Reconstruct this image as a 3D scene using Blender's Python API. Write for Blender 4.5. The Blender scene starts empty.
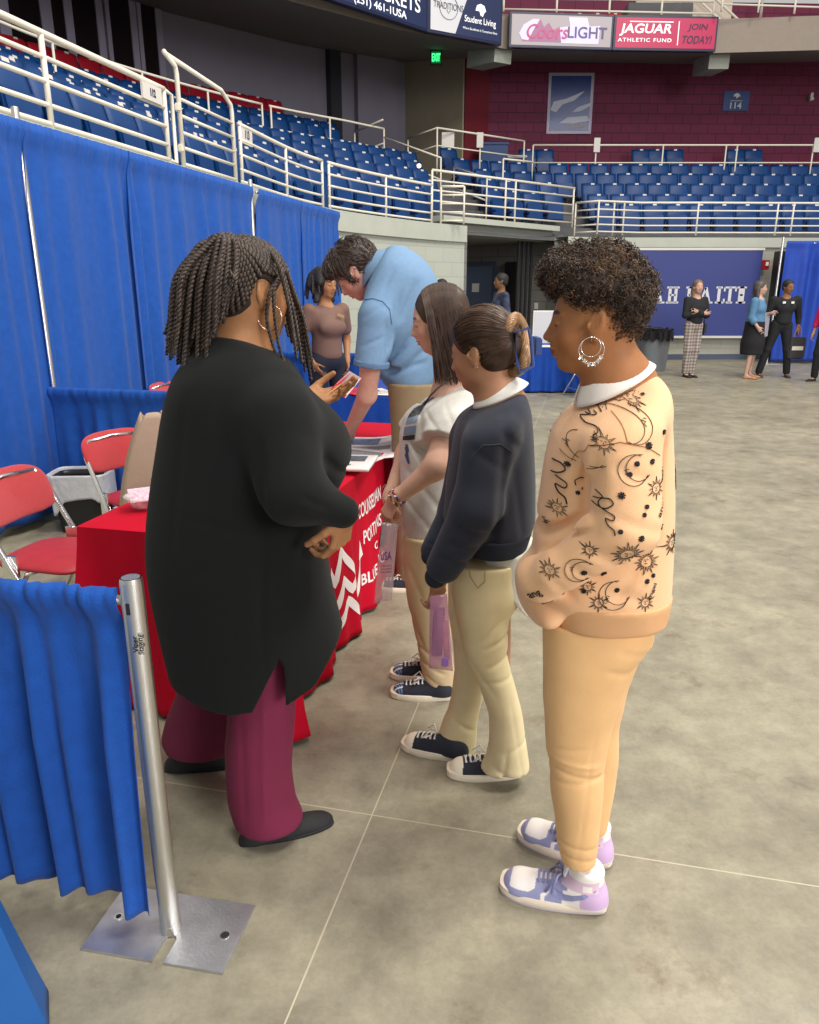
import bpy, bmesh, math, random
import numpy as np
from mathutils import Vector, Matrix
from mathutils.bvhtree import BVHTree
from math import sin, cos, pi, radians, sqrt, atan2

scn = bpy.context.scene
COL = scn.collection
# ------------------------------------------------------------------ camera
FPX, PITCH, EYE = 750.0, radians(16.8), 1.6
cd = bpy.data.cameras.new('camera'); cam = bpy.data.objects.new('camera', cd); COL.objects.link(cam)
cam.location = (0, 0, EYE); cam.rotation_euler = (pi/2 - PITCH, 0, 0)
cd.sensor_fit = 'HORIZONTAL'; cd.sensor_width = 36.0; cd.lens = 36.0*FPX/819.0
cd.clip_start = 0.05; cd.clip_end = 200
scn.camera = cam
# ------------------------------------------------------------------ world, lamps, added fill, exposure
w = bpy.data.worlds.new('arena_air'); scn.world = w; w.use_nodes = True
w.node_tree.nodes['Background'].inputs[0].default_value = (1.0, 0.97, 0.94, 1)
w.node_tree.nodes['Background'].inputs[1].default_value = 0.5
def area_lamp(loc, size, power, target, colour=(1, 0.95, 0.87)):
    l = bpy.data.lights.new('arena_lamp_or_fill', 'AREA'); l.shape = 'DISK'; l.size = size; l.energy = power; l.color = colour
    o = bpy.data.objects.new('arena_lamp_or_fill', l); COL.objects.link(o); o.location = loc
    o.rotation_euler = (Vector(target)-Vector(loc)).to_track_quat('-Z', 'Y').to_euler()
area_lamp((6.0, 1.0, 13), 3.0, 1150, (0.5, 3, 0))
area_lamp((1.0, -3.0, 13), 3.5, 560, (0, 3, 0.5))
area_lamp((9.0, 10.0, 13), 3.0, 800, (5, 13, 0))
area_lamp((3.0, 7.5, 13), 2.5, 450, (1, 8, 0))
area_lamp((13.0, -13.0, 7.5), 8.0, 2600, (-3, 14, 5), (0.97, 0.95, 1.0))  # added fill standing in for bounce off the opposite stands, lifts the soffit
scn.view_settings.view_transform = 'Standard'; scn.view_settings.look = 'None'
scn.view_settings.gamma = 1.0; scn.view_settings.use_curve_mapping = False
scn.view_settings.exposure = 0.08
# ------------------------------------------------------------------ helpers: points
def ray(u, v):
    a = (u-409.5)/FPX; b = (512-v)/FPX
    return Vector((a, cos(PITCH)+b*sin(PITCH), -sin(PITCH)+b*cos(PITCH)))
def at(u, v, D):
    r = ray(u, v); return Vector((0, 0, EYE)) + r*(D/r.y)
def gr(u, v, z=0.0):
    r = ray(u, v); return Vector((0, 0, EYE)) + r*((z-EYE)/r.z)
def proj(p):
    y = p[1]; z = p[2]-EYE
    f = y*cos(PITCH) - z*sin(PITCH)
    if f < 0.05: return None
    return (409.5 + FPX*p[0]/f, 512 - FPX*(y*sin(PITCH)+z*cos(PITCH))/f)
E2 = Vector((0.2284, 0.9736, 0)); N2 = Vector((0.9736, -0.2284, 0)); UP = Vector((0, 0, 1))
AYAW = -radians(13.2)
def ar(a, d, z=0.0):            # arena frame: along the booths, across them
    return E2*a + N2*d + UP*z
# ------------------------------------------------------------------ helpers: materials
def srgb(r, g, b):
    f = lambda c: (c/255/12.92) if c/255 <= 0.04045 else ((c/255+0.055)/1.055)**2.4
    return (f(r), f(g), f(b))
def mat(name, col, rough=0.6, metal=0.0, var=0.0, vscale=8.0, bump=0.0, bscale=60.0, emit=0.0, sheen=0.0, trans=0.0, alpha=1.0,
        weave=0.0, wscale=900.0, spec=0.5, attr=None, sss=0.0, wave=None):
    m = bpy.data.materials.new(name); m.use_nodes = True
    nt = m.node_tree; N = nt.nodes; L = nt.links; b = N['Principled BSDF']
    c4 = (col[0], col[1], col[2], 1)
    b.inputs['Base Color'].default_value = c4; b.inputs['Roughness'].default_value = rough; b.inputs['Metallic'].default_value = metal
    b.inputs['Specular IOR Level'].default_value = spec
    tc = N.new('ShaderNodeTexCoord')
    src = None
    if attr:
        a = N.new('ShaderNodeAttribute'); a.attribute_name = attr; src = a.outputs['Color']
    if var > 0:
        n = N.new('ShaderNodeTexNoise'); n.inputs['Scale'].default_value = vscale; n.inputs['Detail'].default_value = 6
        L.new(tc.outputs['Object'], n.inputs['Vector'])
        mr = N.new('ShaderNodeMapRange'); mr.inputs['From Min'].default_value = 0.3; mr.inputs['From Max'].default_value = 0.7
        mr.inputs['To Min'].default_value = 1-var; mr.inputs['To Max'].default_value = 1+var*0.6
        L.new(n.outputs['Fac'], mr.inputs['Value'])
        mx = N.new('ShaderNodeVectorMath'); mx.operation = 'SCALE'
        if src: L.new(src, mx.inputs[0])
        else: mx.inputs[0].default_value = col
        L.new(mr.outputs[0], mx.inputs['Scale']); src = mx.outputs[0]
    if src: L.new(src, b.inputs['Base Color'])
    hs = None
    if bump > 0:
        n2 = N.new('ShaderNodeTexNoise'); n2.inputs['Scale'].default_value = bscale; n2.inputs['Detail'].default_value = 4
        L.new(tc.outputs['Object'], n2.inputs['Vector'])
        bp = N.new('ShaderNodeBump'); bp.inputs['Strength'].default_value = bump; bp.inputs['Distance'].default_value = 0.01
        L.new(n2.outputs['Fac'], bp.inputs['Height']); hs = bp.outputs[0]
    if weave > 0:
        wv = N.new('ShaderNodeTexWave'); wv.inputs['Scale'].default_value = wscale/6; wv.bands_direction = 'Z'; wv.inputs['Distortion'].default_value = 1.5
        L.new(tc.outputs['Object'], wv.inputs['Vector'])
        b2 = N.new('ShaderNodeBump'); b2.inputs['Strength'].default_value = weave; b2.inputs['Distance'].default_value = 0.003
        L.new(wv.outputs['Fac'], b2.inputs['Height'])
        if hs: L.new(hs, b2.inputs['Normal'])
        hs = b2.outputs[0]
    if hs: L.new(hs, b.inputs['Normal'])
    if emit > 0:
        b.inputs['Emission Strength'].default_value = emit
        b.inputs['Emission Color'].default_value = c4
        if src: L.new(src, b.inputs['Emission Color'])
    if sheen > 0: b.inputs['Sheen Weight'].default_value = sheen; b.inputs['Sheen Roughness'].default_value = 0.5
    if trans > 0: b.inputs['Transmission Weight'].default_value = trans
    if alpha < 1: b.inputs['Alpha'].default_value = alpha
    if sss > 0:
        b.inputs['Subsurface Weight'].default_value = sss; b.inputs['Subsurface Radius'].default_value = (1, 0.35, 0.2); b.inputs['Subsurface Scale'].default_value = 0.008
    return m
# ------------------------------------------------------------------ helpers: meshes and things
class MB:
    def __init__(s): s.v = []; s.f = []; s.c = []
    def add(s, v, f):
        o = len(s.v); s.v += [tuple(p) for p in v]; s.f += [tuple(i+o for i in q) for q in f]; return s
    def box(s, c, size, R=None, bev=0.0):
        hx, hy, hz = size[0]/2, size[1]/2, size[2]/2; c = Vector(c)
        if bev <= 0:
            P = [Vector((x*hx, y*hy, z*hz)) for x in (-1, 1) for y in (-1, 1) for z in (-1, 1)]
            F = [(0, 1, 3, 2), (4, 6, 7, 5), (0, 4, 5, 1), (2, 3, 7, 6), (0, 2, 6, 4), (1, 5, 7, 3)]
        else:
            bm = bmesh.new(); bmesh.ops.create_cube(bm, size=1)
            for q in bm.verts: q.co = Vector((q.co.x*size[0], q.co.y*size[1], q.co.z*size[2]))
            bmesh.ops.bevel(bm, geom=bm.edges[:], offset=bev, segments=2, affect='EDGES')
            bm.verts.index_update(); P = [q.co.copy() for q in bm.verts]; F = [tuple(q.index for q in f.verts) for f in bm.faces]; bm.free()
        if R is not None: P = [R @ p for p in P]
        return s.add([c+p for p in P], F)
    def tube(s, path, r, n=8, cap=True, closed=False):
        path = [Vector(p) for p in path]; m = len(path)
        rr = r if hasattr(r, '__len__') else [r]*m
        T = []
        for i in range(m):
            a = path[(i-1) % m] if (closed or i > 0) else path[0]; b = path[(i+1) % m] if (closed or i < m-1) else path[-1]
            t = (b-a); T.append(t.normalized() if t.length > 1e-9 else Vector((0, 0, 1)))
        up = Vector((0, 0, 1)) if abs(T[0].z) < 0.9 else Vector((1, 0, 0))
        nrm = (up - T[0]*up.dot(T[0])).normalized(); V = []
        for i in range(m):
            nrm = (nrm - T[i]*nrm.dot(T[i]))
            nrm = nrm.normalized() if nrm.length > 1e-6 else Vector((1, 0, 0))
            bi = T[i].cross(nrm)
            for j in range(n):
                a = 2*pi*j/n; V.append(path[i] + (nrm*cos(a)+bi*sin(a))*rr[i])
        F = []
        for i in range(m if closed else m-1):
            i2 = (i+1) % m
            for j in range(n): F.append((i*n+j, i*n+(j+1) % n, i2*n+(j+1) % n, i2*n+j))
        if cap and not closed: F += [tuple(range(n))[::-1], tuple((m-1)*n+j for j in range(n))]
        return s.add(V, F)
    def lathe(s, prof, c=(0, 0, 0), n=20, R=None, sy=1.0):
        V = []; F = []; c = Vector(c)
        for (r, z) in prof:
            for j in range(n):
                a = 2*pi*j/n; p = Vector((r*cos(a), r*sin(a)*sy, z)); V.append(c + (R @ p if R is not None else p))
        for i in range(len(prof)-1):
            for j in range(n): F.append((i*n+j, i*n+(j+1) % n, (i+1)*n+(j+1) % n, (i+1)*n+j))
        if prof[0][0] > 1e-4: F.append(tuple(range(n))[::-1])
        if prof[-1][0] > 1e-4: F.append(tuple((len(prof)-1)*n+j for j in range(n)))
        return s.add(V, F)
    def grid(s, fn, nu, nv, closed_u=False):
        V = [fn(i/(nu if closed_u else nu-1), j/(nv-1)) for i in range(nu) for j in range(nv)]
        F = []
        for i in range(nu if closed_u else nu-1):
            i2 = (i+1) % nu
            for j in range(nv-1): F.append((i*nv+j, i2*nv+j, i2*nv+j+1, i*nv+j+1))
        return s.add(V, F)
    def quad(s, a, b, c, d): return s.add([a, b, c, d], [(0, 1, 2, 3)])
    def prism(s, poly, z0, z1):     # poly of (x, y)
        n = len(poly); V = [(p[0], p[1], z0) for p in poly] + [(p[0], p[1], z1) for p in poly]
        F = [tuple(range(n))[::-1], tuple(range(n, 2*n))] + [(i, (i+1) % n, n+(i+1) % n, n+i) for i in range(n)]
        return s.add(V, F)
    def build(s, name, m, parent=None, smooth=False, label=None, loc=None, solid=0.0, kind=None):
        me = bpy.data.meshes.new(name)
        off = Vector(parent['_o']) if (parent is not None and '_o' in parent) else Vector((0, 0, 0))
        if parent is None and loc is not None: off = Vector(loc)
        V = [(p[0]-off.x, p[1]-off.y, p[2]-off.z) for p in s.v]
        me.from_pydata(V, [], s.f); me.update()
        if smooth:
            me.polygons.foreach_set('use_smooth', [True]*len(me.polygons))
        if smooth == 'auto':
            me.set_sharp_from_angle(angle=radians(40))
        me.materials.append(m)
        o = bpy.data.objects.new(name, me); COL.objects.link(o)
        if parent is not None:
            o.parent = parent
            o['_o'] = tuple(off)
        elif loc is not None: o.location = loc; o['_o'] = tuple(off)
        if label: o['label'] = label
        if kind: o['kind'] = kind
        if solid > 0:
            md = o.modifiers.new('thickness', 'SOLIDIFY'); md.thickness = solid; md.offset = 0
        return o
def tag(o, label, cat, group=None):
    o['label'] = label; o['category'] = cat
    if group: o['group'] = group
    return o
def thing(name, label, cat, loc=(0, 0, 0), group=None):
    o = bpy.data.objects.new(name, None); COL.objects.link(o); o.location = loc; o['_o'] = tuple(loc)
    o.empty_display_size = 0.1
    return tag(o, label, cat, group)
def copy_tree(o, parent=None):
    c = o.copy(); COL.objects.link(c)
    if parent is not None: c.parent = parent
    for ch in [x for x in o.children]: copy_tree(ch, c)
    return c
def text_geo(body, size, bold=0.0, spacing=1.0, extrude=0.0):
    cu = bpy.data.curves.new('t', 'FONT'); cu.body = body; cu.size = size; cu.offset = bold; cu.space_character = spacing; cu.extrude = extrude
    cu.align_x = 'CENTER'; cu.align_y = 'CENTER'; cu.resolution_u = 4
    o = bpy.data.objects.new('t', cu); COL.objects.link(o)
    bpy.context.view_layer.update()
    dg = bpy.context.evaluated_depsgraph_get(); me = bpy.data.meshes.new_from_object(o.evaluated_get(dg))
    V = [v.co.copy() for v in me.vertices]; F = [tuple(p.vertices) for p in me.polygons]
    bpy.data.objects.remove(o); bpy.data.curves.remove(cu); bpy.data.meshes.remove(me)
    return V, F
def text_on(mb, body, size, c, xd, yd, bold=0.0, spacing=1.0, shear=0.0, sx=1.0, extrude=0.0):
    V, F = text_geo(body, size, bold, spacing, extrude); xd = Vector(xd).normalized(); yd = Vector(yd).normalized(); nd = xd.cross(yd); c = Vector(c)
    return mb.add([c + xd*((p.x*sx)+shear*p.y) + yd*p.y + nd*p.z for p in V], F)
def fit_text(mb, body, width, height, c, xd, yd, bold=0.0, spacing=1.0, shear=0.0, fn=None):
    V, F = text_geo(body, 1.0, bold, spacing)
    x0 = min(p.x for p in V); x1 = max(p.x for p in V); y0 = min(p.y for p in V); y1 = max(p.y for p in V)
    out = []
    for p in V:
        a = ((p.x-x0)/(x1-x0)-0.5)*width; b = ((p.y-y0)/(y1-y0)-0.5)*height
        q = Vector(c)+Vector(xd)*(a+shear*b)+Vector(yd)*b
        out.append(fn(q) if fn else q)
    return mb.add(out, F)
# ------------------------------------------------------------------ helpers: implicit surfaces (for bodies, cloth, shoes)
def ell(c, r, R=None, k=0.02, op='u'): return ['ell', Vector(c), r, R, k, op]
def cap(a, b, ra, rb=None, k=0.02, op='u', fl=1.0): return ['cap', Vector(a), Vector(b), ra, ra if rb is None else rb, k, op]
def loft(rows, k=0.03, op='u', n=2.0, rnd=0.015): return ['loft', sorted(rows), None, n, rnd, k, op]   # rows (z, cx, cy, rx, ry)
def half(p, nrm, k=0.004, op='i'): return ['half', Vector(p), Vector(nrm).normalized(), None, None, k, op]  # keep side opposite nrm
def fnp(f, k=0.004, op='i'): return ['fn', f, None, None, None, k, op]
def cutend(p, d, r, k=0.003):          # squares off a sleeve: removes what lies beyond p along d, near p
    p = Vector(p); d = Vector(d).normalized()
    def f(X, Y, Z): return np.maximum(-((X-p.x)*d.x+(Y-p.y)*d.y+(Z-p.z)*d.z), np.sqrt((X-p.x)**2+(Y-p.y)**2+(Z-p.z)**2)-r)
    return fnp(f, k, 's')
def chain(pts, rs, k=0.02): return [cap(pts[i], pts[i+1], rs[i], rs[i+1], k) for i in range(len(pts)-1)]
def pbox(pr):
    t = pr[0]
    if t == 'ell': m = max(pr[2]); return pr[1]-Vector((m, m, m)), pr[1]+Vector((m, m, m))
    if t == 'cap':
        m = max(pr[3], pr[4]); a, b = pr[1], pr[2]
        return Vector([min(a[i], b[i])-m for i in range(3)]), Vector([max(a[i], b[i])+m for i in range(3)])
    if t == 'loft':
        R = pr[1]; return Vector((min(q[1]-q[3] for q in R), min(q[2]-q[4] for q in R), R[0][0])), Vector((max(q[1]+q[3] for q in R), max(q[2]+q[4] for q in R), R[-1][0]))
def evalp(pr, X, Y, Z):
    t = pr[0]
    if t == 'ell':
        c, r, R = pr[1], pr[2], pr[3]; x = X-c.x; y = Y-c.y; z = Z-c.z
        if R is not None:
            a = x*R[0][0]+y*R[1][0]+z*R[2][0]; b = x*R[0][1]+y*R[1][1]+z*R[2][1]; d = x*R[0][2]+y*R[1][2]+z*R[2][2]; x, y, z = a, b, d
        k0 = np.sqrt((x/r[0])**2+(y/r[1])**2+(z/r[2])**2); k1 = np.sqrt((x/r[0]**2)**2+(y/r[1]**2)**2+(z/r[2]**2)**2)
        return k0*(k0-1)/np.maximum(k1, 1e-6)
    if t == 'cap':
        a, b, ra, rb = pr[1:5]; d = b-a; L = max(d.length_squared, 1e-12)
        h = np.clip(((X-a.x)*d.x+(Y-a.y)*d.y+(Z-a.z)*d.z)/L, 0, 1)
        return np.sqrt((X-a.x-h*d.x)**2+(Y-a.y-h*d.y)**2+(Z-a.z-h*d.z)**2) - (ra+(rb-ra)*h)
    if t == 'loft':
        R = pr[1]; n = pr[3]; rnd = pr[4]; zs = np.array([q[0] for q in R]); z = Z.ravel()
        def it(i):
            vals = np.array([q[i] for q in R])
            zz = np.linspace(zs[0], zs[-1], 160); vv = np.interp(zz, zs, vals); ker = np.ones(11)/11
            vp = np.concatenate([np.full(5, vv[0]), vv, np.full(5, vv[-1])]); vv = np.convolve(vp, ker, 'valid')
            return np.interp(z, zz, vv).astype(np.float32).reshape(Z.shape)
        cx, cy, rx, ry = it(1), it(2), it(3), it(4)
        a = np.abs(X-cx)/rx; b = np.abs(Y-cy)/ry
        if n == 2.0:
            k0 = np.sqrt(a*a+b*b); k1 = np.sqrt((a/rx)**2+(b/ry)**2); d = k0*(k0-1)/np.maximum(k1, 1e-5)
        else:
            k0 = (a**n+b**n)**(1/n); d = (k0-1)*np.minimum(rx, ry)
        e = np.maximum(zs[0]-Z, Z-zs[-1])
        return smax(d, e+0*d, rnd)
    if t == 'fn': return pr[1](X, Y, Z)
    if t == 'half':
        p, q = pr[1], pr[2]; return (X-p.x)*q.x+(Y-p.y)*q.y+(Z-p.z)*q.z
def smin(a, b, k):
    h = np.maximum(k-np.abs(a-b), 0)/k; return np.minimum(a, b)-h*h*k*0.25
def smax(a, b, k): return -smin(-a, -b, k)
def surface_nets(D, o, h):
    S = D < 0; nx, ny, nz = D.shape
    cs = [(i, j, k) for i in (0, 1) for j in (0, 1) for k in (0, 1)]
    cnt = np.zeros((nx-1, ny-1, nz-1), np.int8)
    for (i, j, k) in cs: cnt += S[i:nx-1+i, j:ny-1+j, k:nz-1+k]
    act = (cnt > 0) & (cnt < 8); I = np.argwhere(act); M = len(I)
    if M == 0: return np.zeros((0, 3)), []
    idx = -np.ones(act.shape, np.int64); idx[act] = np.arange(M)
    vals = np.stack([D[I[:, 0]+i, I[:, 1]+j, I[:, 2]+k] for (i, j, k) in cs], 1)
    acc = np.zeros((M, 3)); n = np.zeros(M)
    for a in range(8):
        for b in range(a+1, 8):
            ca, cb = np.array(cs[a]), np.array(cs[b])
            if np.abs(ca-cb).sum() != 1: continue
            va, vb = vals[:, a], vals[:, b]; m = (va < 0) != (vb < 0)
            t = np.where(m, va/np.where(np.abs(va-vb) < 1e-12, 1e-12, va-vb), 0)
            p = ca[None, :]+t[:, None]*(cb-ca)[None, :]; acc[m] += p[m]; n[m] += 1
    P = (I+acc/n[:, None])*h+np.array(o)[None, :]
    Fs = []
    for ax in range(3):
        sl0 = [slice(0, None)]*3; sl1 = [slice(0, None)]*3; sl0[ax] = slice(0, -1); sl1[ax] = slice(1, None)
        A = S[tuple(sl0)]; B = S[tuple(sl1)]; ch = A != B
        E = np.argwhere(ch); b1, b2 = [(1, 2), (2, 0), (0, 1)][ax]
        ok = (E[:, b1] >= 1) & (E[:, b2] >= 1) & (E[:, b1] < D.shape[b1]-1) & (E[:, b2] < D.shape[b2]-1); E = E[ok]
        def g(d1, d2):
            q = E.copy(); q[:, b1] -= d1; q[:, b2] -= d2; return idx[q[:, 0], q[:, 1], q[:, 2]]
        Q = np.stack([g(1, 1), g(0, 1), g(0, 0), g(1, 0)], 1)
        fl = ~A[E[:, 0], E[:, 1], E[:, 2]]
        Q[fl] = Q[fl][:, ::-1]; Fs.append(Q)
    return P, np.concatenate(Fs)
def sdf_eval(prims, X, Y, Z, disp=None):
    D = None
    for pr in prims:
        d = evalp(pr, X, Y, Z); k, op = pr[-2], pr[-1]
        if D is None: D = d+0*(X+Y+Z)
        elif op == 'u': D = smin(D, d, k)
        elif op == 's': D = smax(D, -d, k)
        elif op == 'i': D = smax(D, d, k)
    if disp is not None: D = D + disp(X, Y, Z)
    return D
def sdf_geo(prims, h=0.008, boxes=None, disp=None, pad=0.02):
    if boxes is None: boxes = [(None, h)]
    V = []; F = []; o = 0
    for bx, hh in boxes:
        if bx is None:
            lo = Vector((1e9,)*3); hi = Vector((-1e9,)*3)
            for pr in prims:
                if pr[-1] == 'u':
                    a, b = pbox(pr)
                    for i in range(3): lo[i] = min(lo[i], a[i]); hi[i] = max(hi[i], b[i])
            lo -= Vector((pad,)*3); hi += Vector((pad,)*3)
        else: lo, hi = Vector(bx[0]), Vector(bx[1])
        n = [max(3, int((hi[i]-lo[i])/hh)+2) for i in range(3)]
        X = (lo.x+hh*np.arange(n[0], dtype=np.float32)).reshape(-1, 1, 1)
        Y = (lo.y+hh*np.arange(n[1], dtype=np.float32)).reshape(1, -1, 1)
        Z = (lo.z+hh*np.arange(n[2], dtype=np.float32)).reshape(1, 1, -1)
        D = sdf_eval(prims, X, Y, Z, disp)
        P, Q = surface_nets(D, lo, hh)
        if len(P): V.append(P); F.append(np.array(Q)+o); o += len(P)
    if not V: raise RuntimeError('empty implicit surface')
    return np.concatenate(V), np.concatenate(F)
def sdf_obj(name, prims, m, parent, h=0.008, boxes=None, disp=None, label=None, paint=None, pad=0.02, smooth_n=0):
    V, F = sdf_geo(prims, h, boxes, disp, pad)
    off = np.array(parent['_o']) if parent is not None else np.zeros(3)
    me = bpy.data.meshes.new(name)
    me.vertices.add(len(V)); me.vertices.foreach_set('co', (V-off).astype(np.float32).ravel())
    me.loops.add(len(F)*4); me.loops.foreach_set('vertex_index', F.astype(np.int32).ravel())
    me.polygons.add(len(F)); me.polygons.foreach_set('loop_start', np.arange(0, len(F)*4, 4, dtype=np.int32))
    me.polygons.foreach_set('loop_total', np.full(len(F), 4, np.int32))
    me.update(calc_edges=True); me.validate()
    me.polygons.foreach_set('use_smooth', [True]*len(me.polygons))
    if paint is not None:
        C = paint(V); ca = me.color_attributes.new('Col', 'FLOAT_COLOR', 'POINT')
        C4 = np.ones((len(V), 4), np.float32); C4[:, :3] = C; ca.data.foreach_set('color', C4.ravel())
    me.materials.append(m)
    o = bpy.data.objects.new(name, me); COL.objects.link(o)
    if parent is not None: o.parent = parent; o['_o'] = tuple(off)
    if label: o['label'] = label
    o['_n'] = 1
    return o
def bvh_of(o, off=None):
    me = o.data; off = Vector(o['_o']) if '_o' in o else Vector()
    return BVHTree.FromPolygons([v.co+off for v in me.vertices], [tuple(p.vertices) for p in me.polygons])
def wr(seed, amp, sc=(14, 14, 9)):                       # soft cloth undulation
    rnd = random.Random(seed); W = [(rnd.uniform(-1, 1)*sc[0], rnd.uniform(-1, 1)*sc[1], rnd.uniform(-1, 1)*sc[2], rnd.uniform(0, 6.3)) for _ in range(7)]
    def f(X, Y, Z):
        s = 0
        for a, b, c, p in W: s = s+np.sin(a*X+b*Y+c*Z+p)
        return (amp*s/3).astype(np.float32)
    return f
def folds(L, base=None):                                  # creases: (x0,z0,x1,z1,amp,width), amp > 0 digs in
    def f(X, Y, Z):
        s = base(X, Y, Z) if base else 0
        for x0, z0, x1, z1, a, wd in L:
            dx, dz = x1-x0, z1-z0; l2 = dx*dx+dz*dz
            t = np.clip(((X-x0)*dx+(Z-z0)*dz)/l2, 0, 1); d2 = (X-x0-t*dx)**2+(Z-z0-t*dz)**2
            s = s+a*np.exp(-d2/(wd*wd))*(1-(2*t-1)**4*0.7)
        return s
    return f
# ------------------------------------------------------------------ materials
M = {}
M['blue'] = mat('blue_drape', srgb(24, 80, 164), 0.8, var=0.12, vscale=20, bump=0.25, bscale=140, sheen=0.08, weave=0.25, wscale=700, spec=0.25)
M['bluet'] = mat('blue_table_cloth', srgb(14, 62, 148), 0.8, var=0.1, bump=0.2, bscale=30, sheen=0.05, spec=0.25)
M['red'] = mat('red_cloth', srgb(186, 0, 36), 0.85, var=0.06, bump=0.1, bscale=60, spec=0.2)
M['cream'] = mat('cream_pipe_paint', srgb(222, 216, 200), 0.45)
M['conc'] = mat('painted_block', srgb(176, 180, 168), 0.75, var=0.06, vscale=3, bump=0.1)
M['concd'] = mat('grey_paint_dark', srgb(110, 112, 108), 0.8, var=0.06, vscale=3)
M['tread'] = mat('tread_concrete', srgb(92, 92, 94), 0.85, var=0.12, vscale=4)
M['suite'] = mat('purple_grey_wall', srgb(142, 137, 150), 0.85, var=0.05, vscale=2)
M['tan'] = mat('olive_tan_wall', srgb(172, 162, 136), 0.85, var=0.05, vscale=2)
M['seat'] = mat('blue_seat_plastic', srgb(4, 56, 112), 0.45, spec=0.35, var=0.1, vscale=5)
M['rseat'] = mat('red_seat_plastic', srgb(176, 26, 44), 0.4, var=0.1, vscale=5)
M['plate'] = mat('seat_number_plate', srgb(205, 202, 195), 0.5)
def wall_y(x): return g2.y+(g3.y-g2.y)*(x-g2.x)/(g3.x-g2.x)-0.05
M['black'] = mat('black_plastic', (0.012, 0.012, 0.013), 0.4)
M['chrome'] = mat('polished_steel', (0.78, 0.77, 0.75), 0.22, 1.0)
M['alu'] = mat('brushed_aluminium', (0.66, 0.65, 0.62), 0.36, 1.0, bump=0.05, bscale=200)
M['platem'] = mat('galvanised_plate', (0.62, 0.63, 0.66), 0.42, 0.9, var=0.18, vscale=14, bump=0.1, bscale=120)
M['rchair'] = mat('red_chair_fabric', srgb(190, 50, 56), 0.9, var=0.25, vscale=220, bump=0.5, bscale=500, sheen=0.25)
M['rchair2'] = mat('red_chair_vinyl', srgb(165, 34, 48), 0.6, var=0.08, vscale=20)
M['white'] = mat('white_plain', srgb(232, 230, 224), 0.5)
M['ink'] = mat('black_ink', (0.01, 0.01, 0.012), 0.7)
M['paper'] = mat('printed_paper', srgb(225, 215, 212), 0.5)
M['gold'] = mat('gold_metal', (0.9, 0.62, 0.3), 0.25, 1.0)
M['silver'] = mat('silver_metal', (0.85, 0.84, 0.82), 0.2, 1.0)
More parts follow.
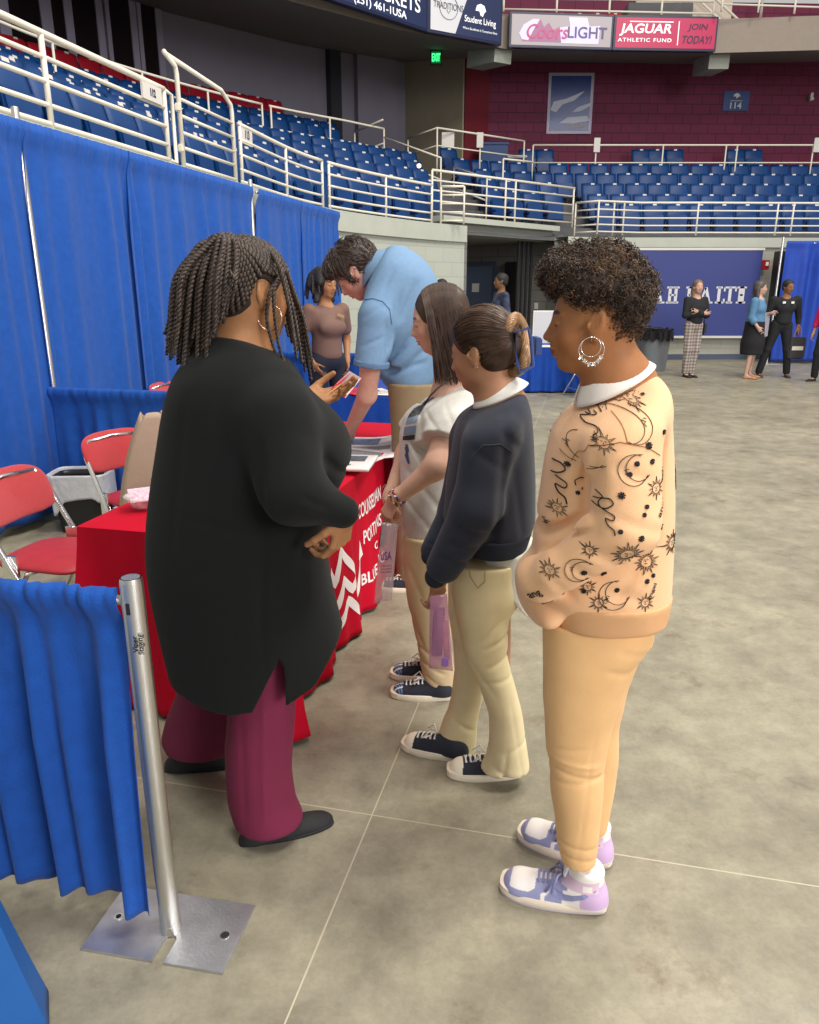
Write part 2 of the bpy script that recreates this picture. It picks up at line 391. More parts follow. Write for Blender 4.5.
def concrete_floor():
    m = bpy.data.materials.new('polished_concrete_floor'); m.use_nodes = True; nt = m.node_tree; N = nt.nodes; L = nt.links; b = N['Principled BSDF']
    tc = N.new('ShaderNodeTexCoord')
    def noise(sc, det=8, rough=0.6):
        n = N.new('ShaderNodeTexNoise'); n.inputs['Scale'].default_value = sc; n.inputs['Detail'].default_value = det; n.inputs['Roughness'].default_value = rough
        L.new(tc.outputs['Object'], n.inputs['Vector']); return n.outputs['Fac']
    def ramp(f, stops):
        r = N.new('ShaderNodeValToRGB'); L.new(f, r.inputs[0]); el = r.color_ramp.elements
        for i, (p, c) in enumerate(stops):
            e = el[i] if i < 2 else el.new(p); e.position = p; e.color = (*c, 1)
        return r.outputs[0]
    def mul(a, bq, fac=1.0):
        x = N.new('ShaderNodeMix'); x.data_type = 'RGBA'; x.blend_type = 'MULTIPLY'; x.inputs[0].default_value = fac; L.new(a, x.inputs[6]); L.new(bq, x.inputs[7]); return x.outputs[2]
    base = ramp(noise(0.9, 9, 0.65), [(0.3, srgb(132, 127, 108)), (0.7, srgb(168, 161, 140)), (0.5, srgb(150, 145, 126))])
    mott = ramp(noise(5.5, 10, 0.7), [(0.36, (0.62, 0.60, 0.58)), (0.62, (1.08, 1.06, 1.02))])
    c = mul(base, mott, 0.75)
    blot = ramp(noise(2.2, 6, 0.75), [(0.57, (1, 1, 1)), (0.72, (0.56, 0.46, 0.41))]); c = mul(c, blot, 0.9)
    fine = ramp(noise(60, 4, 0.8), [(0.35, (0.80, 0.80, 0.80)), (0.6, (1.05, 1.05, 1.05))]); c = mul(c, fine, 0.5)
    # saw joints filled with pale sealant, in the arena's own frame
    mp = N.new('ShaderNodeMapping'); mp.inputs['Rotation'].default_value = (0, 0, -AYAW); L.new(tc.outputs['Object'], mp.inputs['Vector'])
    sp = N.new('ShaderNodeSeparateXYZ'); L.new(mp.outputs[0], sp.inputs[0])
    p0 = gr(372, 815); ja = p0.dot(E2); jd = p0.dot(N2)
    ms = []
    for out, off, per in ((0, jd, 4.6), (1, ja, 4.6)):
        s1 = N.new('ShaderNodeMath'); s1.operation = 'SUBTRACT'; L.new(sp.outputs[out], s1.inputs[0]); s1.inputs[1].default_value = off - per*10.5
        s2 = N.new('ShaderNodeMath'); s2.operation = 'MODULO'; L.new(s1.outputs[0], s2.inputs[0]); s2.inputs[1].default_value = per
        s3 = N.new('ShaderNodeMath'); s3.operation = 'SUBTRACT'; L.new(s2.outputs[0], s3.inputs[0]); s3.inputs[1].default_value = per/2
        s4 = N.new('ShaderNodeMath'); s4.operation = 'ABSOLUTE'; L.new(s3.outputs[0], s4.inputs[0])
        s5 = N.new('ShaderNodeMath'); s5.operation = 'LESS_THAN'; L.new(s4.outputs[0], s5.inputs[0]); s5.inputs[1].default_value = 0.0022; ms.append(s5.outputs[0])
    mxx = N.new('ShaderNodeMath'); mxx.operation = 'MAXIMUM'; L.new(ms[0], mxx.inputs[0]); L.new(ms[1], mxx.inputs[1])
    x = N.new('ShaderNodeMix'); x.data_type = 'RGBA'; L.new(mxx.outputs[0], x.inputs[0]); L.new(c, x.inputs[6]); x.inputs[7].default_value = (*srgb(184, 176, 152), 1)
    L.new(x.outputs[2], b.inputs['Base Color'])
    rr = N.new('ShaderNodeMapRange'); L.new(noise(3.0), rr.inputs['Value']); rr.inputs['From Min'].default_value = 0.3; rr.inputs['From Max'].default_value = 0.7
    rr.inputs['To Min'].default_value = 0.32; rr.inputs['To Max'].default_value = 0.6; L.new(rr.outputs[0], b.inputs['Roughness'])
    bp = N.new('ShaderNodeBump'); bp.inputs['Strength'].default_value = 0.12; bp.inputs['Distance'].default_value = 0.004; L.new(noise(40), bp.inputs['Height']); L.new(bp.outputs[0], b.inputs['Normal'])
    return m
def block_wall(name, c1, c2, mortar, rot=0.0, sc=1.0, msize=0.012, var=True):
    m = bpy.data.materials.new(name); m.use_nodes = True; nt = m.node_tree; N = nt.nodes; L = nt.links; b = N['Principled BSDF']
    tc = N.new('ShaderNodeTexCoord'); sp = N.new('ShaderNodeSeparateXYZ'); L.new(tc.outputs['Object'], sp.inputs[0])
    # run the courses along the wall: length coordinate from x and y
    cx = N.new('ShaderNodeMath'); cx.operation = 'MULTIPLY'; L.new(sp.outputs[0], cx.inputs[0]); cx.inputs[1].default_value = cos(rot)
    cy = N.new('ShaderNodeMath'); cy.operation = 'MULTIPLY_ADD'; L.new(sp.outputs[1], cy.inputs[0]); cy.inputs[1].default_value = sin(rot); L.new(cx.outputs[0], cy.inputs[2])
    cb = N.new('ShaderNodeCombineXYZ'); L.new(cy.outputs[0], cb.inputs[0]); L.new(sp.outputs[2], cb.inputs[1])
    br = N.new('ShaderNodeTexBrick'); L.new(cb.outputs[0], br.inputs['Vector'])
    br.inputs['Color1'].default_value = (*c1, 1); br.inputs['Color2'].default_value = (*c2, 1); br.inputs['Mortar'].default_value = (*mortar, 1)
    br.inputs['Scale'].default_value = 1.0; br.inputs['Mortar Size'].default_value = msize; br.inputs['Brick Width'].default_value = 0.5*sc; br.inputs['Row Height'].default_value = 0.25*sc
    L.new(br.outputs['Color'], b.inputs['Base Color']); b.inputs['Roughness'].default_value = 0.7
    bp = N.new('ShaderNodeBump'); bp.inputs['Strength'].default_value = 0.3; bp.inputs['Distance'].default_value = 0.01; bp.invert = True
    L.new(br.outputs['Fac'], bp.inputs['Height']); L.new(bp.outputs[0], b.inputs['Normal'])
    return m
M['floor'] = concrete_floor()
M['block'] = block_wall('grey_block_wall', srgb(176, 180, 168), srgb(172, 176, 165), srgb(162, 166, 155), 1.0, 1.0, 0.008)
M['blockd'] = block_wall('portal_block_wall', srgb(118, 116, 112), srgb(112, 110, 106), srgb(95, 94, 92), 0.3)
M['blockf'] = block_wall('far_block_wall', srgb(172, 172, 160), srgb(168, 168, 156), srgb(158, 159, 148), 0.0, 1.0, 0.008)
M['maroon'] = block_wall('maroon_block_wall', srgb(112, 24, 62), srgb(103, 21, 58), srgb(76, 12, 42), 0.0, 1.0, 0.014)
# ------------------------------------------------------------------ the setting
def struct(name, mb, m, smooth=False):
    o = mb.build(name, m, smooth=smooth); o['kind'] = 'structure'; return o
fl = MB().box((3, 12, -0.05), (44, 44, 0.1)); struct('floor', fl, M['floor'])
# the bowl: a front edge curve, everything behind it is offset outwards
CP = [(-5.4, -6.6), (-4.2, -1.5), (-2.63, 5.2), (-1.87, 8.5), (-1.20, 11.3), (0.25, 13.75), (1.65, 15.2), (3.6, 17.0), (6.2, 17.2), (9.0, 17.3), (13, 17.4), (20, 17.5)]
def crom(P, n=24):
    out = []
    for i in range(1, len(P)-2):
        p0, p1, p2, p3 = [Vector((*P[j], 0)) for j in (i-1, i, i+1, i+2)]
        for k in range(n):
            t = k/n; out.append(0.5*((2*p1)+(-p0+p2)*t+(2*p0-5*p1+4*p2-p3)*t*t+(-p0+3*p1-3*p2+p3)*t**3))
    out.append(Vector((*P[-2], 0))); return out
FC = crom(CP)
for _ in range(12): FC = [FC[0]]+[(FC[i-1]+FC[i]*2+FC[i+1])/4 for i in range(1, len(FC)-1)]+[FC[-1]]
SL = [0.0]
for i in range(1, len(FC)): SL.append(SL[-1]+(FC[i]-FC[i-1]).length)
FN = []
for i in range(len(FC)):
    t = (FC[min(i+1, len(FC)-1)]-FC[max(i-1, 0)]).normalized(); FN.append(Vector((-t.y, t.x, 0)))
def bowl(s, o=0.0, z=0.0):
    s = min(max(s, 0), SL[-1]-1e-6); i = int(np.searchsorted(SL, s, side='right'))-1; i = min(max(i, 0), len(FC)-2)
    t = (s-SL[i])/(SL[i+1]-SL[i]); n = (FN[i].lerp(FN[i+1], t)).normalized()
    return FC[i].lerp(FC[i+1], t)+n*o+UP*z, n
def s_at(u, o, z):            # where along the curve a point stands that the photo shows at column u
    best = None
    for i in range(0, 1400):
        s = SL[-1]*i/1400; q = proj(bowl(s, o, z)[0])
        if q is None: continue
        e = abs(q[0]-u)
        if best is None or e < best[0]: best = (e, s)
    return best[1]
S_PL = s_at(465, 0, 2.6); S_PR = s_at(566, 0, 2.6)     # the tunnel mouth lies between these
ZT = 2.64
def strip(s0, s1, prof, n=70):     # sweep a profile of (offset, z) along the curve
    mb = MB()
    mb.grid(lambda a, b: bowl(s0+(s1-s0)*a, *prof[int(round(b*(len(prof)-1)))])[0], n, len(prof)); return mb
SEND = s_at(1250, 0, 2.6)
struct('wall_left', strip(0, S_PL, [(0, 0), (0, ZT-0.28)]), M['block'])
struct('trim_1', strip(0, S_PL, [(0, ZT-0.28), (-0.06, ZT-0.28), (-0.06, ZT), (0.35, ZT), (0.35, ZT-0.2)]), M['conc'])
struct('wall_right', strip(S_PR, SEND, [(0, 0), (0, ZT-0.25)], 40), M['blockf'])
struct('trim_2', strip(S_PR, SEND, [(0, ZT-0.25), (-0.06, ZT-0.25), (-0.06, ZT-0.05), (0.35, ZT-0.05), (0.35, ZT-0.3)], 40), M['conc'])
m_bb = mat('blue_grey_baseboard', srgb(74, 84, 104), 0.6)
struct('baseboard_right', strip(S_PR, SEND, [(-0.012, 0), (-0.012, 0.12), (0.0, 0.12)], 40), m_bb)
# tunnel: two side walls, back wall with a door, a lintel
pl, nl = bowl(S_PL, 0); pr_, nr = bowl(S_PR, 0)
BK = Vector((2.75, 19.0, 0)); BK2 = Vector((1.3, 20.3, 0)); BK0 = Vector((0.6, 18.5, 0))
def vwall(name, a, b, z0, z1, m, th=0.1):
    d = (b-a).normalized(); R = Matrix.Rotation(atan2(d.y, d.x), 3, 'Z')
    return struct(name, MB().box((a+b)/2+UP*(z0+z1)/2, ((b-a).length, th, z1-z0), R), m)
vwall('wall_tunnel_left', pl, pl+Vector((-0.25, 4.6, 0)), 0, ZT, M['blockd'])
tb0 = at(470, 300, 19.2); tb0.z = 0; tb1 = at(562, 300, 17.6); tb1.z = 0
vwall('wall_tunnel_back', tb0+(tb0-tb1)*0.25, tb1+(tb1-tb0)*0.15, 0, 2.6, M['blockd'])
td = (tb1-tb0).normalized(); tn = Vector((td.y, -td.x, 0))
if tn.y > 0: tn = -tn
RT = Matrix.Rotation(atan2(td.y, td.x), 3, 'Z')
md_ = mat('blue_grey_door', srgb(88, 100, 122), 0.5)
dc = tb0+td*0.22+tn*0.06
do = MB().box(dc+UP*1.02, (0.95, 0.06, 2.04), RT, 0.004).build('door_1', md_, loc=dc); do['kind'] = 'structure'
MB().box(dc+td*0.0+tn*0.035+UP*1.55-td*0.0, (0.2, 0.01, 0.2), RT).build('notice_sheet', M['white'], do)
MB().tube([dc+td*0.36+tn*0.04+UP*0.95, dc+td*0.36+tn*0.1+UP*0.95, dc+td*0.26+tn*0.1+UP*0.95], 0.012).build('door_handle', M['chrome'], do)
struct('trim_3', MB().box(dc+UP*2.09, (1.15, 0.08, 0.1), RT).box(dc-td*0.53+UP*1.02, (0.1, 0.08, 2.04), RT).box(dc+td*0.53+UP*1.02, (0.1, 0.08, 2.04), RT), mat('door_frame', srgb(70, 80, 100), 0.5))
so = tb0+td*1.9+tn*0.06
tag(MB().box(so+UP*1.15, (0.09, 0.02, 0.14), RT, 0.004).build('switch_plate', M['plate'], loc=so), 'small pale switch plate on the dark tunnel wall', 'switch')
# tunnel lintel / bridge deck and ceiling
pa, pb = bowl(S_PL, 0.25)[0], bowl(S_PR, 0.35)[0]
bd = (pb-pa).normalized(); RB = Matrix.Rotation(atan2(bd.y, bd.x), 3, 'Z'); bn = Vector((-bd.y, bd.x, 0)); BL = (pb-pa).length
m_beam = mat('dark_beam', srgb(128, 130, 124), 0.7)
struct('trim_4', MB().box((pa+pb)/2+UP*2.78+bn*0.2, (BL+0.5, 0.3, 0.10), RB), M['conc'])
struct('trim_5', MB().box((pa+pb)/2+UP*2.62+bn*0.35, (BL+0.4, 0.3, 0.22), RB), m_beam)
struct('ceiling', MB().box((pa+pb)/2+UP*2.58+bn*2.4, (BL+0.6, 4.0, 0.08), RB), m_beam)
for k in range(4):
    q = pb-bd*(0.12+0.16*k)+bn*0.5
    tag(MB().tube([q+UP*0.0, q+UP*2.52], 0.035, 8).build('steel_pipe', M['black'], loc=q), 'dark vertical pipe at the right side of the tunnel mouth, '+['rightmost of four', 'third from left of four', 'second from left of four', 'leftmost of four'][k], 'pipe', 'dark pipes beside the tunnel mouth')
blk = tb0+td*1.28+tn*0.17
tag(MB().box(blk+UP*1.07, (0.32, 0.16, 2.1), RT, 0.02).build('tall_speaker', M['black'], loc=blk), 'tall narrow black cabinet against the dark tunnel wall behind the standing person', 'speaker')
# stepped seating deck
RISE, RUN = 0.33, 0.8
def stepprof(k0, k1, last):
    P = [(0.3, ZT-0.12)]
    for k in range(k0, k1):
        z = ZT-0.12+RISE*k; P += [(0.3+RUN*k if k else 0.3, z), (0.3+RUN*(k+1), z)]
    P.append((0.3+RUN*k1, ZT-0.12+RISE*k1)); P.append((last, ZT-0.12+RISE*k1)); return P
struct('floor_stand_1', strip(0, SEND, [p for p in stepprof(1, 5, 9.2)], 120), M['tread'])
struct('floor_stand_2', strip(0, S_PL+0.1, [(0.3, 2.5), (1.1, 2.52), (1.1, 2.85)], 50), M['tread'])
struct('floor_stand_3', strip(S_PR-0.1, SEND, [(0.3, 2.5), (1.1, 2.52), (1.1, 2.85)], 30), M['tread'])
ZW = ZT-0.12+RISE*5     # walkway level
S_UP = s_at(352, 6.0, 5.0)       # the upper block of seats ends here
struct('floor_stand_4', strip(0, S_UP, [(5.4, ZW), (5.4, ZW+0.3), (6.2, ZW+0.3), (6.2, ZW+0.62), (7.0, ZW+0.62), (7.0, ZW+1.1), (9.0, ZW+1.1)], 60), M['tread'])
# back walls
OW = 8.9
S_W1 = s_at(408, OW, 5.5)
struct('wall_suite', strip(0, S_W1, [(OW, 3.9), (OW, 9.0)], 60), M['suite'])
g1 = bowl(S_W1, OW)[0]; t0 = at(464, 110, 23.0); t0.z = 0; g2 = at(488, 110, 23.4); g2.z = 0; g3 = Vector((22, 24.2, 0)); g2b = Vector((g2.x, 24.0, 0))
vwall('wall_tan', g1, t0, 3.9, 9, M['tan']); vwall('wall_maroon_return', t0, g2, 3.9, 9, mat('maroon_paint', srgb(112, 14, 34), 0.7)); vwall('wall_maroon', g2, g3, 3.9, 9, M['maroon'])
# pilasters on the suite wall
for i, (u, wd, m) in enumerate([(333, 0.35, mat('dark_pilaster', srgb(52, 52, 58), 0.8)), (375, 1.3, M['suite'])]):
    s = s_at(u, OW-0.1, 6); p, n = bowl(s, OW-0.12); R = Matrix.Rotation(atan2(-n.x, n.y), 3, 'Z')
    struct('trim_%d' % (6+i), MB().box(p+UP*6.5, (wd, 0.3, 5.2), R), m)
# suite windows
m_glass = mat('dark_suite_glass', (0.015, 0.010, 0.012), 0.12, spec=0.8); m_mull = mat('lavender_mullion', srgb(158, 152, 170), 0.5)
wi = 1
for (u0, u1) in [(-60, 5), (10, 48), (54, 72), (76, 104), (112, 138), (144, 163)]:
    sa, sb = s_at(u0, OW-0.06, 6.2), s_at(u1, OW-0.06, 6.2)
    a, b = bowl(sa, OW-0.06)[0], bowl(sb, OW-0.06)[0]; d = (b-a).normalized(); R = Matrix.Rotation(atan2(d.y, d.x), 3, 'Z'); c = (a+b)/2
    o = MB().box(c+UP*6.7, ((b-a).length, 0.04, 3.4), R).build('window_%d' % wi, m_glass, loc=c); o['kind'] = 'structure'; wi += 1
    MB().box(b+UP*6.7, (0.16, 0.1, 3.5), R).box(a+UP*6.7, (0.1, 0.08, 3.5), R).build('window_frame', m_mull, o)
# upper deck: fascia polyline, soffit
FZ0, FZ1 = 7.0, 7.72
fpts = [gr(u, v, FZ0) for u, v in [(60, -95), (200, -33), (290, 1), (400, 30), (497, 47)]]
fpR = [gr(u, v, FZ0) for u, v in [(505, 49), (600, 51), (713, 53), (819, 50), (960, 44)]]
FP = fpts+fpR
FPn = []
for i in range(len(FP)):
    t = (FP[min(i+1, len(FP)-1)]-FP[max(i-1, 0)]).normalized(); FPn.append(Vector((-t.y, t.x, 0)))
mb = MB()
for i in range(len(FP)-1):
    a, b = FP[i], FP[i+1]
    mb.quad(a, b, b+UP*(FZ1-FZ0), a+UP*(FZ1-FZ0)); mb.quad(a+UP*(FZ1-FZ0), b+UP*(FZ1-FZ0), b+UP*(FZ1-FZ0)+FPn[i+1]*2.5, a+UP*(FZ1-FZ0)+FPn[i]*2.5)
struct('wall_upper_deck', mb, mat('fascia_paint', srgb(146, 134, 122), 0.7, var=0.05))
mb = MB()
for i in range(len(FP)-1):
    a, b = FP[i], FP[i+1]; mb.quad(a, b, b+FPn[i+1]*6.5+UP*1.1, a+FPn[i]*6.5+UP*1.1)
struct('ceiling_soffit', mb, mat('soffit_paint', srgb(132, 128, 118), 0.85))
for i, (u, v) in enumerate([(722, 56), (507, 50)]):
    c = gr(u, v, FZ0); ln = FPn[7] if i == 0 else FPn[4]; R = Matrix.Rotation(atan2(-ln.x, ln.y), 3, 'Z')
    struct('trim_%d' % (8+i), MB().box(c+ln*0.75+UP*0.0, (0.5, 1.2, 0.36), R @ Matrix.Rotation(0.1, 3, 'X')), M['conc'])

struct('trim_10', MB().box((14.5, 22.75, ZW+0.13), (20.5, 0.9, 0.25)), M['tread'])
# ------------------------------------------------------------------ folding seats of the stands
def seat_proto(name, ms, label, cat, group):
    t = thing(name, label, cat, (0, 0, 0), group)       # faces -y, back towards +y
    mb = MB()
    def back(a, b):
        x = (a-0.5)*0.50; z = 0.36+b*0.42
        return (x, 0.06+0.10*b-0.05*(2*a-1)**2*(-1)*0.6-0.02*sin(b*pi), z-0.012*(abs(2*a-1)**8)*b)
    mb.grid(back, 9, 7); o = mb.build('backrest', ms, t, smooth=True, solid=0.03)
    MB().box((0, 0.02, 0.36), (0.43, 0.06, 0.36), Matrix.Rotation(-0.16, 3, 'X'), 0.02).build('seat_pan', ms, t, smooth='auto')
    MB().box((0.02, 0.135, 0.765), (0.085, 0.008, 0.035), Matrix.Rotation(-0.2, 3, 'X')).build('number_plate', M['plate'], t)
    MB().box((-0.25, 0.0, 0.30), (0.035, 0.32, 0.05), None, 0.01).box((-0.25, 0.10, 0.20), (0.03, 0.06, 0.40)).build('armrest', M['seatd'], t)
    return t
M['seatd'] = mat('seat_frame', srgb(10, 38, 92), 0.5)
proto = {}
seat_used = {}
def put_seat(kind, p, n, args):
    if kind not in proto: proto[kind] = seat_proto(*args); o = proto[kind]
    else: o = copy_tree(proto[kind])
    o.location = p; o.rotation_euler = (0, 0, atan2(-n.x, n.y))
    o['_o'] = tuple(p); seat_used[kind] = seat_used.get(kind, 0)+1
    return o
def in_view(p, m=60):
    q = proj(p+UP*0.6)
    return q is not None and -m < q[0] < 819+m and -m < q[1] < 1024
rows_txt = ['front row', 'second row', 'third row', 'fourth row', 'fifth row']
W_SEAT = 0.53
ORD = ['first','second','third','fourth','fifth','sixth','seventh','eighth','ninth','tenth','eleventh','twelfth','thirteenth','fourteenth','fifteenth','sixteenth','seventeenth','eighteenth','nineteenth','twentieth','twenty-first','twenty-second','twenty-third','twenty-fourth','twenty-fifth','twenty-sixth','twenty-seventh','twenty-eighth','twenty-ninth','thirtieth','thirty-first','thirty-second','thirty-third','thirty-fourth','thirty-fifth','thirty-sixth']
def march(o_, z, pick):
    s = 3.0; last = None
    while s < SEND:
        p, n = bowl(s, o_, z)
        if last is not None and (p-last).length < W_SEAT: s += 0.004; continue
        last = p
        if in_view(p):
            q = proj(p+UP*0.6); r = pick(q[0])
            if r: yield r, p, n
        s += 0.02
cnts = {}
def seat_row(o_, z, pick, ms, cn, rowtxt):
    for (kind, nm), p, n in march(o_, z, pick):
        i = cnts.get(kind, 0); cnts[kind] = i+1
        lab = '%s folding seat, %s from left in the %s of the %s' % (cn, ORD[i], rowtxt, nm)
        o = put_seat(kind, p, n, ('stadium_seat', ms, lab, 'seat', '%s seats, %s, %s' % (cn, nm, rowtxt)))
        o['label'] = lab
for k in range(5):
    o_ = 0.85+RUN*k; z = ZT-0.12+RISE*k+(0.02 if k else 0.06)
    def pick(u, k=k):
        if u < (437, 438, 436, 428, 420)[k]: return 'L%d' % k, 'left stand'
        if u > (598, 588, 576, 558, 550)[k]: return 'R%d' % k, 'far stand'
        if k >= 1 and (0, 492, 484, 470, 462)[k] < u < (0, 574, 562, 545, 535)[k]: return 'C%d' % k, 'corner block'
    seat_row(o_, z, pick, M['seat'], 'blue', rows_txt[k])
for k, (o_, z, ms, nm, cn) in enumerate([(5.75, ZW+0.3, M['seat'], 'first row', 'blue'), (6.6, ZW+0.62, M['seat'], 'second row', 'blue'), (7.5, ZW+1.1, M['rseat'], 'top row', 'red')]):
    seat_row(o_, z, lambda u, k=k: ('U%d' % k, 'upper block') if u < (341, 336, 287)[k] else None, ms, cn, nm)
# loose seats standing by the maroon wall on the walkway
for i, (u, lab) in enumerate([(528, 'a'), (545, 'a'), (641, 'b'), (657, 'b'), (675, 'b'), (736, 'c'), (754, 'c')]):
    D = 22.7; c = at(u, 165, D); c.z = ZW+0.27
    wh = {'a': ('blue seat of the pair under the wall picture', 'pair of blue seats under the wall picture'),
          'b': ('blue seat, one of three against the maroon wall', 'three blue seats at the maroon wall'),
          'c': ('blue seat of the pair under the section sign', 'pair of blue seats under the section sign')}[lab]
    o = put_seat('W'+lab, c, Vector((0, 1, 0)), ('stadium_seat', M['seat'], wh[0], 'seat', wh[1]))
    o['label'] = wh[0]+', '+{528: 'the left one', 545: 'the right one', 641: 'leftmost', 657: 'the middle one', 675: 'rightmost', 736: 'the left one', 754: 'the right one'}[u]
for u, lab in [(451, 'single dark blue seat beside the tan wall at the head of the stairs')]:
    c = at(u, 165, 21.0); c.z = ZW+0.02; put_seat('X', c, Vector((-0.5, 1, 0)).normalized(), ('stadium_seat', M['seat'], lab, 'seat', 'single seat by the stairs'))
# red seats of the upper deck, glimpsed above the boards
rb0, rb1 = gr(536, 30, FZ1), gr(650, 30, FZ1)
fn_ = FPn[6]
for k in range(7):
    c = rb0.lerp(rb1, k/6.0)+fn_*1.3; c.z = FZ1+0.02
    o = put_seat('T', c, fn_, ('stadium_seat', M['rseat'], 'red folding seat of the upper deck above the lit boards', 'seat', 'red seats above the boards'))
    o['label'] = 'red folding seat of the upper deck above the lit boards, %s from left' % ORD[k]
# ------------------------------------------------------------------ pipe railings
def railing(label, pts, zs, posts, r=0.02, post_r=None, zb=None, group=None, name='pipe_railing', extra=None):
    """pts: ground path; zs: heights of the pipes above each path point; posts: fractions or indices"""
    base = Vector(pts[0]); t = thing(name, label, 'railing', base, group)
    top = [Vector(p)+UP*zs[0] for p in pts]
    MB().tube(top, r*1.15, 10).build('top_rail', M['cream'], t, smooth=True)
    for z in zs[1:]:
        MB().tube([Vector(p)+UP*z for p in pts], r*0.85, 8).build('rail', M['cream'], t, smooth=True)
    for q in posts:
        q = Vector(q); MB().tube([q+UP*(zb or 0), q+UP*zs[0]], (post_r or r), 10).build('post', M['cream'], t, smooth=True)
    return t
def bpath(s0, s1, o, z, n=14): return [bowl(s0+(s1-s0)*i/n, o, z)[0] for i in range(n+1)]
HS = [0.62, 0.47, 0.32, 0.17, 0.05]
o_ = 0.05
sA0, sA1 = s_at(-60, o_, 3.0), s_at(166, o_, 3.0)
def sp(u): return s_at(u, o_, 3.0)
railing('cream pipe railing nearest the camera, above the left end of the blue drape', bpath(sA0, sA1, o_, ZT), HS, [bowl(sp(u), o_, ZT)[0] for u in (-40, 45, 166)], 0.021)
# gate with a raised kinked frame
gA, gB = bowl(sp(181), o_, ZT)[0], bowl(sp(234), o_, ZT)[0]; gd = (gB-gA).normalized()
t = thing('pipe_gate', 'tall cream pipe gate with kinked top bar, beside the 112 sign', 'gate', gA)
MB().tube([gA-gd*0.20+UP*0.93, gA-gd*0.02+UP*0.86, gA+UP*0.80, gA], 0.022, 10).build('hinge_post', M['cream'], t, smooth=True)
MB().tube([gA-gd*0.17+UP*0.915, gB-gd*0.22+UP*0.86, gB-gd*0.02+UP*0.77, gB+UP*0.70, gB], 0.022, 10).build('gate_frame', M['cream'], t, smooth=True)
for z in (0.60, 0.46, 0.32, 0.19, 0.05): MB().tube([gA+UP*z, gB+UP*z], 0.016, 8).build('rail', M['cream'], t, smooth=True)
for z in (0.52, 0.18): MB().box(gA+UP*z-gd*0.03, (0.05, 0.05, 0.07), None, 0.01).build('hinge', M['cream'], t)
q0, q1 = bowl(sp(166), o_, ZT)[0], bowl(sp(174), o_, ZT)[0]
t = thing('pipe_loop', 'narrow cream pipe loop closing the railing beside the gate', 'railing', q1)
MB().tube([q0+UP*0.62, q1+UP*0.60, q1+UP*0.04, q0+UP*0.05], 0.018, 10).build('loop', M['cream'], t, smooth=True)
railing('cream pipe railing section between the gate and the bend of the wall', bpath(sp(240), sp(322), o_, ZT), HS, [bowl(sp(u), o_, ZT)[0] for u in (241, 286, 322)], 0.019)
railing('cream pipe railing along the curved wall up to the tunnel mouth', bpath(sp(328), sp(432), o_, ZT), HS, [bowl(sp(u), o_, ZT)[0] for u in (329, 386, 432)], 0.019)
def section_sign(p, n, txt, label, sx=0.42, sy=0.3):
    R = Matrix.Rotation(atan2(-n.x, n.y), 3, 'Z'); t = thing('section_sign', label, 'sign', p)
    MB().box(p, (sx, 0.02, sy), R).build('board', M['plate'], t)
    mb = MB(); text_on(mb, txt, sy*0.62, p-n*0.014, R @ Vector((1, 0, 0)), UP, bold=0.004, sx=0.75); mb.build('lettering', mat('navy_lettering', srgb(24, 34, 70), 0.5), t)
    return t
p, n = bowl(sp(150), 0.02, ZT+0.53); section_sign(p, n, '112', 'small white plate with number 112 on the near railing', 0.30, 0.13)
p, n = bowl(sp(247), 0.05, ZT+0.54); section_sign(p, n, '113', 'small white number plate on the railing just past the gate', 0.30, 0.19)
# walkway rail and the rail above it
HW = [0.98, 0.56]
o_ = 4.45; zw = ZW-0.05
def spw(u, o=4.45, z=5.1): return s_at(u, o, z)
railing('cream two-bar walkway railing above the left stand', bpath(spw(-30), spw(262), 4.45, zw, 20), HW, [bowl(spw(u), 4.45, zw)[0] for u in (52, 142, 207, 262)], 0.02)
railing('cream two-bar walkway railing in front of the last blue seats of the upper block', bpath(spw(269), spw(384), 4.45, zw), HW, [bowl(spw(u), 4.45, zw)[0] for u in (270, 330, 384)], 0.02)
zz = ZW+0.62
railing('thin cream rail in front of the red seats', bpath(spw(150, 6.9, 5.6), spw(332, 6.9, 5.6), 6.95, zz, 14), [0.75, 0.4], [bowl(spw(u, 6.9, 5.6), 6.95, zz)[0] for u in (185, 238, 290, 333)], 0.018)
# stair side rail going down and return
a = bowl(spw(384), 4.45, zw)[0]; b = bowl(s_at(441, 2.6, 4.4), 2.6, ZW-0.75)[0]
t = thing('stair_handrail', 'cream sloping handrail down the stairs left of the tunnel', 'railing', b)
MB().tube([a+UP*0.80, b+UP*0.86], 0.02, 8).build('top_rail', M['cream'], t, smooth=True); MB().tube([a+UP*0.38, b+UP*0.42], 0.018, 8).build('rail', M['cream'], t, smooth=True)
MB().tube([b, b+UP*0.86], 0.02, 8).build('post', M['cream'], t, smooth=True)
def pq(u, o, z): return bowl(s_at(u, o, z+0.8), o, z)[0]
a0 = at(355, 150, 20.0); a0.z = ZW; a1 = at(383, 150, 18.6); a1.z = ZW
railing('short cream return rail behind the end of the walkway railing', [a0, a1], [0.98, 0.5], [a0], 0.018)
c0 = at(408, 160, 21.0); c0.z = ZW; c1 = at(437, 150, 19.6); c1.z = ZW; c2 = at(480, 150, 20.4); c2.z = ZW; c3 = at(524, 150, 21.3); c3.z = ZW; c4 = at(533, 150, 21.4); c4.z = ZW
railing('cream walkway railing round the corner by the tan wall', [c0, c1, c2, c3], [1.0, 0.62], [c0, c1, c2, c3], 0.02)
far = [at(u, 150, 21.45) for u in (533, 600, 664, 730, 800, 870, 930)]
for q in far: q.z = ZW-0.05
railing('long cream walkway railing below the maroon wall', far, [0.98, 0.56], [at(u, 150, 21.45)*1.0 for u in ()]+[Vector((at(u, 150, 21.45).x, 21.45, ZW-0.05)) for u in (533, 596, 663, 726, 737, 813)], 0.02)
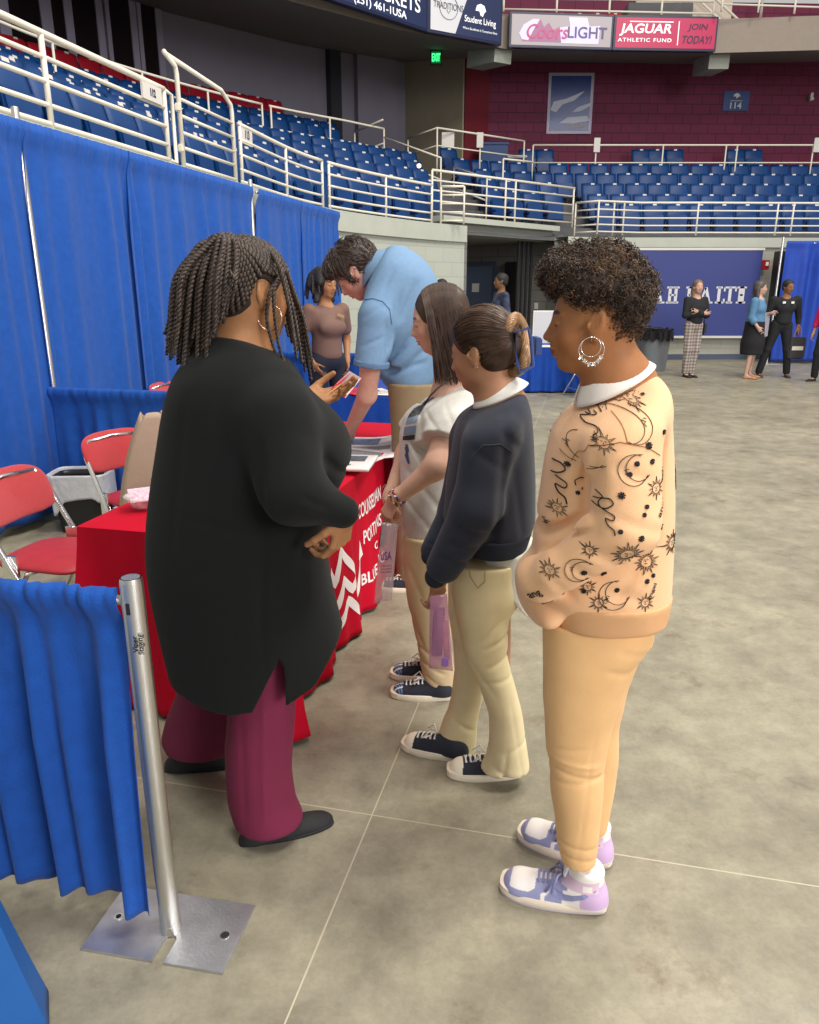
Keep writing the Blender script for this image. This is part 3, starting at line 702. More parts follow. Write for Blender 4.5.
# raised bar over the corner seats, small stair rail
d0, d1 = at(503, 170, 19.4), at(533, 170, 19.9); d0.z = d1.z = ZW-0.75
railing('cream single raised rail over the corner seats', [d0, d1], [1.05], [d0], 0.02)
d0, d1 = at(454, 175, 18.9), at(487, 180, 17.6); d0.z = ZW-0.9; d1.z = ZW-1.25
t = thing('stair_handrail', 'short sloping cream handrail between the stairs and corner seats', 'railing', d1)
MB().tube([d0, d0+UP*0.95, d1+UP*0.9, d1], 0.02, 8).build('top_rail', M['cream'], t, smooth=True); MB().tube([d0+UP*0.5, d1+UP*0.45], 0.018, 8).build('rail', M['cream'], t, smooth=True)
# bridge railing over the tunnel
ba, bb = at(432, 200, 14.9), at(574, 200, 17.6)
ba.z = bb.z = 2.82
def lerpu(u): 
    best = min(range(201), key=lambda i: abs(proj(ba.lerp(bb, i/200)+UP*0.4)[0]-u)); return ba.lerp(bb, best/200)
railing('cream five-bar railing on the bridge over the tunnel mouth', [ba, bb], [0.80, 0.63, 0.46, 0.28, 0.10], [lerpu(u) for u in (432, 505, 515, 573)], 0.02)
e0, e1 = at(441, 200, 14.2), at(464, 205, 14.2); e0.z = e1.z = ZT
t = railing('small cream five-bar gate at the end of the curved wall', [e0, e1], [0.62, 0.48, 0.34, 0.2, 0.06], [e0, e1], 0.018, name='pipe_gate'); t['category'] = 'gate'
# far wall railing
f0 = at(576, 205, 17.35); f1 = at(599, 203, 16.95); 
fs = [Vector((f0.x, f0.y, ZT)), Vector((f1.x, f1.y, ZT))]+[bowl(s_at(u, 0.1, 3.0), 0.1, ZT)[0] for u in (640, 700, 760, 819, 870, 930)]
railing('cream five-bar railing on top of the far wall above the banner', fs, [0.66, 0.50, 0.35, 0.20, 0.06], [fs[0], fs[1]]+[bowl(s_at(u, 0.1, 3.0), 0.1, ZT)[0] for u in (614, 624, 697, 777, 792)], 0.019)
# white plates hung on the walkway rails
for (u, v, D, lb) in [(480, 140, 20.35, 'blank white plate on the walkway railing beside the blue bins'), (597, 145, 21.4, 'blank white plate on the railing under the wall picture'), (448, 140, 20.0, 'larger white plate on the railing corner by the tan wall'), (817, 145, 21.4, 'blank white plate at the right end of the walkway railing')]:
    c = at(u, v, D); tag(MB().box(c, (0.16 if u != 448 else 0.3, 0.02, 0.34)).build('rail_plate', M['plate'], loc=c), lb, 'sign')
# bins on the walkway
c = at(493, 158, 22.6); c.z = ZW
t = thing('walkway_cabinet', 'tall blue cabinet against the dark red wall on the walkway', 'cabinet', c)
MB().box(c+UP*0.55, (0.75, 0.5, 1.1), None, 0.03).build('body', M['seat'], t); MB().box(c+UP*1.12, (0.79, 0.54, 0.06), None, 0.01).build('lid', M['seat'], t)
c = at(516, 160, 22.3); c.z = ZW
t = thing('recycling_bin', 'small blue recycling bin with pale lid and symbol', 'bin', c)
MB().box(c+UP*0.36, (0.5, 0.5, 0.72), None, 0.03).build('body', M['seatd'], t); MB().box(c+UP*0.75, (0.54, 0.54, 0.07), None, 0.02).build('lid', mat('pale_grey_lid', srgb(170, 172, 176), 0.5), t)
mb = MB()
for k in range(3):
    a0 = 2*pi*k/3; mb.tube([c+Vector((0.10*cos(a0+j*0.22), -0.26, 0.40+0.10*sin(a0+j*0.22))) for j in range(7)], 0.018, 5)
mb.build('symbol', M['plate'], t)
# ------------------------------------------------------------------ boards, signs and pictures above
def board_frame(a, b, z0, z1, mface, name, label, cat, emit=True):
    pass
m_navyb = mat('navy_board_face', srgb(20, 34, 72), 0.4, emit=0.35)
m_frame = mat('navy_board_frame', srgb(16, 26, 64), 0.4)
m_lit_w = mat('lit_white_lettering', srgb(235, 235, 235), 0.4, emit=0.55)
def seg_board(name, label, ua, va, ub, vb, out, z0, z1, face):
    a, b = gr(ua, va, FZ0), gr(ub, vb, FZ0); d = (b-a).normalized(); n = Vector((d.y, -d.x, 0))
    if n.y > 0: n = -n
    a = a+n*out; b = b+n*out; L = (b-a).length; c = (a+b)/2; R = Matrix.Rotation(atan2(d.y, d.x), 3, 'Z')
    cz = (z0+z1)/2; t = thing(name, label, 'sign', Vector((c.x, c.y, z0)))
    MB().box(Vector((c.x, c.y, cz)), (L, 0.16, z1-z0), R, 0.01).build('frame', m_frame, t)
    f = Vector((c.x, c.y, cz))+n*0.085
    MB().box(f, (L-0.1, 0.01, z1-z0-0.1), R).build('face', face, t)
    return t, f+n*0.012, d, L, z1-z0, n
# left ring board: ticket line, then two small panels
t, f, d, L, H_, n = seg_board('ring_board', 'long navy lit board with a ticket phone number, upper left', 170, -50, 421, 33, 0.12, FZ0-0.02, FZ1+0.55, m_navyb)
mb = MB(); fit_text(mb, 'TICKETS', 1.5, 0.28, f+d*(L/2-1.0)+UP*(0.44-H_/2), d, UP, bold=0.01)
fit_text(mb, '(251) 461-1USA', 1.5, 0.19, f+d*(L/2-1.42)+UP*(0.15-H_/2), d, UP, bold=0.012); mb.build('lettering', m_lit_w, t)
t, f, d, L, H_, n = seg_board('sponsor_board', 'white and navy lit board with two sponsor names beside the ticket board', 422, 33.5, 496, 47, 0.14, FZ0-0.02, FZ1+0.35, m_navyb)
mb = MB(); P = [f-d*(L/2-0.08)+UP*(H_/2-0.06), f-d*(L/2-0.08)-UP*(H_/2-0.06), f-d*0.28-UP*(H_/2-0.06), f+d*0.12+UP*(H_/2-0.06)]
mb.add(P, [(0, 1, 2, 3)]); mb.build('white_panel', mat('lit_grey_panel', srgb(196, 196, 200), 0.4, emit=0.3), t)
m_dg = mat('grey_lettering', srgb(70, 74, 84), 0.5)
mb = MB(); fit_text(mb, 'TRADITIONS', 0.78, 0.13, f-d*(L/2-0.54)+UP*0.02+n*0.01, d, UP, bold=0.006)
mb.tube([f-d*(L/2-0.54)+UP*0.0+n*0.012+d*0.24*cos(a)+UP*0.24*sin(a) for a in [i*2*pi/24 for i in range(24)]], 0.006, 4, closed=True)
mb.tube([f-d*(L/2-0.54)-UP*0.05+n*0.012-d*0.05, f-d*(L/2-0.54)-UP*0.12+n*0.012, f-d*(L/2-0.54)-UP*0.05+n*0.012+d*0.05], 0.006, 4); mb.build('lettering', m_dg, t)
mb = MB(); fit_text(mb, 'Student Living', 0.86, 0.17, f+d*(L/2-0.62)-UP*0.16, d, UP, bold=0.006)
fit_text(mb, 'Where Excellence Is Convenient Here', 0.95, 0.05, f+d*(L/2-0.62)-UP*0.33, d, UP)
hp = f+d*(L/2-0.62)+UP*0.07
mb.add([hp+d*x+UP*y for x, y in [(-0.14, -0.02), (-0.10, 0.09), (0.0, 0.13), (0.10, 0.10), (0.15, 0.0), (0.10, -0.04), (0.06, -0.12), (0.0, -0.10), (-0.03, -0.02)]], [tuple(range(9))]); mb.build('white_lettering', m_lit_w, t)
# right video board in two halves
t, f, d, L, H_, n = seg_board('video_board', 'lit video board with a mountain advert, left half of the pair', 507, 48.5, 609, 51.5, 0.12, FZ0-0.02, FZ1-0.01, mat('lit_mauve_face', srgb(158, 148, 152), 0.4, emit=0.28))
m_mt = mat('lit_pink_mountain', srgb(150, 92, 130), 0.4, emit=0.3); m_lav = mat('lit_lavender', srgb(196, 190, 232), 0.4, emit=0.4); m_ye = mat('lit_pink_script', srgb(176, 60, 110), 0.4, emit=0.3)
mb = MB(); c0 = f-d*(L/2-0.85)
mb.add([c0+d*x+UP*y for x, y in [(-0.55, -0.24), (-0.30, 0.10), (-0.22, 0.05), (-0.12, 0.22), (-0.03, 0.06), (0.08, 0.16), (0.2, 0.0), (0.34, 0.08), (0.6, -0.24)]], [tuple(range(9))]); mb.build('mountain', m_mt, t)
mb = MB(); mb.add([c0-n*-0.004+d*x+UP*y for x, y in [(-0.55, -0.2), (-0.62, -0.08), (-0.52, 0.1), (-0.3, 0.22), (-0.14, 0.22), (-0.28, 0.0), (-0.4, -0.22)]], [tuple(range(7))]); mb.build('lavender_arc', m_lav, t); mb = MB()
c1 = f+d*0.5; mb.add([c1+n*0.002+d*x+UP*y for x, y in [(-0.5, -0.26), (-0.55, 0.06), (-0.3, 0.1), (-0.35, 0.28), (0.1, 0.28), (0.16, 0.1), (0.42, 0.12), (0.40, -0.26)]], [tuple(range(8))]); mb.build('white_shape', m_lav, t)
mb = MB(); fit_text(mb, 'Coors', 1.0, 0.30, f-d*0.34+UP*-0.03+n*0.01, d, UP, bold=0.012, shear=0.25); mb.build('script', m_ye, t)
mb = MB(); fit_text(mb, 'LIGHT', 0.95, 0.24, f+d*0.62-UP*0.03+n*0.012, d, UP, bold=0.014); mb.build('lettering', mat('lit_plum_lettering', srgb(84, 70, 120), 0.4), t)
t, f, d, L, H_, n = seg_board('video_board', 'lit crimson video board of an athletic fund, right half of the pair', 610, 51.5, 712, 53, 0.12, FZ0-0.02, FZ1-0.01, mat('lit_crimson_face', srgb(170, 12, 72), 0.4, emit=0.30))
mb = MB(); fit_text(mb, 'JAGUAR', 1.25, 0.26, f-d*0.48+UP*0.06, d, UP, bold=0.02, shear=0.18); mb.box(f-d*0.36+UP*0.23, (1.05, 0.005, 0.02), Matrix.Rotation(atan2(d.y, d.x), 3, 'Z'))
fit_text(mb, 'ATHLETIC FUND', 1.3, 0.08, f-d*0.50-UP*0.15, d, UP, bold=0.012, spacing=1.2); mb.box(f+d*0.30, (0.02, 0.005, 0.5), Matrix.Rotation(atan2(d.y, d.x), 3, 'Z')); mb.build('lettering', m_lit_w, t)
mb = MB(); fit_text(mb, 'JOIN', 0.46, 0.17, f+d*0.76+UP*0.12, d, UP, bold=0.02, shear=0.2); fit_text(mb, 'TODAY!', 0.72, 0.17, f+d*0.76-UP*0.13, d, UP, bold=0.02, shear=0.2); mb.build('dark_lettering', mat('plum_lettering', srgb(60, 16, 60), 0.5), t)
# rails of the upper deck
for (us, lb) in [((395, 500), 'thin white rail on the upper deck left of the video boards'), ((505, 716), 'thin white rail above the video boards'), ((725, 870), 'white two-bar rail at the right end of the upper deck')]:
    a, b = gr(us[0], 24 if us[0] < 500 else 42, FZ0), gr(us[1], 42 if us[0] < 500 else 46, FZ0)
    a.z = b.z = FZ1; nn = Vector((-(b-a).y, (b-a).x, 0)).normalized()*0.35; a += nn; b += nn
    railing(lb, [a, b], [0.42, 0.15] if us[0] > 700 else [0.3, 0.05], [a.lerp(b, k/4) for k in range(5)], 0.025)
sg = gr(760, 51, FZ0)+Vector((0, 2.4, 0)); sg.z = FZ1
t = thing('stair_handrail', 'cream sloping double handrail rising on the upper deck at top right', 'railing', sg)
for k in (0.0, 0.35): MB().tube([sg+Vector((-1.6, 0, 1.7+k)), sg+Vector((0.3, 0, 0.3+k)), sg+Vector((0.9, 0, 0.3+k)), sg+Vector((0.9, 0, 1.5))], 0.035, 8).build('rail', M['cream'], t, smooth=True)
MB().box(sg+Vector((-1.0, 0.6, 1.62)), (2.6, 0.2, 3.2)).build('stair_side', mat('cream_stair_side', srgb(210, 196, 180), 0.8), t)
c = gr(598, 52, FZ0)+Vector((1.6, 0.9, 0)); c.z = FZ1+0.06; tag(MB().box(c+UP*0.2, (1.6, 0.6, 0.5), None, 0.02).build('deck_box', M['tread'], loc=c), 'grey block on the upper deck between the red seats and the stairs', 'block')
# wall picture, section sign, exit sign
WD = wall_y(at(570, 104, 23.3).x)-0.035; c = at(570, 104, WD)
c2 = at(570, 73, WD); c3 = at(570, 134, WD); hgt = c2.z-c3.z; wid = (at(593, 104, WD)-at(548, 104, WD)).x; c.z = (c2.z+c3.z)/2
t = thing('wall_picture', 'tall framed blue and white sports picture on the maroon wall', 'picture', c)
MB().box(c, (wid, 0.06, hgt)).build('frame', mat('grey_frame', srgb(170, 160, 178), 0.4), t)
MB().box(c-Vector((0, 0.035, 0)), (wid-0.16, 0.01, hgt-0.16)).build('print', mat('blue_print', srgb(48, 68, 128), 0.25, var=0.2, vscale=1.2), t)
mb = MB()
for pts in ([(-0.5, -0.25), (-0.42, -0.05), (-0.1, 0.02), (0.35, 0.2), (0.1, -0.02), (-0.2, -0.12), (-0.35, -0.3)], [(-0.25, -0.55), (-0.05, -0.42), (0.45, -0.38), (0.5, -0.5), (0.1, -0.56)], [(0.05, -0.3), (0.2, -0.18), (0.5, -0.08), (0.5, -0.16), (0.25, -0.28)]):
    mb.add([c+Vector((x*wid*0.88, -0.045, y*hgt*0.7+0.1)) for x, y in pts], [tuple(range(len(pts)))])
mb.build('white_shapes', mat('print_white', srgb(178, 182, 196), 0.4), t)
mb = MB(); fit_text(mb, 'GO JAGS', 0.5, 0.12, c+Vector((0.2, -0.05, -hgt*0.38)), (1, 0, 0), UP); mb.build('caption', mat('print_gold', srgb(160, 140, 90), 0.4), t)
c = at(736, 101, wall_y(at(736, 101, 23.6).x)-0.022); t = thing('section_sign', 'blue section sign reading 114 on the maroon wall', 'sign', c)
MB().box(c, (0.72, 0.04, 0.5)).build('board', mat('blue_sign', srgb(16, 58, 120), 0.4), t)
mb = MB(); fit_text(mb, '114', 0.32, 0.16, c+Vector((0, -0.026, -0.12)), (1, 0, 0), UP, bold=0.02); mb.box(c+Vector((0, -0.024, 0.0)), (0.34, 0.004, 0.012))
mb.add([c+Vector((x, -0.026, y+0.11)) for x, y in [(-0.10, 0), (-0.07, 0.06), (0.0, 0.09), (0.07, 0.06), (0.10, 0.0), (0.05, -0.01), (0.0, -0.06), (-0.02, 0.0)]], [tuple(range(8))]); mb.build('lettering', M['plate'], t)
c = at(811, 97, wall_y(at(811, 97, 23.6).x)-0.06); tag(MB().box(c, (0.08, 0.12, 0.2), None, 0.01).box(c+Vector((0, -0.06, -0.06)), (0.1, 0.06, 0.06)).build('wall_speaker', M['plate'], loc=c), 'tiny white device high on the maroon wall at right', 'device')
c = at(436, 58, 21.6); t = thing('exit_sign', 'green lit EXIT sign under the soffit by the tan wall', 'sign', c)
MB().box(c, (0.30, 0.10, 0.32), None, 0.01).build('housing', M['black'], t); MB().box(c+Vector((0, -0.055, 0)), (0.24, 0.005, 0.26)).build('face', mat('exit_green_dark', (0.0, 0.12, 0.03), 0.4, emit=1.0), t)
mb = MB(); fit_text(mb, 'EXIT', 0.21, 0.18, c+Vector((0, -0.062, 0)), (1, 0, 0), UP, bold=0.03); mb.build('lettering', mat('exit_green', (0.05, 1.0, 0.22), 0.4, emit=2.2), t)
c = at(419, 166, 16.9); tag(MB().lathe([(0.01, -0.04), (0.04, -0.02), (0.045, 0.02), (0.02, 0.04)], c, 12).build('step_light', mat('warm_lamp', (1, 0.75, 0.4), 0.4, emit=3), loc=c), 'small glowing warm lamp at the foot of the stairs', 'lamp')
# ------------------------------------------------------------------ pipe and drape
def curtain(a, b, z0, z1, seed, nf, amp, t, m=None, name='curtain', gather=0.05, flare=None, nu=None, spread=0.0):
    rnd = random.Random(seed); a = Vector(a); b = Vector(b); d = (b-a).normalized(); n = Vector((d.y, -d.x, 0)); L = (b-a).length
    ph = [(rnd.uniform(0.6, 1.4)*nf*k, rnd.uniform(0, 6.3), 1.0/k**0.7) for k in (1, 1.7, 2.6)]
    gph = [(rnd.uniform(0.8, 1.2)*L*q, rnd.uniform(0, 6.3)) for q in (70, 113, 160)]
    nu = nu or max(60, int(L*70))
    def fn(u, v):
        z = z0+(z1-z0)*v; h = (z1-z)
        A = amp*min(1.0, 0.08+h*2.2)
        y = sum(A*w_*sin(6.283*f_*u+p_+0.35*sin(2.1*v+p_)) for f_, p_, w_ in ph)/1.6
        g = max(0.0, 1-h/(gather*2.6)); y += 0.0038*g*sum(sin(f_*u+p_+3*v) for f_, p_ in gph)
        y += 0.032*math.exp(-((h-gather*0.6)/(gather*0.9))**2)
        if flare: y += flare(u, v)
        q = a+d*(L*u+spread*(2*u-1)*min(1, h*1.6))+n*y; q.z = z+(0.006*sin(f0*u) if v == 0 else 0)
        return q
    f0 = 2*pi*nf
    mb = MB(); mb.grid(fn, nu, 42); o = mb.build(name, m or M['blue'], t, smooth=True, solid=0.002)
    return o
def drape_thing(label, a, b, z0, z1, seed, nf=4, amp=0.035, group=None, gather=0.05, rod=True, m=None, spread=0.0):
    c = (Vector(a)+Vector(b))/2; t = thing('blue_drape', label, 'drape', (c.x, c.y, 0), group)
    a = Vector(a); b = Vector(b)
    curtain(a, b, z0, z1, seed, nf, amp, t, m, gather=gather, spread=spread)
    if rod: MB().tube([a+UP*(z1-0.04), b+UP*(z1-0.04)], 0.012, 10).build('cross_rod', M['alu'], t, smooth=True)
    return t
def drape_pole(p, h, label, base=0.45, rot=0.0, r=0.024):
    t = thing('drape_pole', label, 'pole', p)
    p = Vector(p); MB().tube([p+UP*0.006, p+UP*(h-0.012), p+UP*h], [r, r, r*0.88], 20).build('pole', M['alu'], t, smooth='auto')
    R = Matrix.Rotation(rot, 3, 'Z'); MB().box(p+UP*0.005, (base, base, 0.008), R, 0.002).build('base_plate', M['platem'], t)
    return t
dD = -3.6
def pa_(u, v=160):
    r = ray(u, v); k = dD/(r.dot(N2)); return (Vector((0, 0, EYE))+r*k).dot(E2)
ZD = 2.60
segs = [(-70, 17, 'nearest the camera at the left edge, before the white pole', 100), (23, 126, 'just past the first white pole', 140), (127, 199, 'second past the first white pole', 170), (200, 251, 'just before the second white pole', 185), (256, 300, 'just past the second white pole, behind the standing man', 195), (300, 338, 'at its far end beside the grey block wall', 208)]
for i, (u0, u1, lb, v) in enumerate(segs):
    a0, a1 = pa_(u0, v), pa_(u1, v)
    drape_thing('tall blue drape panel %s' % lb, ar(a0, dD), ar(a1, dD), 0.07, ZD, 10+i, nf=2.2*(a1-a0), amp=0.028, gather=0.07, spread=0.05)
for u, v, lb in [(20, 118, 'tall pale aluminium drape pole near the left edge'), (253, 187, 'tall aluminium drape pole above the head of the woman in black')]:
    p = ar(pa_(u, v), dD-0.03); drape_pole((p.x, p.y, 0), 2.68, lb, 0.4, AYAW)
# low divider behind the red table, and the one behind the second table
w0 = gr(50, 388, 0.92); w0.z = 0
drape_thing('low blue drape divider behind the red table and the waste bin', w0, w0+N2*1.5, 0.05, 0.93, 31, nf=7, amp=0.03, gather=0.06)
w1 = gr(362, 353, 0.93); w1.z = 0
drape_thing('low blue drape divider behind the woman in the brown shirt', w1-N2*1.7, w1+N2*0.3, 0.05, 0.93, 32, nf=7, amp=0.03, gather=0.06)
# front divider with its pole and base plate
pp = Vector((-0.618, 1.549, 0)); dd = Vector((0.9805, -0.196, 0)).normalized()
t = thing('blue_drape', 'low blue drape divider in the left foreground hanging beside the metal pole', 'drape', (-1.1, 1.64, 0))
def flare(u, v): return 0.05*(1-v)*max(0, (u-0.8)/0.2)**2
curtain(pp-dd*1.15+Vector((0, 0.02, 0)), pp-dd*0.03+Vector((0, 0.015, 0)), 0.07, 0.955, 5, 5.2, 0.036, t, flare=flare, gather=0.05, nu=200)
MB().tube([pp-dd*1.2+UP*0.918+Vector((0, 0.045, 0)), pp-dd*0.02+UP*0.918+Vector((0, 0.012, 0))], 0.012, 10).build('cross_rod', M['alu'], t, smooth=True)
t = thing('drape_pole', 'short metal pole with square slotted base plate in the left foreground', 'pole', pp)
MB().tube([pp+UP*0.006, pp+UP*0.968, pp+UP*0.982], [0.0255, 0.0255, 0.023], 28, cap=False).lathe([(0.0, 0.970), (0.0205, 0.971), (0.0205, 0.982), (0.0235, 0.982)], pp, 28).build('pole', M['alu'], t, smooth='auto')
MB().box(pp+Vector((-0.004, -0.0245, 0.915)), (0.009, 0.004, 0.028), None, 0.001).build('slot', M['ink'], t)
MB().tube([pp+UP*0.004, pp+UP*0.03], [0.027, 0.0262], 28).build('collar', M['alu'], t, smooth='auto')
mb = MB(); xd, yd = Vector((1, 0, 0)), UP
for i, tx in enumerate(['Viper', 'Staging']): text_on(mb, tx, 0.018, pp+Vector((0.004+0.012*i, -0.0268, 0.83)), UP, Vector((-1, 0, 0)), bold=0.0003)
mb.build('marker_writing', M['ink'], t)
mb = MB(); bc = [gr(82, 950), gr(125, 888), gr(256, 907), gr(222, 976)]
ce = (bc[0]+bc[1]+bc[2]+bc[3])/4; fx = ((bc[3]-bc[0])+(bc[2]-bc[1])).normalized(); fy = Vector((-fx.y, fx.x, 0))
hx, hy = 0.205, 0.125
hx = ((bc[3]-bc[0]).length+(bc[2]-bc[1]).length)/4; hy = ((bc[1]-bc[0]).length+(bc[2]-bc[3]).length)/4
sl = 0.22*hx
def bpt(x, y): q = ce+fx*x+fy*y; return (q.x, q.y)
slot_x = (gr(163, 955)-ce).dot(fx)
poly = [bpt(-hx, -hy), bpt(slot_x-0.016, -hy)]+[bpt(slot_x-0.016*cos(a), -hy+0.065+0.016*sin(a)) for a in [i*pi/8 for i in range(9)]]+[bpt(slot_x+0.016, -hy), bpt(hx, -hy), bpt(hx, hy), bpt(-hx, hy)]
mb.prism(poly, 0.001, 0.008); bpl = mb.build('base_plate', M['platem'], t)
for u, v in [(119, 919), (225, 938)]:
    q = gr(u, v); MB().tube([q+UP*0.008, q+UP*0.0095], [0.012, 0.012], 16).build('bolt_ring', M['chrome'], bpl)
    MB().tube([q+UP*0.0095, q+UP*0.0102], [0.007, 0.007], 16).build('bolt_hole', M['ink'], bpl)
# blue covered corner in the very foreground left
# ------------------------------------------------------------------ tables
def folding_table(A, L, W, label, top=0.735):
    """A = near back corner; L along E2, W along N2"""
    t = thing('folding_table', label, 'table', A); A = Vector(A); R = Matrix.Rotation(AYAW, 3, 'Z'); c = A+E2*L/2+N2*W/2
    MB().box(c+UP*(top-0.02), (W-0.03, L-0.03, 0.035), R, 0.005).build('tabletop', M['white'], t)
    for sy in (0.2, L-0.2):
        for sx in (0.08, W-0.08):
            q = A+E2*sy+N2*sx; MB().tube([q+UP*(top-0.04), q+UP*0.0], 0.014, 8).build('leg', M['chrome'], t, smooth=True)
    return t
def tablecloth(A, L, W, m, label, zt=0.742, drop=0.02, seed=1, skirt=0.05, corner=0.06, nf=3.6, name='tablecloth', solid=0.002):
    A = Vector(A); per = [(0, 0), (W, 0), (W, L), (0, L)]; P = 2*(L+W); rnd = random.Random(seed); rc = 0.035
    ph = [rnd.uniform(0, 6.28) for _ in range(6)]
    def peri(s):
        s = s % P
        if s < W: return s, 0.0, (0, -1), min(s, W-s)
        s -= W
        if s < L: return W, s, (1, 0), min(s, L-s)
        s -= L
        if s < W: return W-s, L, (0, 1), min(s, W-s)
        s -= W; return 0.0, L-s, (-1, 0), min(s, L-s)
    n = int(P/0.012)
    def point(s, v):
        x, y, nn, cd_ = peri(s); h = zt*(1-v) if v > 0 else zt
        k = v  # 0 at top, 1 at hem
        z = zt-(zt-drop)*k
        cr = math.exp(-cd_/0.06)
        # blend normals near corners
        out = 0.004+skirt*k**1.5*(0.55+0.45*sin(nf*6.283*s/1.0+ph[0]+0.5*sin(3*s)))+corner*cr*k**1.2
        out += 0.010*k*sin(nf*2.7*6.283*s+ph[1])
        cx, cy = (W/2, L/2)
        dx, dy = nn
        if cr > 0.02:
            ex = 1 if x > W/2 else -1; ey = 1 if y > L/2 else -1
            w_ = cr*0.5; dx = dx*(1-w_)+ex*w_ if nn[0] == 0 else dx; dy = dy*(1-w_)+ey*w_ if nn[1] == 0 else dy
        return A+N2*(x+dx*out)+E2*(y+dy*out)+UP*z
    mb = MB(); nv = 26
    V = []; F = []
    # top: inner ring then edge
    ins = []
    for i in range(n):
        x, y, nn, _ = peri(P*i/n); V.append(A+N2*(x+(0.01 if x == 0 else -0.01 if x == W else 0))+E2*(y+(0.01 if y == 0 else -0.01 if y == L else 0))+UP*(zt+0.004))
    for j in range(nv):
        for i in range(n): V.append(point(P*i/n, j/(nv-1)))
    F.append(tuple(range(n)))
    for j in range(nv):
        for i in range(n):
            a0 = (j)*n+i; a1 = j*n+(i+1) % n; F.append((a0, a0+n, a1+n, a1))
    mb.add(V, F); o = mb.build(name, m, smooth='auto', loc=(A.x, A.y, 0), solid=solid); tag(o, label, 'tablecloth')
    return o, point
RA = Vector((-1.233, 2.655, 0)); RL, RW = 2.36, 0.775
folding_table(RA, RL, RW, 'long folding table hidden under the red cloth')
rcloth, rpt = tablecloth(RA, RL, RW, M['red'], 'bright red tablecloth with white arrow logo and lettering on its front', seed=4, skirt=0.055, corner=0.09, nf=2.6)
rb = bvh_of(rcloth)
def on_front(sy, z, off=0.004):     # a point on the cloth's front face, at distance sy along the table and height z
    o = RA+E2*sy+N2*(RW+1.0)+UP*z; h = rb.ray_cast(o, -N2, 2.0)
    if h[0] is None: return RA+E2*sy+N2*(RW+0.02)+UP*z
    return h[0]+N2*off
m_wl = mat('white_print', srgb(236, 226, 226), 0.6)
def tex_front(mb, body, s0, s1, z, hh, bold=0.02):
    V, F = text_geo(body, 1.0, bold)
    bm = bmesh.new(); vs = [bm.verts.new(p) for p in V]
    for f in F:
        try: bm.faces.new([vs[i] for i in f])
        except ValueError: pass
    bmesh.ops.subdivide_edges(bm, edges=[e for e in bm.edges if e.calc_length() > 0.3], cuts=2, use_grid_fill=False)
    bm.verts.index_update(); V = [v.co.copy() for v in bm.verts]; F = [tuple(v.index for v in f.verts) for f in bm.faces]; bm.free()
    x0 = min(p.x for p in V); x1 = max(p.x for p in V); y0 = min(p.y for p in V); y1 = max(p.y for p in V)
    mb.add([on_front(s0+(s1-s0)*(p.x-x0)/(x1-x0), z+hh*((p.y-y0)/(y1-y0)-0.5)) for p in V], F)
def s_front(u, v):       # arena coordinate on the front plane for a photo position
    r = ray(u, v); d0 = RA.dot(N2)+RW+0.03; k = d0/r.dot(N2); q = Vector((0, 0, EYE))+r*k; return q.dot(E2)-RA.dot(E2), q.z
mb = MB()
for body, (ua, va), (ub, vb), hh in [('COUNSELMAN', (363, 517), (384, 489), 0.075), ('PORTIONS', (367, 540), (384, 517), 0.07), ('OR', (375, 548), (381, 538), 0.04), ('BLUE & PO', (366, 582), (386, 554), 0.06)]:
    sa, za = s_front(ua, va); sb, zb = s_front(ub, vb); tex_front(mb, body, sa, sb+0.0, (za+zb)/2, hh)
pr = mb.build('lettering', m_wl, rcloth)
def ribbon_front(mb, pts, w):
    P = []
    for i in range(len(pts)-1):
        (s0, z0), (s1, z1) = pts[i], pts[i+1]; n = max(2, int(math.hypot(s1-s0, z1-z0)/0.015))
        for k in range(n): P.append((s0+(s1-s0)*k/n, z0+(z1-z0)*k/n))
    P.append(pts[-1]); V = []; F = []
    for i, (s, z) in enumerate(P):
        a = P[max(i-1, 0)]; b = P[min(i+1, len(P)-1)]; dx, dz = b[0]-a[0], b[1]-a[1]; l = math.hypot(dx, dz) or 1
        nx, nz = -dz/l*w/2, dx/l*w/2; V += [on_front(s+nx, z+nz), on_front(s-nx, z-nz)]
    for i in range(len(P)-1): F.append((2*i, 2*i+1, 2*i+3, 2*i+2))
    mb.add(V, F)
mb = MB()
L1 = [(344, 551), (356, 573), (351, 590), (345, 581), (342, 622), (337, 600)]
L2 = [(363, 556), (359, 575), (354, 607), (349, 603), (344, 625)]
for L_ in ([(335, 572), (340, 585), (344, 551), (356, 573), (351, 589), (346, 580), (341, 610), (336, 600)], [(342, 628), (349, 600), (354, 610), (360, 590), (364, 556)]):
    ribbon_front(mb, [s_front(*q) for q in L_], 0.042)
sa, za = s_front(364, 552); mb.add([on_front(sa-0.045, za-0.03), on_front(sa+0.045, za-0.03), on_front(sa+0.0, za+0.06)], [(0, 1, 2)])
mb.build('arrow_logo', m_wl, rcloth)
# swoosh of lettering on the near end, top right
mb = MB(); q0 = RA+N2*0.62-E2*0.012+UP*0.60
mb.tube([q0+N2*(x*0.1)+UP*(0.012*sin(x*9)) -E2*0.008 for x in (0, .3, .6, .9, 1.2)], 0.003, 4); mb.build('small_logo', m_wl, rcloth)
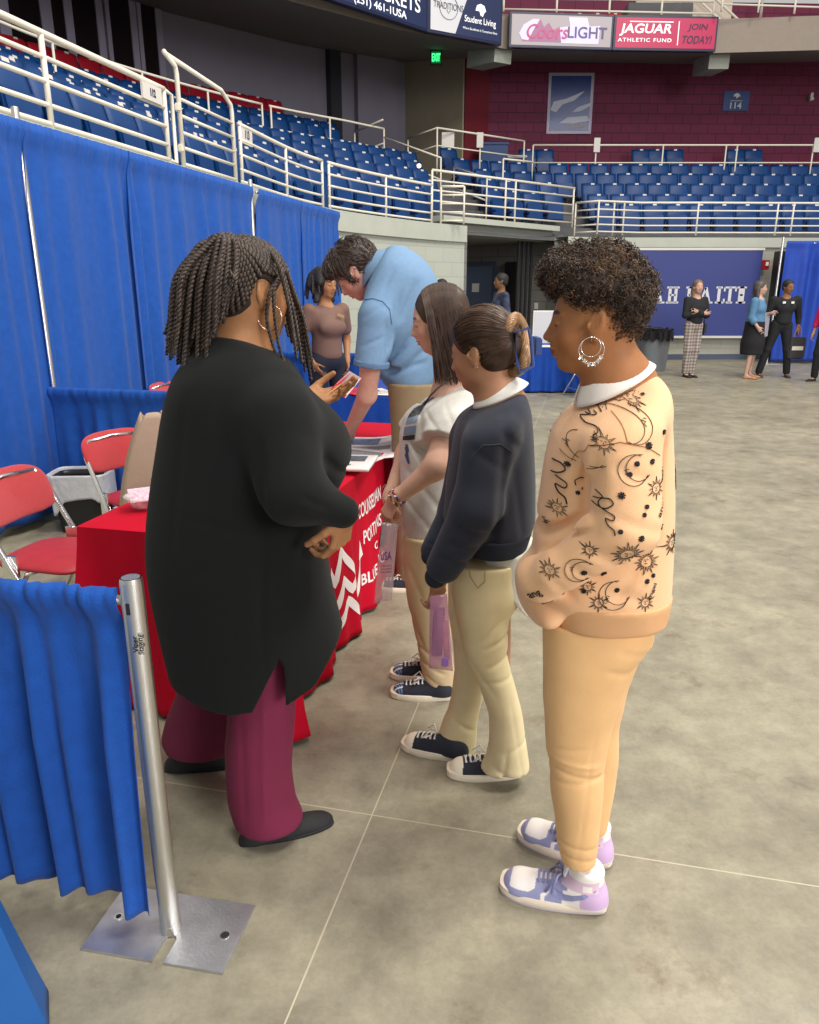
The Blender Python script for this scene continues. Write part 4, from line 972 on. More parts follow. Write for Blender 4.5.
# table at the camera's left elbow, only a corner of its cloth in view
_e, _n, _a = E2, N2, AYAW
E2, N2, AYAW = Vector((0, 1, 0)), Vector((1, 0, 0)), 0.0
folding_table((-1.685, 0.33, 0), 0.90, 0.78, 'folding table under the smooth bright blue cloth at the bottom left corner')
tablecloth((-1.685, 0.33, 0), 0.90, 0.78, mat('bright_blue_cover', srgb(20, 88, 160), 0.55, var=0.1, vscale=5, bump=0.1, bscale=40), 'smooth bright blue cloth hanging at the bottom left corner of the view', seed=3, skirt=0.02, corner=0.10, nf=0.8)
E2, N2, AYAW = _e, _n, _a
# second and third tables with blue cloths
BA = Vector((-0.72, 6.15, 0)); folding_table(BA, 1.85, 0.78, 'folding table hidden under the blue cloth behind the standing man')
tablecloth(BA, 1.85, 0.78, M['bluet'], 'blue tablecloth on the second table behind the standing man', seed=8, skirt=0.03, corner=0.03, nf=3)
TA = Vector((1.70, 11.72, 0))
t = thing('folding_table', 'folding table under a blue cloth near the tunnel mouth', 'table', (1.7, 11.7, 0))
MB().box((2.35, 12.05, 0.715), (1.28, 0.68, 0.035)).build('tabletop', M['white'], t)
for x in (1.8, 2.9):
    for y in (11.8, 12.3): MB().tube([(x, y, 0), (x, y, 0.7)], 0.014, 8).build('leg', M['chrome'], t)
_e, _n, _a = E2, N2, AYAW
E2, N2, AYAW = Vector((0, 1, 0)), Vector((1, 0, 0)), 0.0
tablecloth(TA, 0.72, 1.33, M['bluet'], 'blue tablecloth with pale display board on it, near the tunnel mouth', seed=12, skirt=0.06, corner=0.05, nf=3.4)
E2, N2, AYAW = _e, _n, _a
c = at(545, 343, 11.85); c.z = 0.745
t = thing('display_board', 'pale grey display board standing on the far blue table', 'board', c)
MB().box(c+UP*0.24, (0.38, 0.02, 0.48), None, 0.004).build('panel', mat('pale_panel', srgb(196, 198, 202), 0.5), t); MB().box(c+UP*0.24, (0.40, 0.014, 0.50)).box(c+Vector((-0.0, 0.08, 0.01)), (0.3, 0.16, 0.02)).build('frame', M['white'], t)
# ------------------------------------------------------------------ folding chairs
def folding_chair(label, loc, yaw, fab='rchair', sc=1.0, group=None):
    t = thing('folding_chair', label, 'chair', loc, group); loc = Vector(loc); R = Matrix.Rotation(yaw, 3, 'Z')   # faces local -y
    def T(x, y, z): return loc+R @ Vector((x*sc, y*sc, z*sc))
    for s in (-1, 1):
        MB().tube([T(s*0.215, -0.21, 0.0), T(s*0.215, 0.03, 0.42), T(s*0.212, 0.17, 0.68), T(s*0.20, 0.195, 0.735), T(s*0.17, 0.205, 0.765)], 0.0125*sc, 10).build('front_leg', M['chrome'], t, smooth=True)
        MB().tube([T(s*0.185, 0.25, 0.0), T(s*0.185, 0.0, 0.42), T(s*0.185, -0.05, 0.44)], 0.011*sc, 10).build('rear_leg', M['chrome'], t, smooth=True)
        MB().box(T(s*0.20, 0.06, 0.42), (0.012*sc, 0.07*sc, 0.16*sc), R).build('hinge_plate', M['chrome'], t)
    MB().tube([T(-0.17, 0.205, 0.765), T(0, 0.215, 0.775), T(0.17, 0.205, 0.765)], 0.0125*sc, 10).build('top_tube', M['chrome'], t, smooth=True)
    MB().tube([T(-0.215, -0.14, 0.12), T(0.215, -0.14, 0.12)], 0.008*sc, 8).build('crossbar', M['chrome'], t)
    MB().tube([T(-0.185, 0.18, 0.12), T(0.185, 0.18, 0.12)], 0.008*sc, 8).build('crossbar', M['chrome'], t)
    # padded back, curved and rounded
    def pad(cx_, fz, name, m):
        mb = MB()
        def fn(u, v):
            a = 2*pi*u; r = sin(pi*v)**0.35; z_ = cos(pi*v)
            x = 0.225*r*abs(cos(a))**0.45*(1 if cos(a) > 0 else -1); zz = 0.105*r*abs(sin(a))**0.6*(1 if sin(a) > 0 else -1)
            yy = 0.021*z_
            zc = 0.69+zz; yb = 0.165+(zc-0.60)*0.42+0.03*(x/0.22)**2*-1
            return T(x, yb-yy-0.005, zc+0.01*(1-(x/0.22)**2))
        mb.grid(fn, 48, 14, closed_u=True); return mb.build(name, m, t, smooth=True)
    pad(0, 0, 'backrest', M[fab])
    mb = MB()
    def fn(u, v):
        a = 2*pi*u; r = sin(pi*v)**0.3; z_ = cos(pi*v)
        x = 0.20*r*abs(cos(a))**0.4*(1 if cos(a) > 0 else -1); y = 0.205*r*abs(sin(a))**0.4*(1 if sin(a) > 0 else -1)
        return T(x*(1-0.12*(y > 0)*y/0.2), y-0.02, 0.445+0.022*z_+0.01*(1-(x/0.2)**2-(y/0.2)**2))
    mb.grid(fn, 48, 14, closed_u=True); mb.build('seat', M['rchair2'], t, smooth=True)
    return t
folding_chair('red padded folding chair in the left foreground behind the low drape', (-1.57, 3.14, 0), pi/2-0.23, sc=1.03)
folding_chair('red folding chair with its back beside the waste bin and a tan bag on it', (-1.53, 4.14, 0), 0.98, sc=1.0)
folding_chair('red folding chair showing only its top above the low divider behind the table', (-1.93, 6.45, 0), pi/2-0.23)
folding_chair('far red folding chair in side view in front of the far blue table', (2.62, 11.35, 0), pi/2+0.25)
# waste bin with liner
c = Vector((-2.215, 4.92, 0)); t = thing('waste_bin', 'black waste bin with a white plastic liner by the blue drape', 'bin', c)
R = Matrix.Rotation(0.05, 3, 'Z')
def binf(w0, w1, h, z0=0.0, wv=0.0, seed=0, d=0.75):
    mb = MB()
    def fn(u, v):
        a = 2*pi*u; ww = (w0+(w1-w0)*v); x = ww*abs(cos(a))**0.35*(1 if cos(a) > 0 else -1); y = ww*d*abs(sin(a))**0.35*(1 if sin(a) > 0 else -1)
        k = 1+wv*sin(9*a+seed)*(1-v)+wv*0.6*sin(23*a+5*v)
        z = z0+h*v - (0.05*(sin(3*a+1)+sin(5*a))*(1-v) if wv else 0)
        return c+R @ Vector((x*k, y*k, z))
    mb.grid(fn, 72, 12, closed_u=True); return mb
mb = binf(0.145, 0.175, 0.385); mb.f.append(tuple(range(0, 72*12, 12))[::-1]); mb.build('body', M['black'], t, smooth=True, solid=0.004)
binf(0.187, 0.190, 0.19, 0.215, 0.03, 2).build('liner', mat('white_bin_liner', srgb(205, 208, 214), 0.35, bump=0.5, bscale=25, spec=0.6), t, smooth=True, solid=0.002)
binf(0.16, 0.19, 0.12, 0.285, 0.02, 5).build('liner_inside', mat('white_bin_liner_inner', srgb(196, 199, 206), 0.4, bump=0.5, bscale=25), t, smooth=True, solid=0.002)
# tan bag on the second chair
c = Vector((-1.40, 3.80, 0.475)); t = thing('paper_bag', 'tall tan bag with cream side standing on the chair behind the red table', 'bag', c)
mb = MB()
def bagf(u, v):
    a = 2*pi*u; w_ = 0.12-0.065*v; d_ = 0.07-0.045*v; x = w_*abs(cos(a))**0.4*(1 if cos(a) > 0 else -1); y = d_*abs(sin(a))**0.4*(1 if sin(a) > 0 else -1)
    return c+Matrix.Rotation(0.5, 3, 'Z') @ Vector((x+0.085*v*v, y, 0.49*v+0.015*sin(3*a)*v))
mb.grid(bagf, 48, 16, closed_u=True); mb.build('body', mat('tan_bag', srgb(164, 142, 122), 0.7, bump=0.4, bscale=14), t, smooth=True, solid=0.003)
mb = MB(); mb.grid(lambda u, v: bagf(-0.06+0.16*u, v)+Vector((0.012, -0.012, 0.0)), 8, 16); mb.build('side_panel', mat('cream_bag_side', srgb(205, 190, 146), 0.6), t, smooth=True, solid=0.002)
# things on the red table
def on_table(A, s, w_): return A+E2*s+N2*w_
ZC = 0.75
def sheet(name, label, cat, u, v, L, W, yaw, m, th=0.003, z=ZC, curl=0.0, parts=()):
    c = gr(u, v, z); R = Matrix.Rotation(yaw, 3, 'Z'); mb = MB()
    def fn(a, b): 
        x = (a-0.5)*W; y = (b-0.5)*L; return c+R @ Vector((x, y, th+curl*max(0, a-0.5)**2*4*(0.4+0.6*b)))
    mb.grid(fn, 14, 14); o = mb.build(name, m, loc=(c.x, c.y, z), smooth=True, solid=th*1.2); tag(o, label, cat)
    for nm, mm, x0, x1, y0, y1 in parts:
        m2 = MB(); m2.grid(lambda a, b: c+R @ Vector(((x0+(x1-x0)*a)*W, (y0+(y1-y0)*b)*L, th*1.75+curl*max(0, (x0+(x1-x0)*a))**2*4*(0.4+0.6*(y0+(y1-y0)*b+0.5)))), 8, 8); m2.build(nm, mm, o)
    return o
m_pinkp = mat('pinkish_newsprint', srgb(222, 206, 206), 0.6, var=0.12, vscale=30); m_photo = mat('printed_photo', srgb(90, 96, 110), 0.5, var=0.6, vscale=60); m_bluep = mat('printed_blue', srgb(96, 110, 150), 0.5, var=0.5, vscale=45)
m_redp = mat('printed_red', srgb(200, 40, 60), 0.5, var=0.3, vscale=60); m_txt = mat('printed_grey_text', srgb(130, 128, 132), 0.6, var=0.5, vscale=120)
sheet('newspaper', 'pinkish white open newspaper with a blue picture on the red table', 'newspaper', 362, 448, 0.56, 0.40, AYAW+0.15, m_pinkp, 0.003, curl=0.03, parts=[('picture', m_bluep, -0.35, 0.2, 0.1, 0.42), ('text_block', m_txt, -0.4, 0.4, -0.15, 0.02), ('red_heading', m_redp, 0.1, 0.35, -0.38, -0.3)])
sheet('newspaper', 'folded newspaper lying askew under the booklet on the red table', 'newspaper', 352, 457, 0.40, 0.33, AYAW-0.25, m_pinkp, 0.003, z=ZC+0.006, parts=[('text_block', m_txt, -0.4, 0.4, -0.35, 0.35)])
o = sheet('booklet', 'white booklet with a dark photo on its cover at the front of the red table', 'booklet', 349, 465, 0.30, 0.24, AYAW+0.12, M['paper'], 0.012, z=ZC+0.014, parts=[('cover_photo', m_photo, -0.3, 0.32, 0.0, 0.38), ('title_text', m_txt, -0.35, 0.1, -0.3, -0.22)])
c = gr(146, 508, ZC); c.z = ZC; c.x -= 0.0
t = thing('candy_bowl', 'small clear dish of pink wrapped sweets near the left end of the red table', 'bowl', c)
m_clear = mat('clear_plastic', (0.9, 0.88, 0.9), 0.15, trans=0.0, alpha=0.35)
m_sw = mat('pink_wrapper', srgb(200, 80, 130), 0.3)
MB().lathe([(0.035, 0.004), (0.05, 0.01), (0.075, 0.05), (0.082, 0.055), (0.078, 0.05), (0.048, 0.014)], c, 24).build('dish', m_clear, t, smooth=True)
for k in range(9):
    a = k*2.4; r = 0.012*sqrt(k); q = c+Vector((r*cos(a)*1.2, r*sin(a)*1.2, 0.022+0.012*(k % 3))); MB().box(q, (0.03, 0.016, 0.012), Matrix.Rotation(a, 3, 'Z'), 0.004).build('sweet', m_sw, t)
R = Matrix.Rotation(0.5, 3, 'Z') @ Matrix.Rotation(0.5, 3, 'X')
ob = MB().box(c+Vector((0.01, -0.01, 0.06)), (0.13, 0.08, 0.002), R).build('printed_card', mat('pink_white_card', srgb(225, 190, 205), 0.5, var=0.4, vscale=90), loc=c+Vector((0.01, -0.01, 0.05))); tag(ob, 'small printed card leaning on the dish of sweets', 'card')
# brochures on the blue table
for i, (u, v, L, W, yw, m, lb) in enumerate([(372, 392, 0.34, 0.30, 0.4, m_pinkp, 'pale leaflet behind the standing man\'s arm on the blue table'), (388, 393, 0.3, 0.24, -0.2, M['paper'], 'white sheet at the front edge of the blue table'), (352, 391, 0.4, 0.3, 0.8, mat('red_leaflet', srgb(190, 30, 60), 0.5), 'red leaflet on the blue table')]):
    sheet('leaflet', lb, 'leaflet', u, v, L, W, yw, m, 0.003, z=0.755)
# ------------------------------------------------------------------ far side
YB = 17.05
b0, b1 = at(634, 250, YB), at(763, 252, YB); zt_, zb_ = at(700, 250, YB).z, at(700, 336, YB).z
c = Vector(((b0.x+b1.x)/2, YB, zb_)); t = thing('banner', 'large navy health banner with white serif lettering on the far wall', 'banner', c)
m_ban = mat('navy_banner', srgb(44, 56, 122), 0.55, var=0.06, vscale=1.5)
MB().box((c.x, YB, (zt_+zb_)/2), (b1.x-b0.x, 0.02, zt_-zb_)).build('cloth', m_ban, t)
MB().box((c.x, YB-0.005, zt_+0.02), (b1.x-b0.x+0.06, 0.04, 0.05)).box((c.x, YB-0.005, zb_-0.02), (b1.x-b0.x+0.06, 0.04, 0.05)).build('frame', M['plate'], t)
mb = MB(); zc = at(700, 295, YB).z; m_bl = mat('banner_lettering', srgb(205, 205, 212), 0.5)
xs = at(652, 295, YB).x; xe = at(746, 295, YB).x
def serif(mb, ch, x0, x1, z0, z1, y):
    w_ = x1-x0; h = z1-z0; k = 0.065; kk = 0.038
    def st(xa, za, xb, zb_2, t_): 
        d = Vector((xb-xa, 0, zb_2-za)); nn = Vector((-d.z, 0, d.x)).normalized()*t_/2; a = Vector((xa, y, za)); b = Vector((xb, y, zb_2)); mb.add([a+nn, a-nn, b-nn, b+nn], [(0, 1, 2, 3)])
    def sr(x, z, l=0.07): st(x-l, z, x+l, z, kk)
    if ch == 'H':
        for x in (x0+0.1, x1-0.1): st(x, z0, x, z1, k); sr(x, z0); sr(x, z1)
        st(x0+0.1, (z0+z1)/2, x1-0.1, (z0+z1)/2, kk)
    if ch == 'E':
        st(x0+0.1, z0, x0+0.1, z1, k); sr(x0+0.1, z0); sr(x0+0.1, z1)
        for z in (z0, z1): st(x0+0.1, z, x1, z, kk); st(x1, z, x1, z+(0.07 if z == z0 else -0.07), kk)
        st(x0+0.1, (z0+z1)/2, x1-0.06, (z0+z1)/2, kk)
    if ch == 'A':
        st(x0+0.06, z0, (x0+x1)/2, z1, kk); st(x1-0.06, z0, (x0+x1)/2, z1, k); st(x0+0.12, z0+h*0.36, x1-0.12, z0+h*0.36, kk); sr(x0+0.06, z0, 0.07); sr(x1-0.06, z0, 0.08)
    if ch == 'L':
        st(x0+0.1, z0, x0+0.1, z1, k); sr(x0+0.1, z0); sr(x0+0.1, z1); st(x0+0.1, z0, x1, z0, kk); st(x1, z0, x1, z0+0.08, kk)
    if ch == 'T':
        m_ = (x0+x1)/2; st(m_, z0, m_, z1, k); sr(m_, z0); st(x0, z1, x1, z1, kk); st(x0, z1, x0, z1-0.08, kk); st(x1, z1, x1, z1-0.08, kk)
z0, z1 = at(700, 302.5, YB).z, at(700, 287.5, YB).z; y = YB-0.014
def X_(u): return at(u, 295, YB).x
for ch, u0, u1 in [('H', 665, 681), ('E', 684, 697), ('A', 698, 713), ('L', 714, 725), ('T', 724, 736), ('H', 735, 748)]: serif(mb, ch, X_(u0), X_(u1)-0.02, z0, z1, y)
zA = at(700, 284, YB).z; serif(mb, 'A', X_(649), X_(664), z0, zA, y-0.002)
cx_, cz_ = X_(646.5), (z0+zA)/2-0.03
mb.tube([Vector((cx_+0.13*cos(a)*(1 if a < 3.2 else 1), y-0.003, cz_+0.13+0.11*sin(a))) for a in [0.3+i*0.35 for i in range(12)]]+[Vector((cx_-0.13*cos(a)*-1*1, y-0.003, cz_-0.13+0.13*sin(a))) for a in [1.2-i*0.35 for i in range(13)]], 0.022, 5)
serif(mb, 'H', X_(634), X_(641), z0, z1, y) if False else None
mb.build('lettering', m_bl, t)
c = at(764, 265, YB+0.1); c.y = YB+0.05; t = thing('fire_alarm', 'small red fire alarm on the far wall right of the banner', 'alarm', c)
MB().box(c, (0.16, 0.08, 0.2), None, 0.01).build('housing', mat('alarm_red', srgb(150, 24, 30), 0.4), t); MB().box(c+Vector((0.02, -0.05, 0.02)), (0.06, 0.02, 0.08), None, 0.005).build('strobe', M['white'], t)
pL, pR = at(786, 245, 16.3), at(900, 245, 16.3)
drape_thing('tall blue drape at the far right beside the banner', (pL.x, 16.3, 0), (pR.x, 16.3, 0), 0.06, at(800, 241, 16.3).z, 77, nf=5, amp=0.07, m=mat('blue_far_drape', srgb(24, 66, 168), 0.7, var=0.15, vscale=4))
p = at(784, 245, 16.32); drape_pole((p.x-0.03, 16.32, 0), 2.55, 'white metal pole at the left edge of the far right drape', 0.4)
c = Vector((7.9, 16.9, 0)); tag(MB().box((c.x, c.y, 1.15), (0.12, 0.3, 2.3), None, 0.01).build('gap_shade_strip', M['black'], loc=c), 'black strip standing in for the dark gap between banner wall and far drape', 'panel')  # black box that paints in the shade of the gap beside the drape
def big_bin(u, D, w_, h, label, mcol):
    c = at(u, 360, D); c.z = 0; t = thing('waste_bin', label, 'bin', c)
    MB().lathe([(w_*0.4, 0.0), (w_*0.5, h), (w_*0.53, h), (w_*0.53, h-0.04)], c, 24).build('body', mcol, t, smooth='auto')
    mb = MB(); mb.grid(lambda a, b: c+Vector((cos(2*pi*a)*(w_*0.56+0.02*sin(11*2*pi*a)*b), sin(2*pi*a)*(w_*0.56+0.02*sin(7*2*pi*a)), h+0.08-0.20*b+0.03*sin(13*2*pi*a))), 60, 6, closed_u=True)
    mb.f.append(tuple(range(0, 360, 6))); mb.build('liner', mat('black_liner', (0.01, 0.01, 0.012), 0.25, bump=0.6, bscale=20), t, smooth=True); return t
m_gb = mat('grey_bin_plastic', srgb(120, 126, 132), 0.5)
big_bin(654, 14.9, 0.56, 0.72, 'large grey waste bin with black liner in front of the far banner', m_gb)
big_bin(634, 15.6, 0.5, 0.72, 'second grey waste bin half hidden behind the curly hair', m_gb)
# ------------------------------------------------------------------ people: shared parts
def skin_mat(name, rough=0.52, sss=0.0): return mat(name, (0.5, 0.3, 0.2), rough, attr='Col', var=0.06, vscale=40, bump=0.08, bscale=300, sss=sss, spec=0.22)
M['skin'] = skin_mat('skin')
def frame(fwd, up=(0, 0, 1)):
    f = Vector(fwd).normalized(); u = Vector(up); l = u.cross(f).normalized(); u = f.cross(l).normalized()
    return Matrix(((f.x, l.x, u.x), (f.y, l.y, u.y), (f.z, l.z, u.z)))     # columns: forward, left, up
def head_dir(yaw, pitch, roll=0.0):
    """yaw: 0 faces -x (photo left), positive turns away from the camera; pitch positive looks down"""
    f = Vector((-cos(yaw)*cos(pitch), sin(yaw)*cos(pitch), -sin(pitch)))
    side = Vector((sin(yaw), cos(yaw), 0)); u = f.cross(side); u = u if u.z > 0 else -u
    u = Matrix.Rotation(roll, 3, f) @ u
    return frame(f, u)
def rotm(R, A): return R @ A
def head_prims(c, R, s=1.0, female=True, nose=1.0, jaw=1.0, neck_to=None, neck_r=0.055, ears=True):
    c = Vector(c)
    def P(x, y, z): return c+R @ Vector((x*s, y*s, z*s))
    def e(x, y, z, r, k=0.02, op='u', A=None): return ell(P(x, y, z), (r[0]*s, r[1]*s, r[2]*s), R if A is None else R @ A, k*s, op)
    def cp(a, b, ra, rb, k=0.012, op='u'): return cap(P(*a), P(*b), ra*s, rb*s, k*s, op)
    L = []
    L.append(e(-0.018, 0, 0.030, (0.096, 0.076, 0.086)))
    L.append(e(0.020, 0, -0.010, (0.066, 0.062, 0.088), 0.03))
    L.append(e(0.022, 0, -0.066, (0.056*jaw, 0.050*jaw, 0.044), 0.03))
    L.append(e(0.058, 0, -0.094, (0.022, 0.024, 0.018), 0.025))
    for y in (-1, 1):
        L.append(e(0.052, y*0.036, -0.030, (0.026, 0.022, 0.026), 0.02))          # cheek
        L.append(cp((0.078, y*0.014, 0.020), (0.066, y*0.044, 0.020), 0.009, 0.007, 0.014))   # brow
    for y in (-1, 1): L.append(e(0.094, y*0.030, 0.000, (0.016, 0.015, 0.011), 0.010, 's'))
    L.append(cp((0.082, 0, 0.012), (0.100*1.0, 0, -0.026), 0.0075, 0.0098*nose, 0.012))
    L.append(e(0.1015, 0, -0.031, (0.0105*nose, 0.0105*nose, 0.0085), 0.008))
    for y in (-1, 1): L.append(e(0.091, y*0.0115*nose, -0.034, (0.010, 0.0075*nose, 0.0068), 0.006))
    L.append(e(0.084, 0, -0.048, (0.012, 0.018, 0.012), 0.012))
    L.append(e(0.0885, 0, -0.0585, (0.0105, 0.021, 0.0062), 0.005))
    L.append(e(0.0855, 0, -0.0700, (0.0110, 0.019, 0.0072), 0.005))
    L.append(e(0.098, 0, -0.0640, (0.009, 0.024, 0.0014), 0.003, 's'))
    for y in (-1, 1):      # lids over downcast eyes
        L.append(e(0.0735, y*0.031, 0.0015, (0.0130, 0.0145, 0.0120), 0.004))
        L.append(e(0.0885, y*0.032, -0.0045, (0.006, 0.014, 0.0012), 0.002, 's', Matrix.Rotation(0.0, 3, 'X')))
    if ears:
        for y in (-1, 1):
            A = Matrix.Rotation(-0.22, 3, 'Y') @ Matrix.Rotation(-0.30*y, 3, 'Z')
            L.append(e(-0.010, y*0.077, -0.002, (0.020, 0.0085, 0.033), 0.006, 'u', A))
            L.append(e(-0.004, y*0.0745, -0.032, (0.010, 0.006, 0.011), 0.006, 'u', A))
            L.append(e(-0.007, y*0.0865, 0.003, (0.0125, 0.0060, 0.022), 0.003, 's', A))
            L.append(e(0.001, y*0.083, -0.009, (0.006, 0.008, 0.007), 0.003, 's', A)); L.append(e(0.009, y*0.078, -0.006, (0.004, 0.006, 0.008), 0.004, 'u', A))
    if neck_to is not None:
        L.append(cap(P(-0.028, 0, -0.040), neck_to, neck_r*s, neck_r*1.08*s, 0.035))
    return L
def head_paint(c, R, s, skin, lip, brow, blush=0.0):
    c = np.array(c); Rn = np.array([[R[i][j] for j in range(3)] for i in range(3)])
    skin, lip, brow = np.array(skin), np.array(lip), np.array(brow)
    def f(V, C):
        q = (V-c) @ Rn / s
        near = np.abs(q).max(1) < 0.2
        dl = np.sqrt(((q[:, 0]-0.093)/0.016)**2+((q[:, 1])/0.0225)**2+((q[:, 2]+0.0645)/0.0125)**2)
        w = np.clip((1.1-dl)/0.35, 0, 1)*near
        C = C*(1-w[:, None])+lip*w[:, None]
        for y in (-1, 1):
            db = np.sqrt(((q[:, 0]-0.078)/0.022)**2+((q[:, 1]-y*0.031)/0.021)**2+((q[:, 2]-0.0235-0.10*(0.02-np.abs(q[:, 1]-y*0.031)))/0.0050)**2)
            w = np.clip((1.1-db)/0.3, 0, 1)*near; C = C*(1-0.85*w[:, None])+brow*0.85*w[:, None]
            dx = np.sqrt(((q[:, 0]-0.086)/0.012)**2+((q[:, 1]-y*0.032)/0.0150)**2+((q[:, 2]+0.0050)/0.0024)**2)
            w = np.clip((1.15-dx)/0.3, 0, 1)*near; C = C*(1-0.9*w[:, None])+np.array((0.01, 0.008, 0.007))*0.9*w[:, None]
            if blush > 0:
                dc = np.sqrt(((q[:, 0]-0.062)/0.03)**2+((q[:, 1]-y*0.04)/0.028)**2+((q[:, 2]+0.028)/0.022)**2)
                w = np.exp(-dc**2)*blush*near; C = C*(1-w[:, None])+C*np.array((1.1, 0.62, 0.60))*w[:, None]
        return C
    return f
def hand_prims(w, d, up, side, curls, thumb=0.5, s=1.0, spread=0.06, k0=0.014):
    """w wrist, d towards the fingers, up = back of the hand, side=+1/-1 thumb side; curls: four fingers in radians per joint"""
    w = Vector(w); x = Vector(d).normalized(); z = Vector(up); z = (z-x*z.dot(x)).normalized(); y = z.cross(x)*side
    def P(a, b, c): return w+(x*a+y*b+z*c)*s
    L = [cap(P(-0.02, 0, 0), P(0.015, 0, 0), 0.024*s, 0.022*s, 0.02)]
    bases = [(0.088, 0.030), (0.092, 0.010), (0.087, -0.010), (0.078, -0.028)]
    lens = [(0.040, 0.024, 0.020), (0.044, 0.028, 0.021), (0.041, 0.026, 0.020), (0.032, 0.020, 0.018)]
    rad = [0.0088, 0.0090, 0.0085, 0.0075]
    for i, (bx, by) in enumerate(bases):
        L.append(cap(P(0.012, by*0.55, 0), P(bx, by, 0), 0.0125*s, 0.0098*s, 0.012))
    L.append(cap(P(0.02, 0.018, -0.004), P(0.045, 0.030, -0.008), 0.015*s, 0.012*s, 0.012))
    for i, (bx, by) in enumerate(bases):
        cu = curls[i] if hasattr(curls[i], '__len__') else (curls[i], curls[i]*1.1, curls[i]*0.8)
        p = P(bx, by, 0); ang = 0; sp = (1.5-i)*spread
        for j in range(3):
            ang += cu[j]; dv = (x*cos(ang)*cos(sp)+y*sin(sp)*cos(ang)-z*sin(ang)).normalized(); q = p+dv*lens[i][j]*s
            r0 = rad[i]*(1-0.08*j)*s; L.append(cap(p, q, r0, r0*0.90, 0.0035 if j == 0 else 0.003)); p = q
    p = P(0.022, 0.026, -0.006); a = 0.75
    for j, ln in enumerate((0.040, 0.032, 0.026)):
        ang = thumb*(0.4+0.5*j); dv = (x*cos(a-0.25*j)+y*sin(a-0.25*j)*(1 if j < 2 else 0.8)-z*sin(ang)).normalized(); q = p+dv*ln*s
        L.append(cap(p, q, (0.0125-0.0013*j)*s, (0.0110-0.0013*j)*s, 0.008 if j == 0 else 0.004)); p = q
    return L
def bx3(c, r): c = Vector(c); r = Vector(r) if hasattr(r, '__len__') else Vector((r, r, r)); return (c-r, c+r)
def body(name_parent, prims, boxes, skin, painters=(), h=0.009, label=None):
    sk = np.array(skin)
    def paint(V):
        C = np.tile(sk, (len(V), 1))
        for p in painters: C = p(V, C)
        return np.clip(C, 0, 1)
    return sdf_obj('body', prims, M['skin'], name_parent, boxes=[(None, h)]+boxes, paint=paint, label=label)
def nails_paint(tips, col, r=0.008):
    def f(V, C):
        for t in tips:
            d = np.sqrt(((V-np.array(t))**2).sum(1)); w = np.clip((r-d)/0.002, 0, 1)
            C = C*(1-w[:, None])+np.array(col)*w[:, None]
        return C
    return f
def strands(name, m, parent, paths, r0, r1=None, n=4, label=None):
    mb = MB()
    for p in paths:
        k = len(p); rr = [r0*(1-0.75*(i/(k-1))**3) for i in range(k)] if r1 is None else [r0+(r1-r0)*i/(k-1) for i in range(k)]
        mb.tube(p, rr, n, cap=False)
    return mb.build(name, m, parent, smooth=True, label=label)
# ---- shoes: local x = towards the toe, y = left, z up, origin at heel centre on the ground
def shoe_geo(L=0.28, W=0.10, high=True, flat=False):
    pass
def xf(loc, yaw):
    c, s_ = cos(yaw), sin(yaw); loc = Vector(loc)
    return lambda x, y, z=0.0: Vector((loc.x+c*x-s_*y, loc.y+s_*x+c*y, loc.z+z))
def outline(L, W, k=1.0, toe=1.0):
    # closed sole outline, heel at x=0
    pts = []
    for i in range(40):
        a = 2*pi*i/40; x = 0.5-0.5*cos(a); sgn = 1 if sin(a) >= 0 else -1
        w_ = 0.5*W*(0.80+0.26*sin((x-0.30)*pi*0.9))*abs(sin(a))**0.52
        pts.append((x*L, sgn*w_*k))
    return pts
def sole(t, T, L, W, z0, z1, m, name='sole', grow=0.0, toe_lift=0.0):
    mb = MB(); P = outline(L, W); V = []; F = []; n = len(P)
    for z in (z0, z0+0.002, z1-0.002, z1):
        g = 1+grow if z not in (z0, z1) else 1+grow-0.03
        for x, y in P: V.append(T((x-L/2)*g+L/2, y*g, z+toe_lift*max(0, x/L-0.72)**2*8))
    for j in range(3):
        for i in range(n): F.append((j*n+i, j*n+(i+1) % n, (j+1)*n+(i+1) % n, (j+1)*n+i))
    F += [tuple(range(n))[::-1], tuple(range(3*n, 4*n))]; mb.add(V, F)
    return mb.build(name, m, t, smooth='auto')
def upper_prims(T, L, W, zb, ankle, yaw, low=False):
    Rz = Matrix.Rotation(yaw, 3, 'Z'); pr = []
    for x, hh, ww in ((0.13, 0.062, 0.40), (0.28, 0.060, 0.40), (0.45, 0.052, 0.42), (0.62, 0.043, 0.46), (0.78, 0.034, 0.47), (0.88, 0.027, 0.40)):
        pr.append(ell(T(x*L, 0, zb), (0.115*L if x > 0.8 else 0.15*L, ww*W, hh), Rz, 0.03))
    if not low:
        pr.append(cap(T(0.20*L, 0, zb+0.04), T(0.19*L, 0, zb+ankle), 0.040, 0.042, 0.03))
        pr.append(cap(T(0.30*L, 0, zb+0.04), T(0.24*L, 0, zb+ankle-0.01), 0.034, 0.034, 0.03))
    pr.append(half(T(0, 0, zb-0.002), (0, 0, -1), 0.002))
    return pr
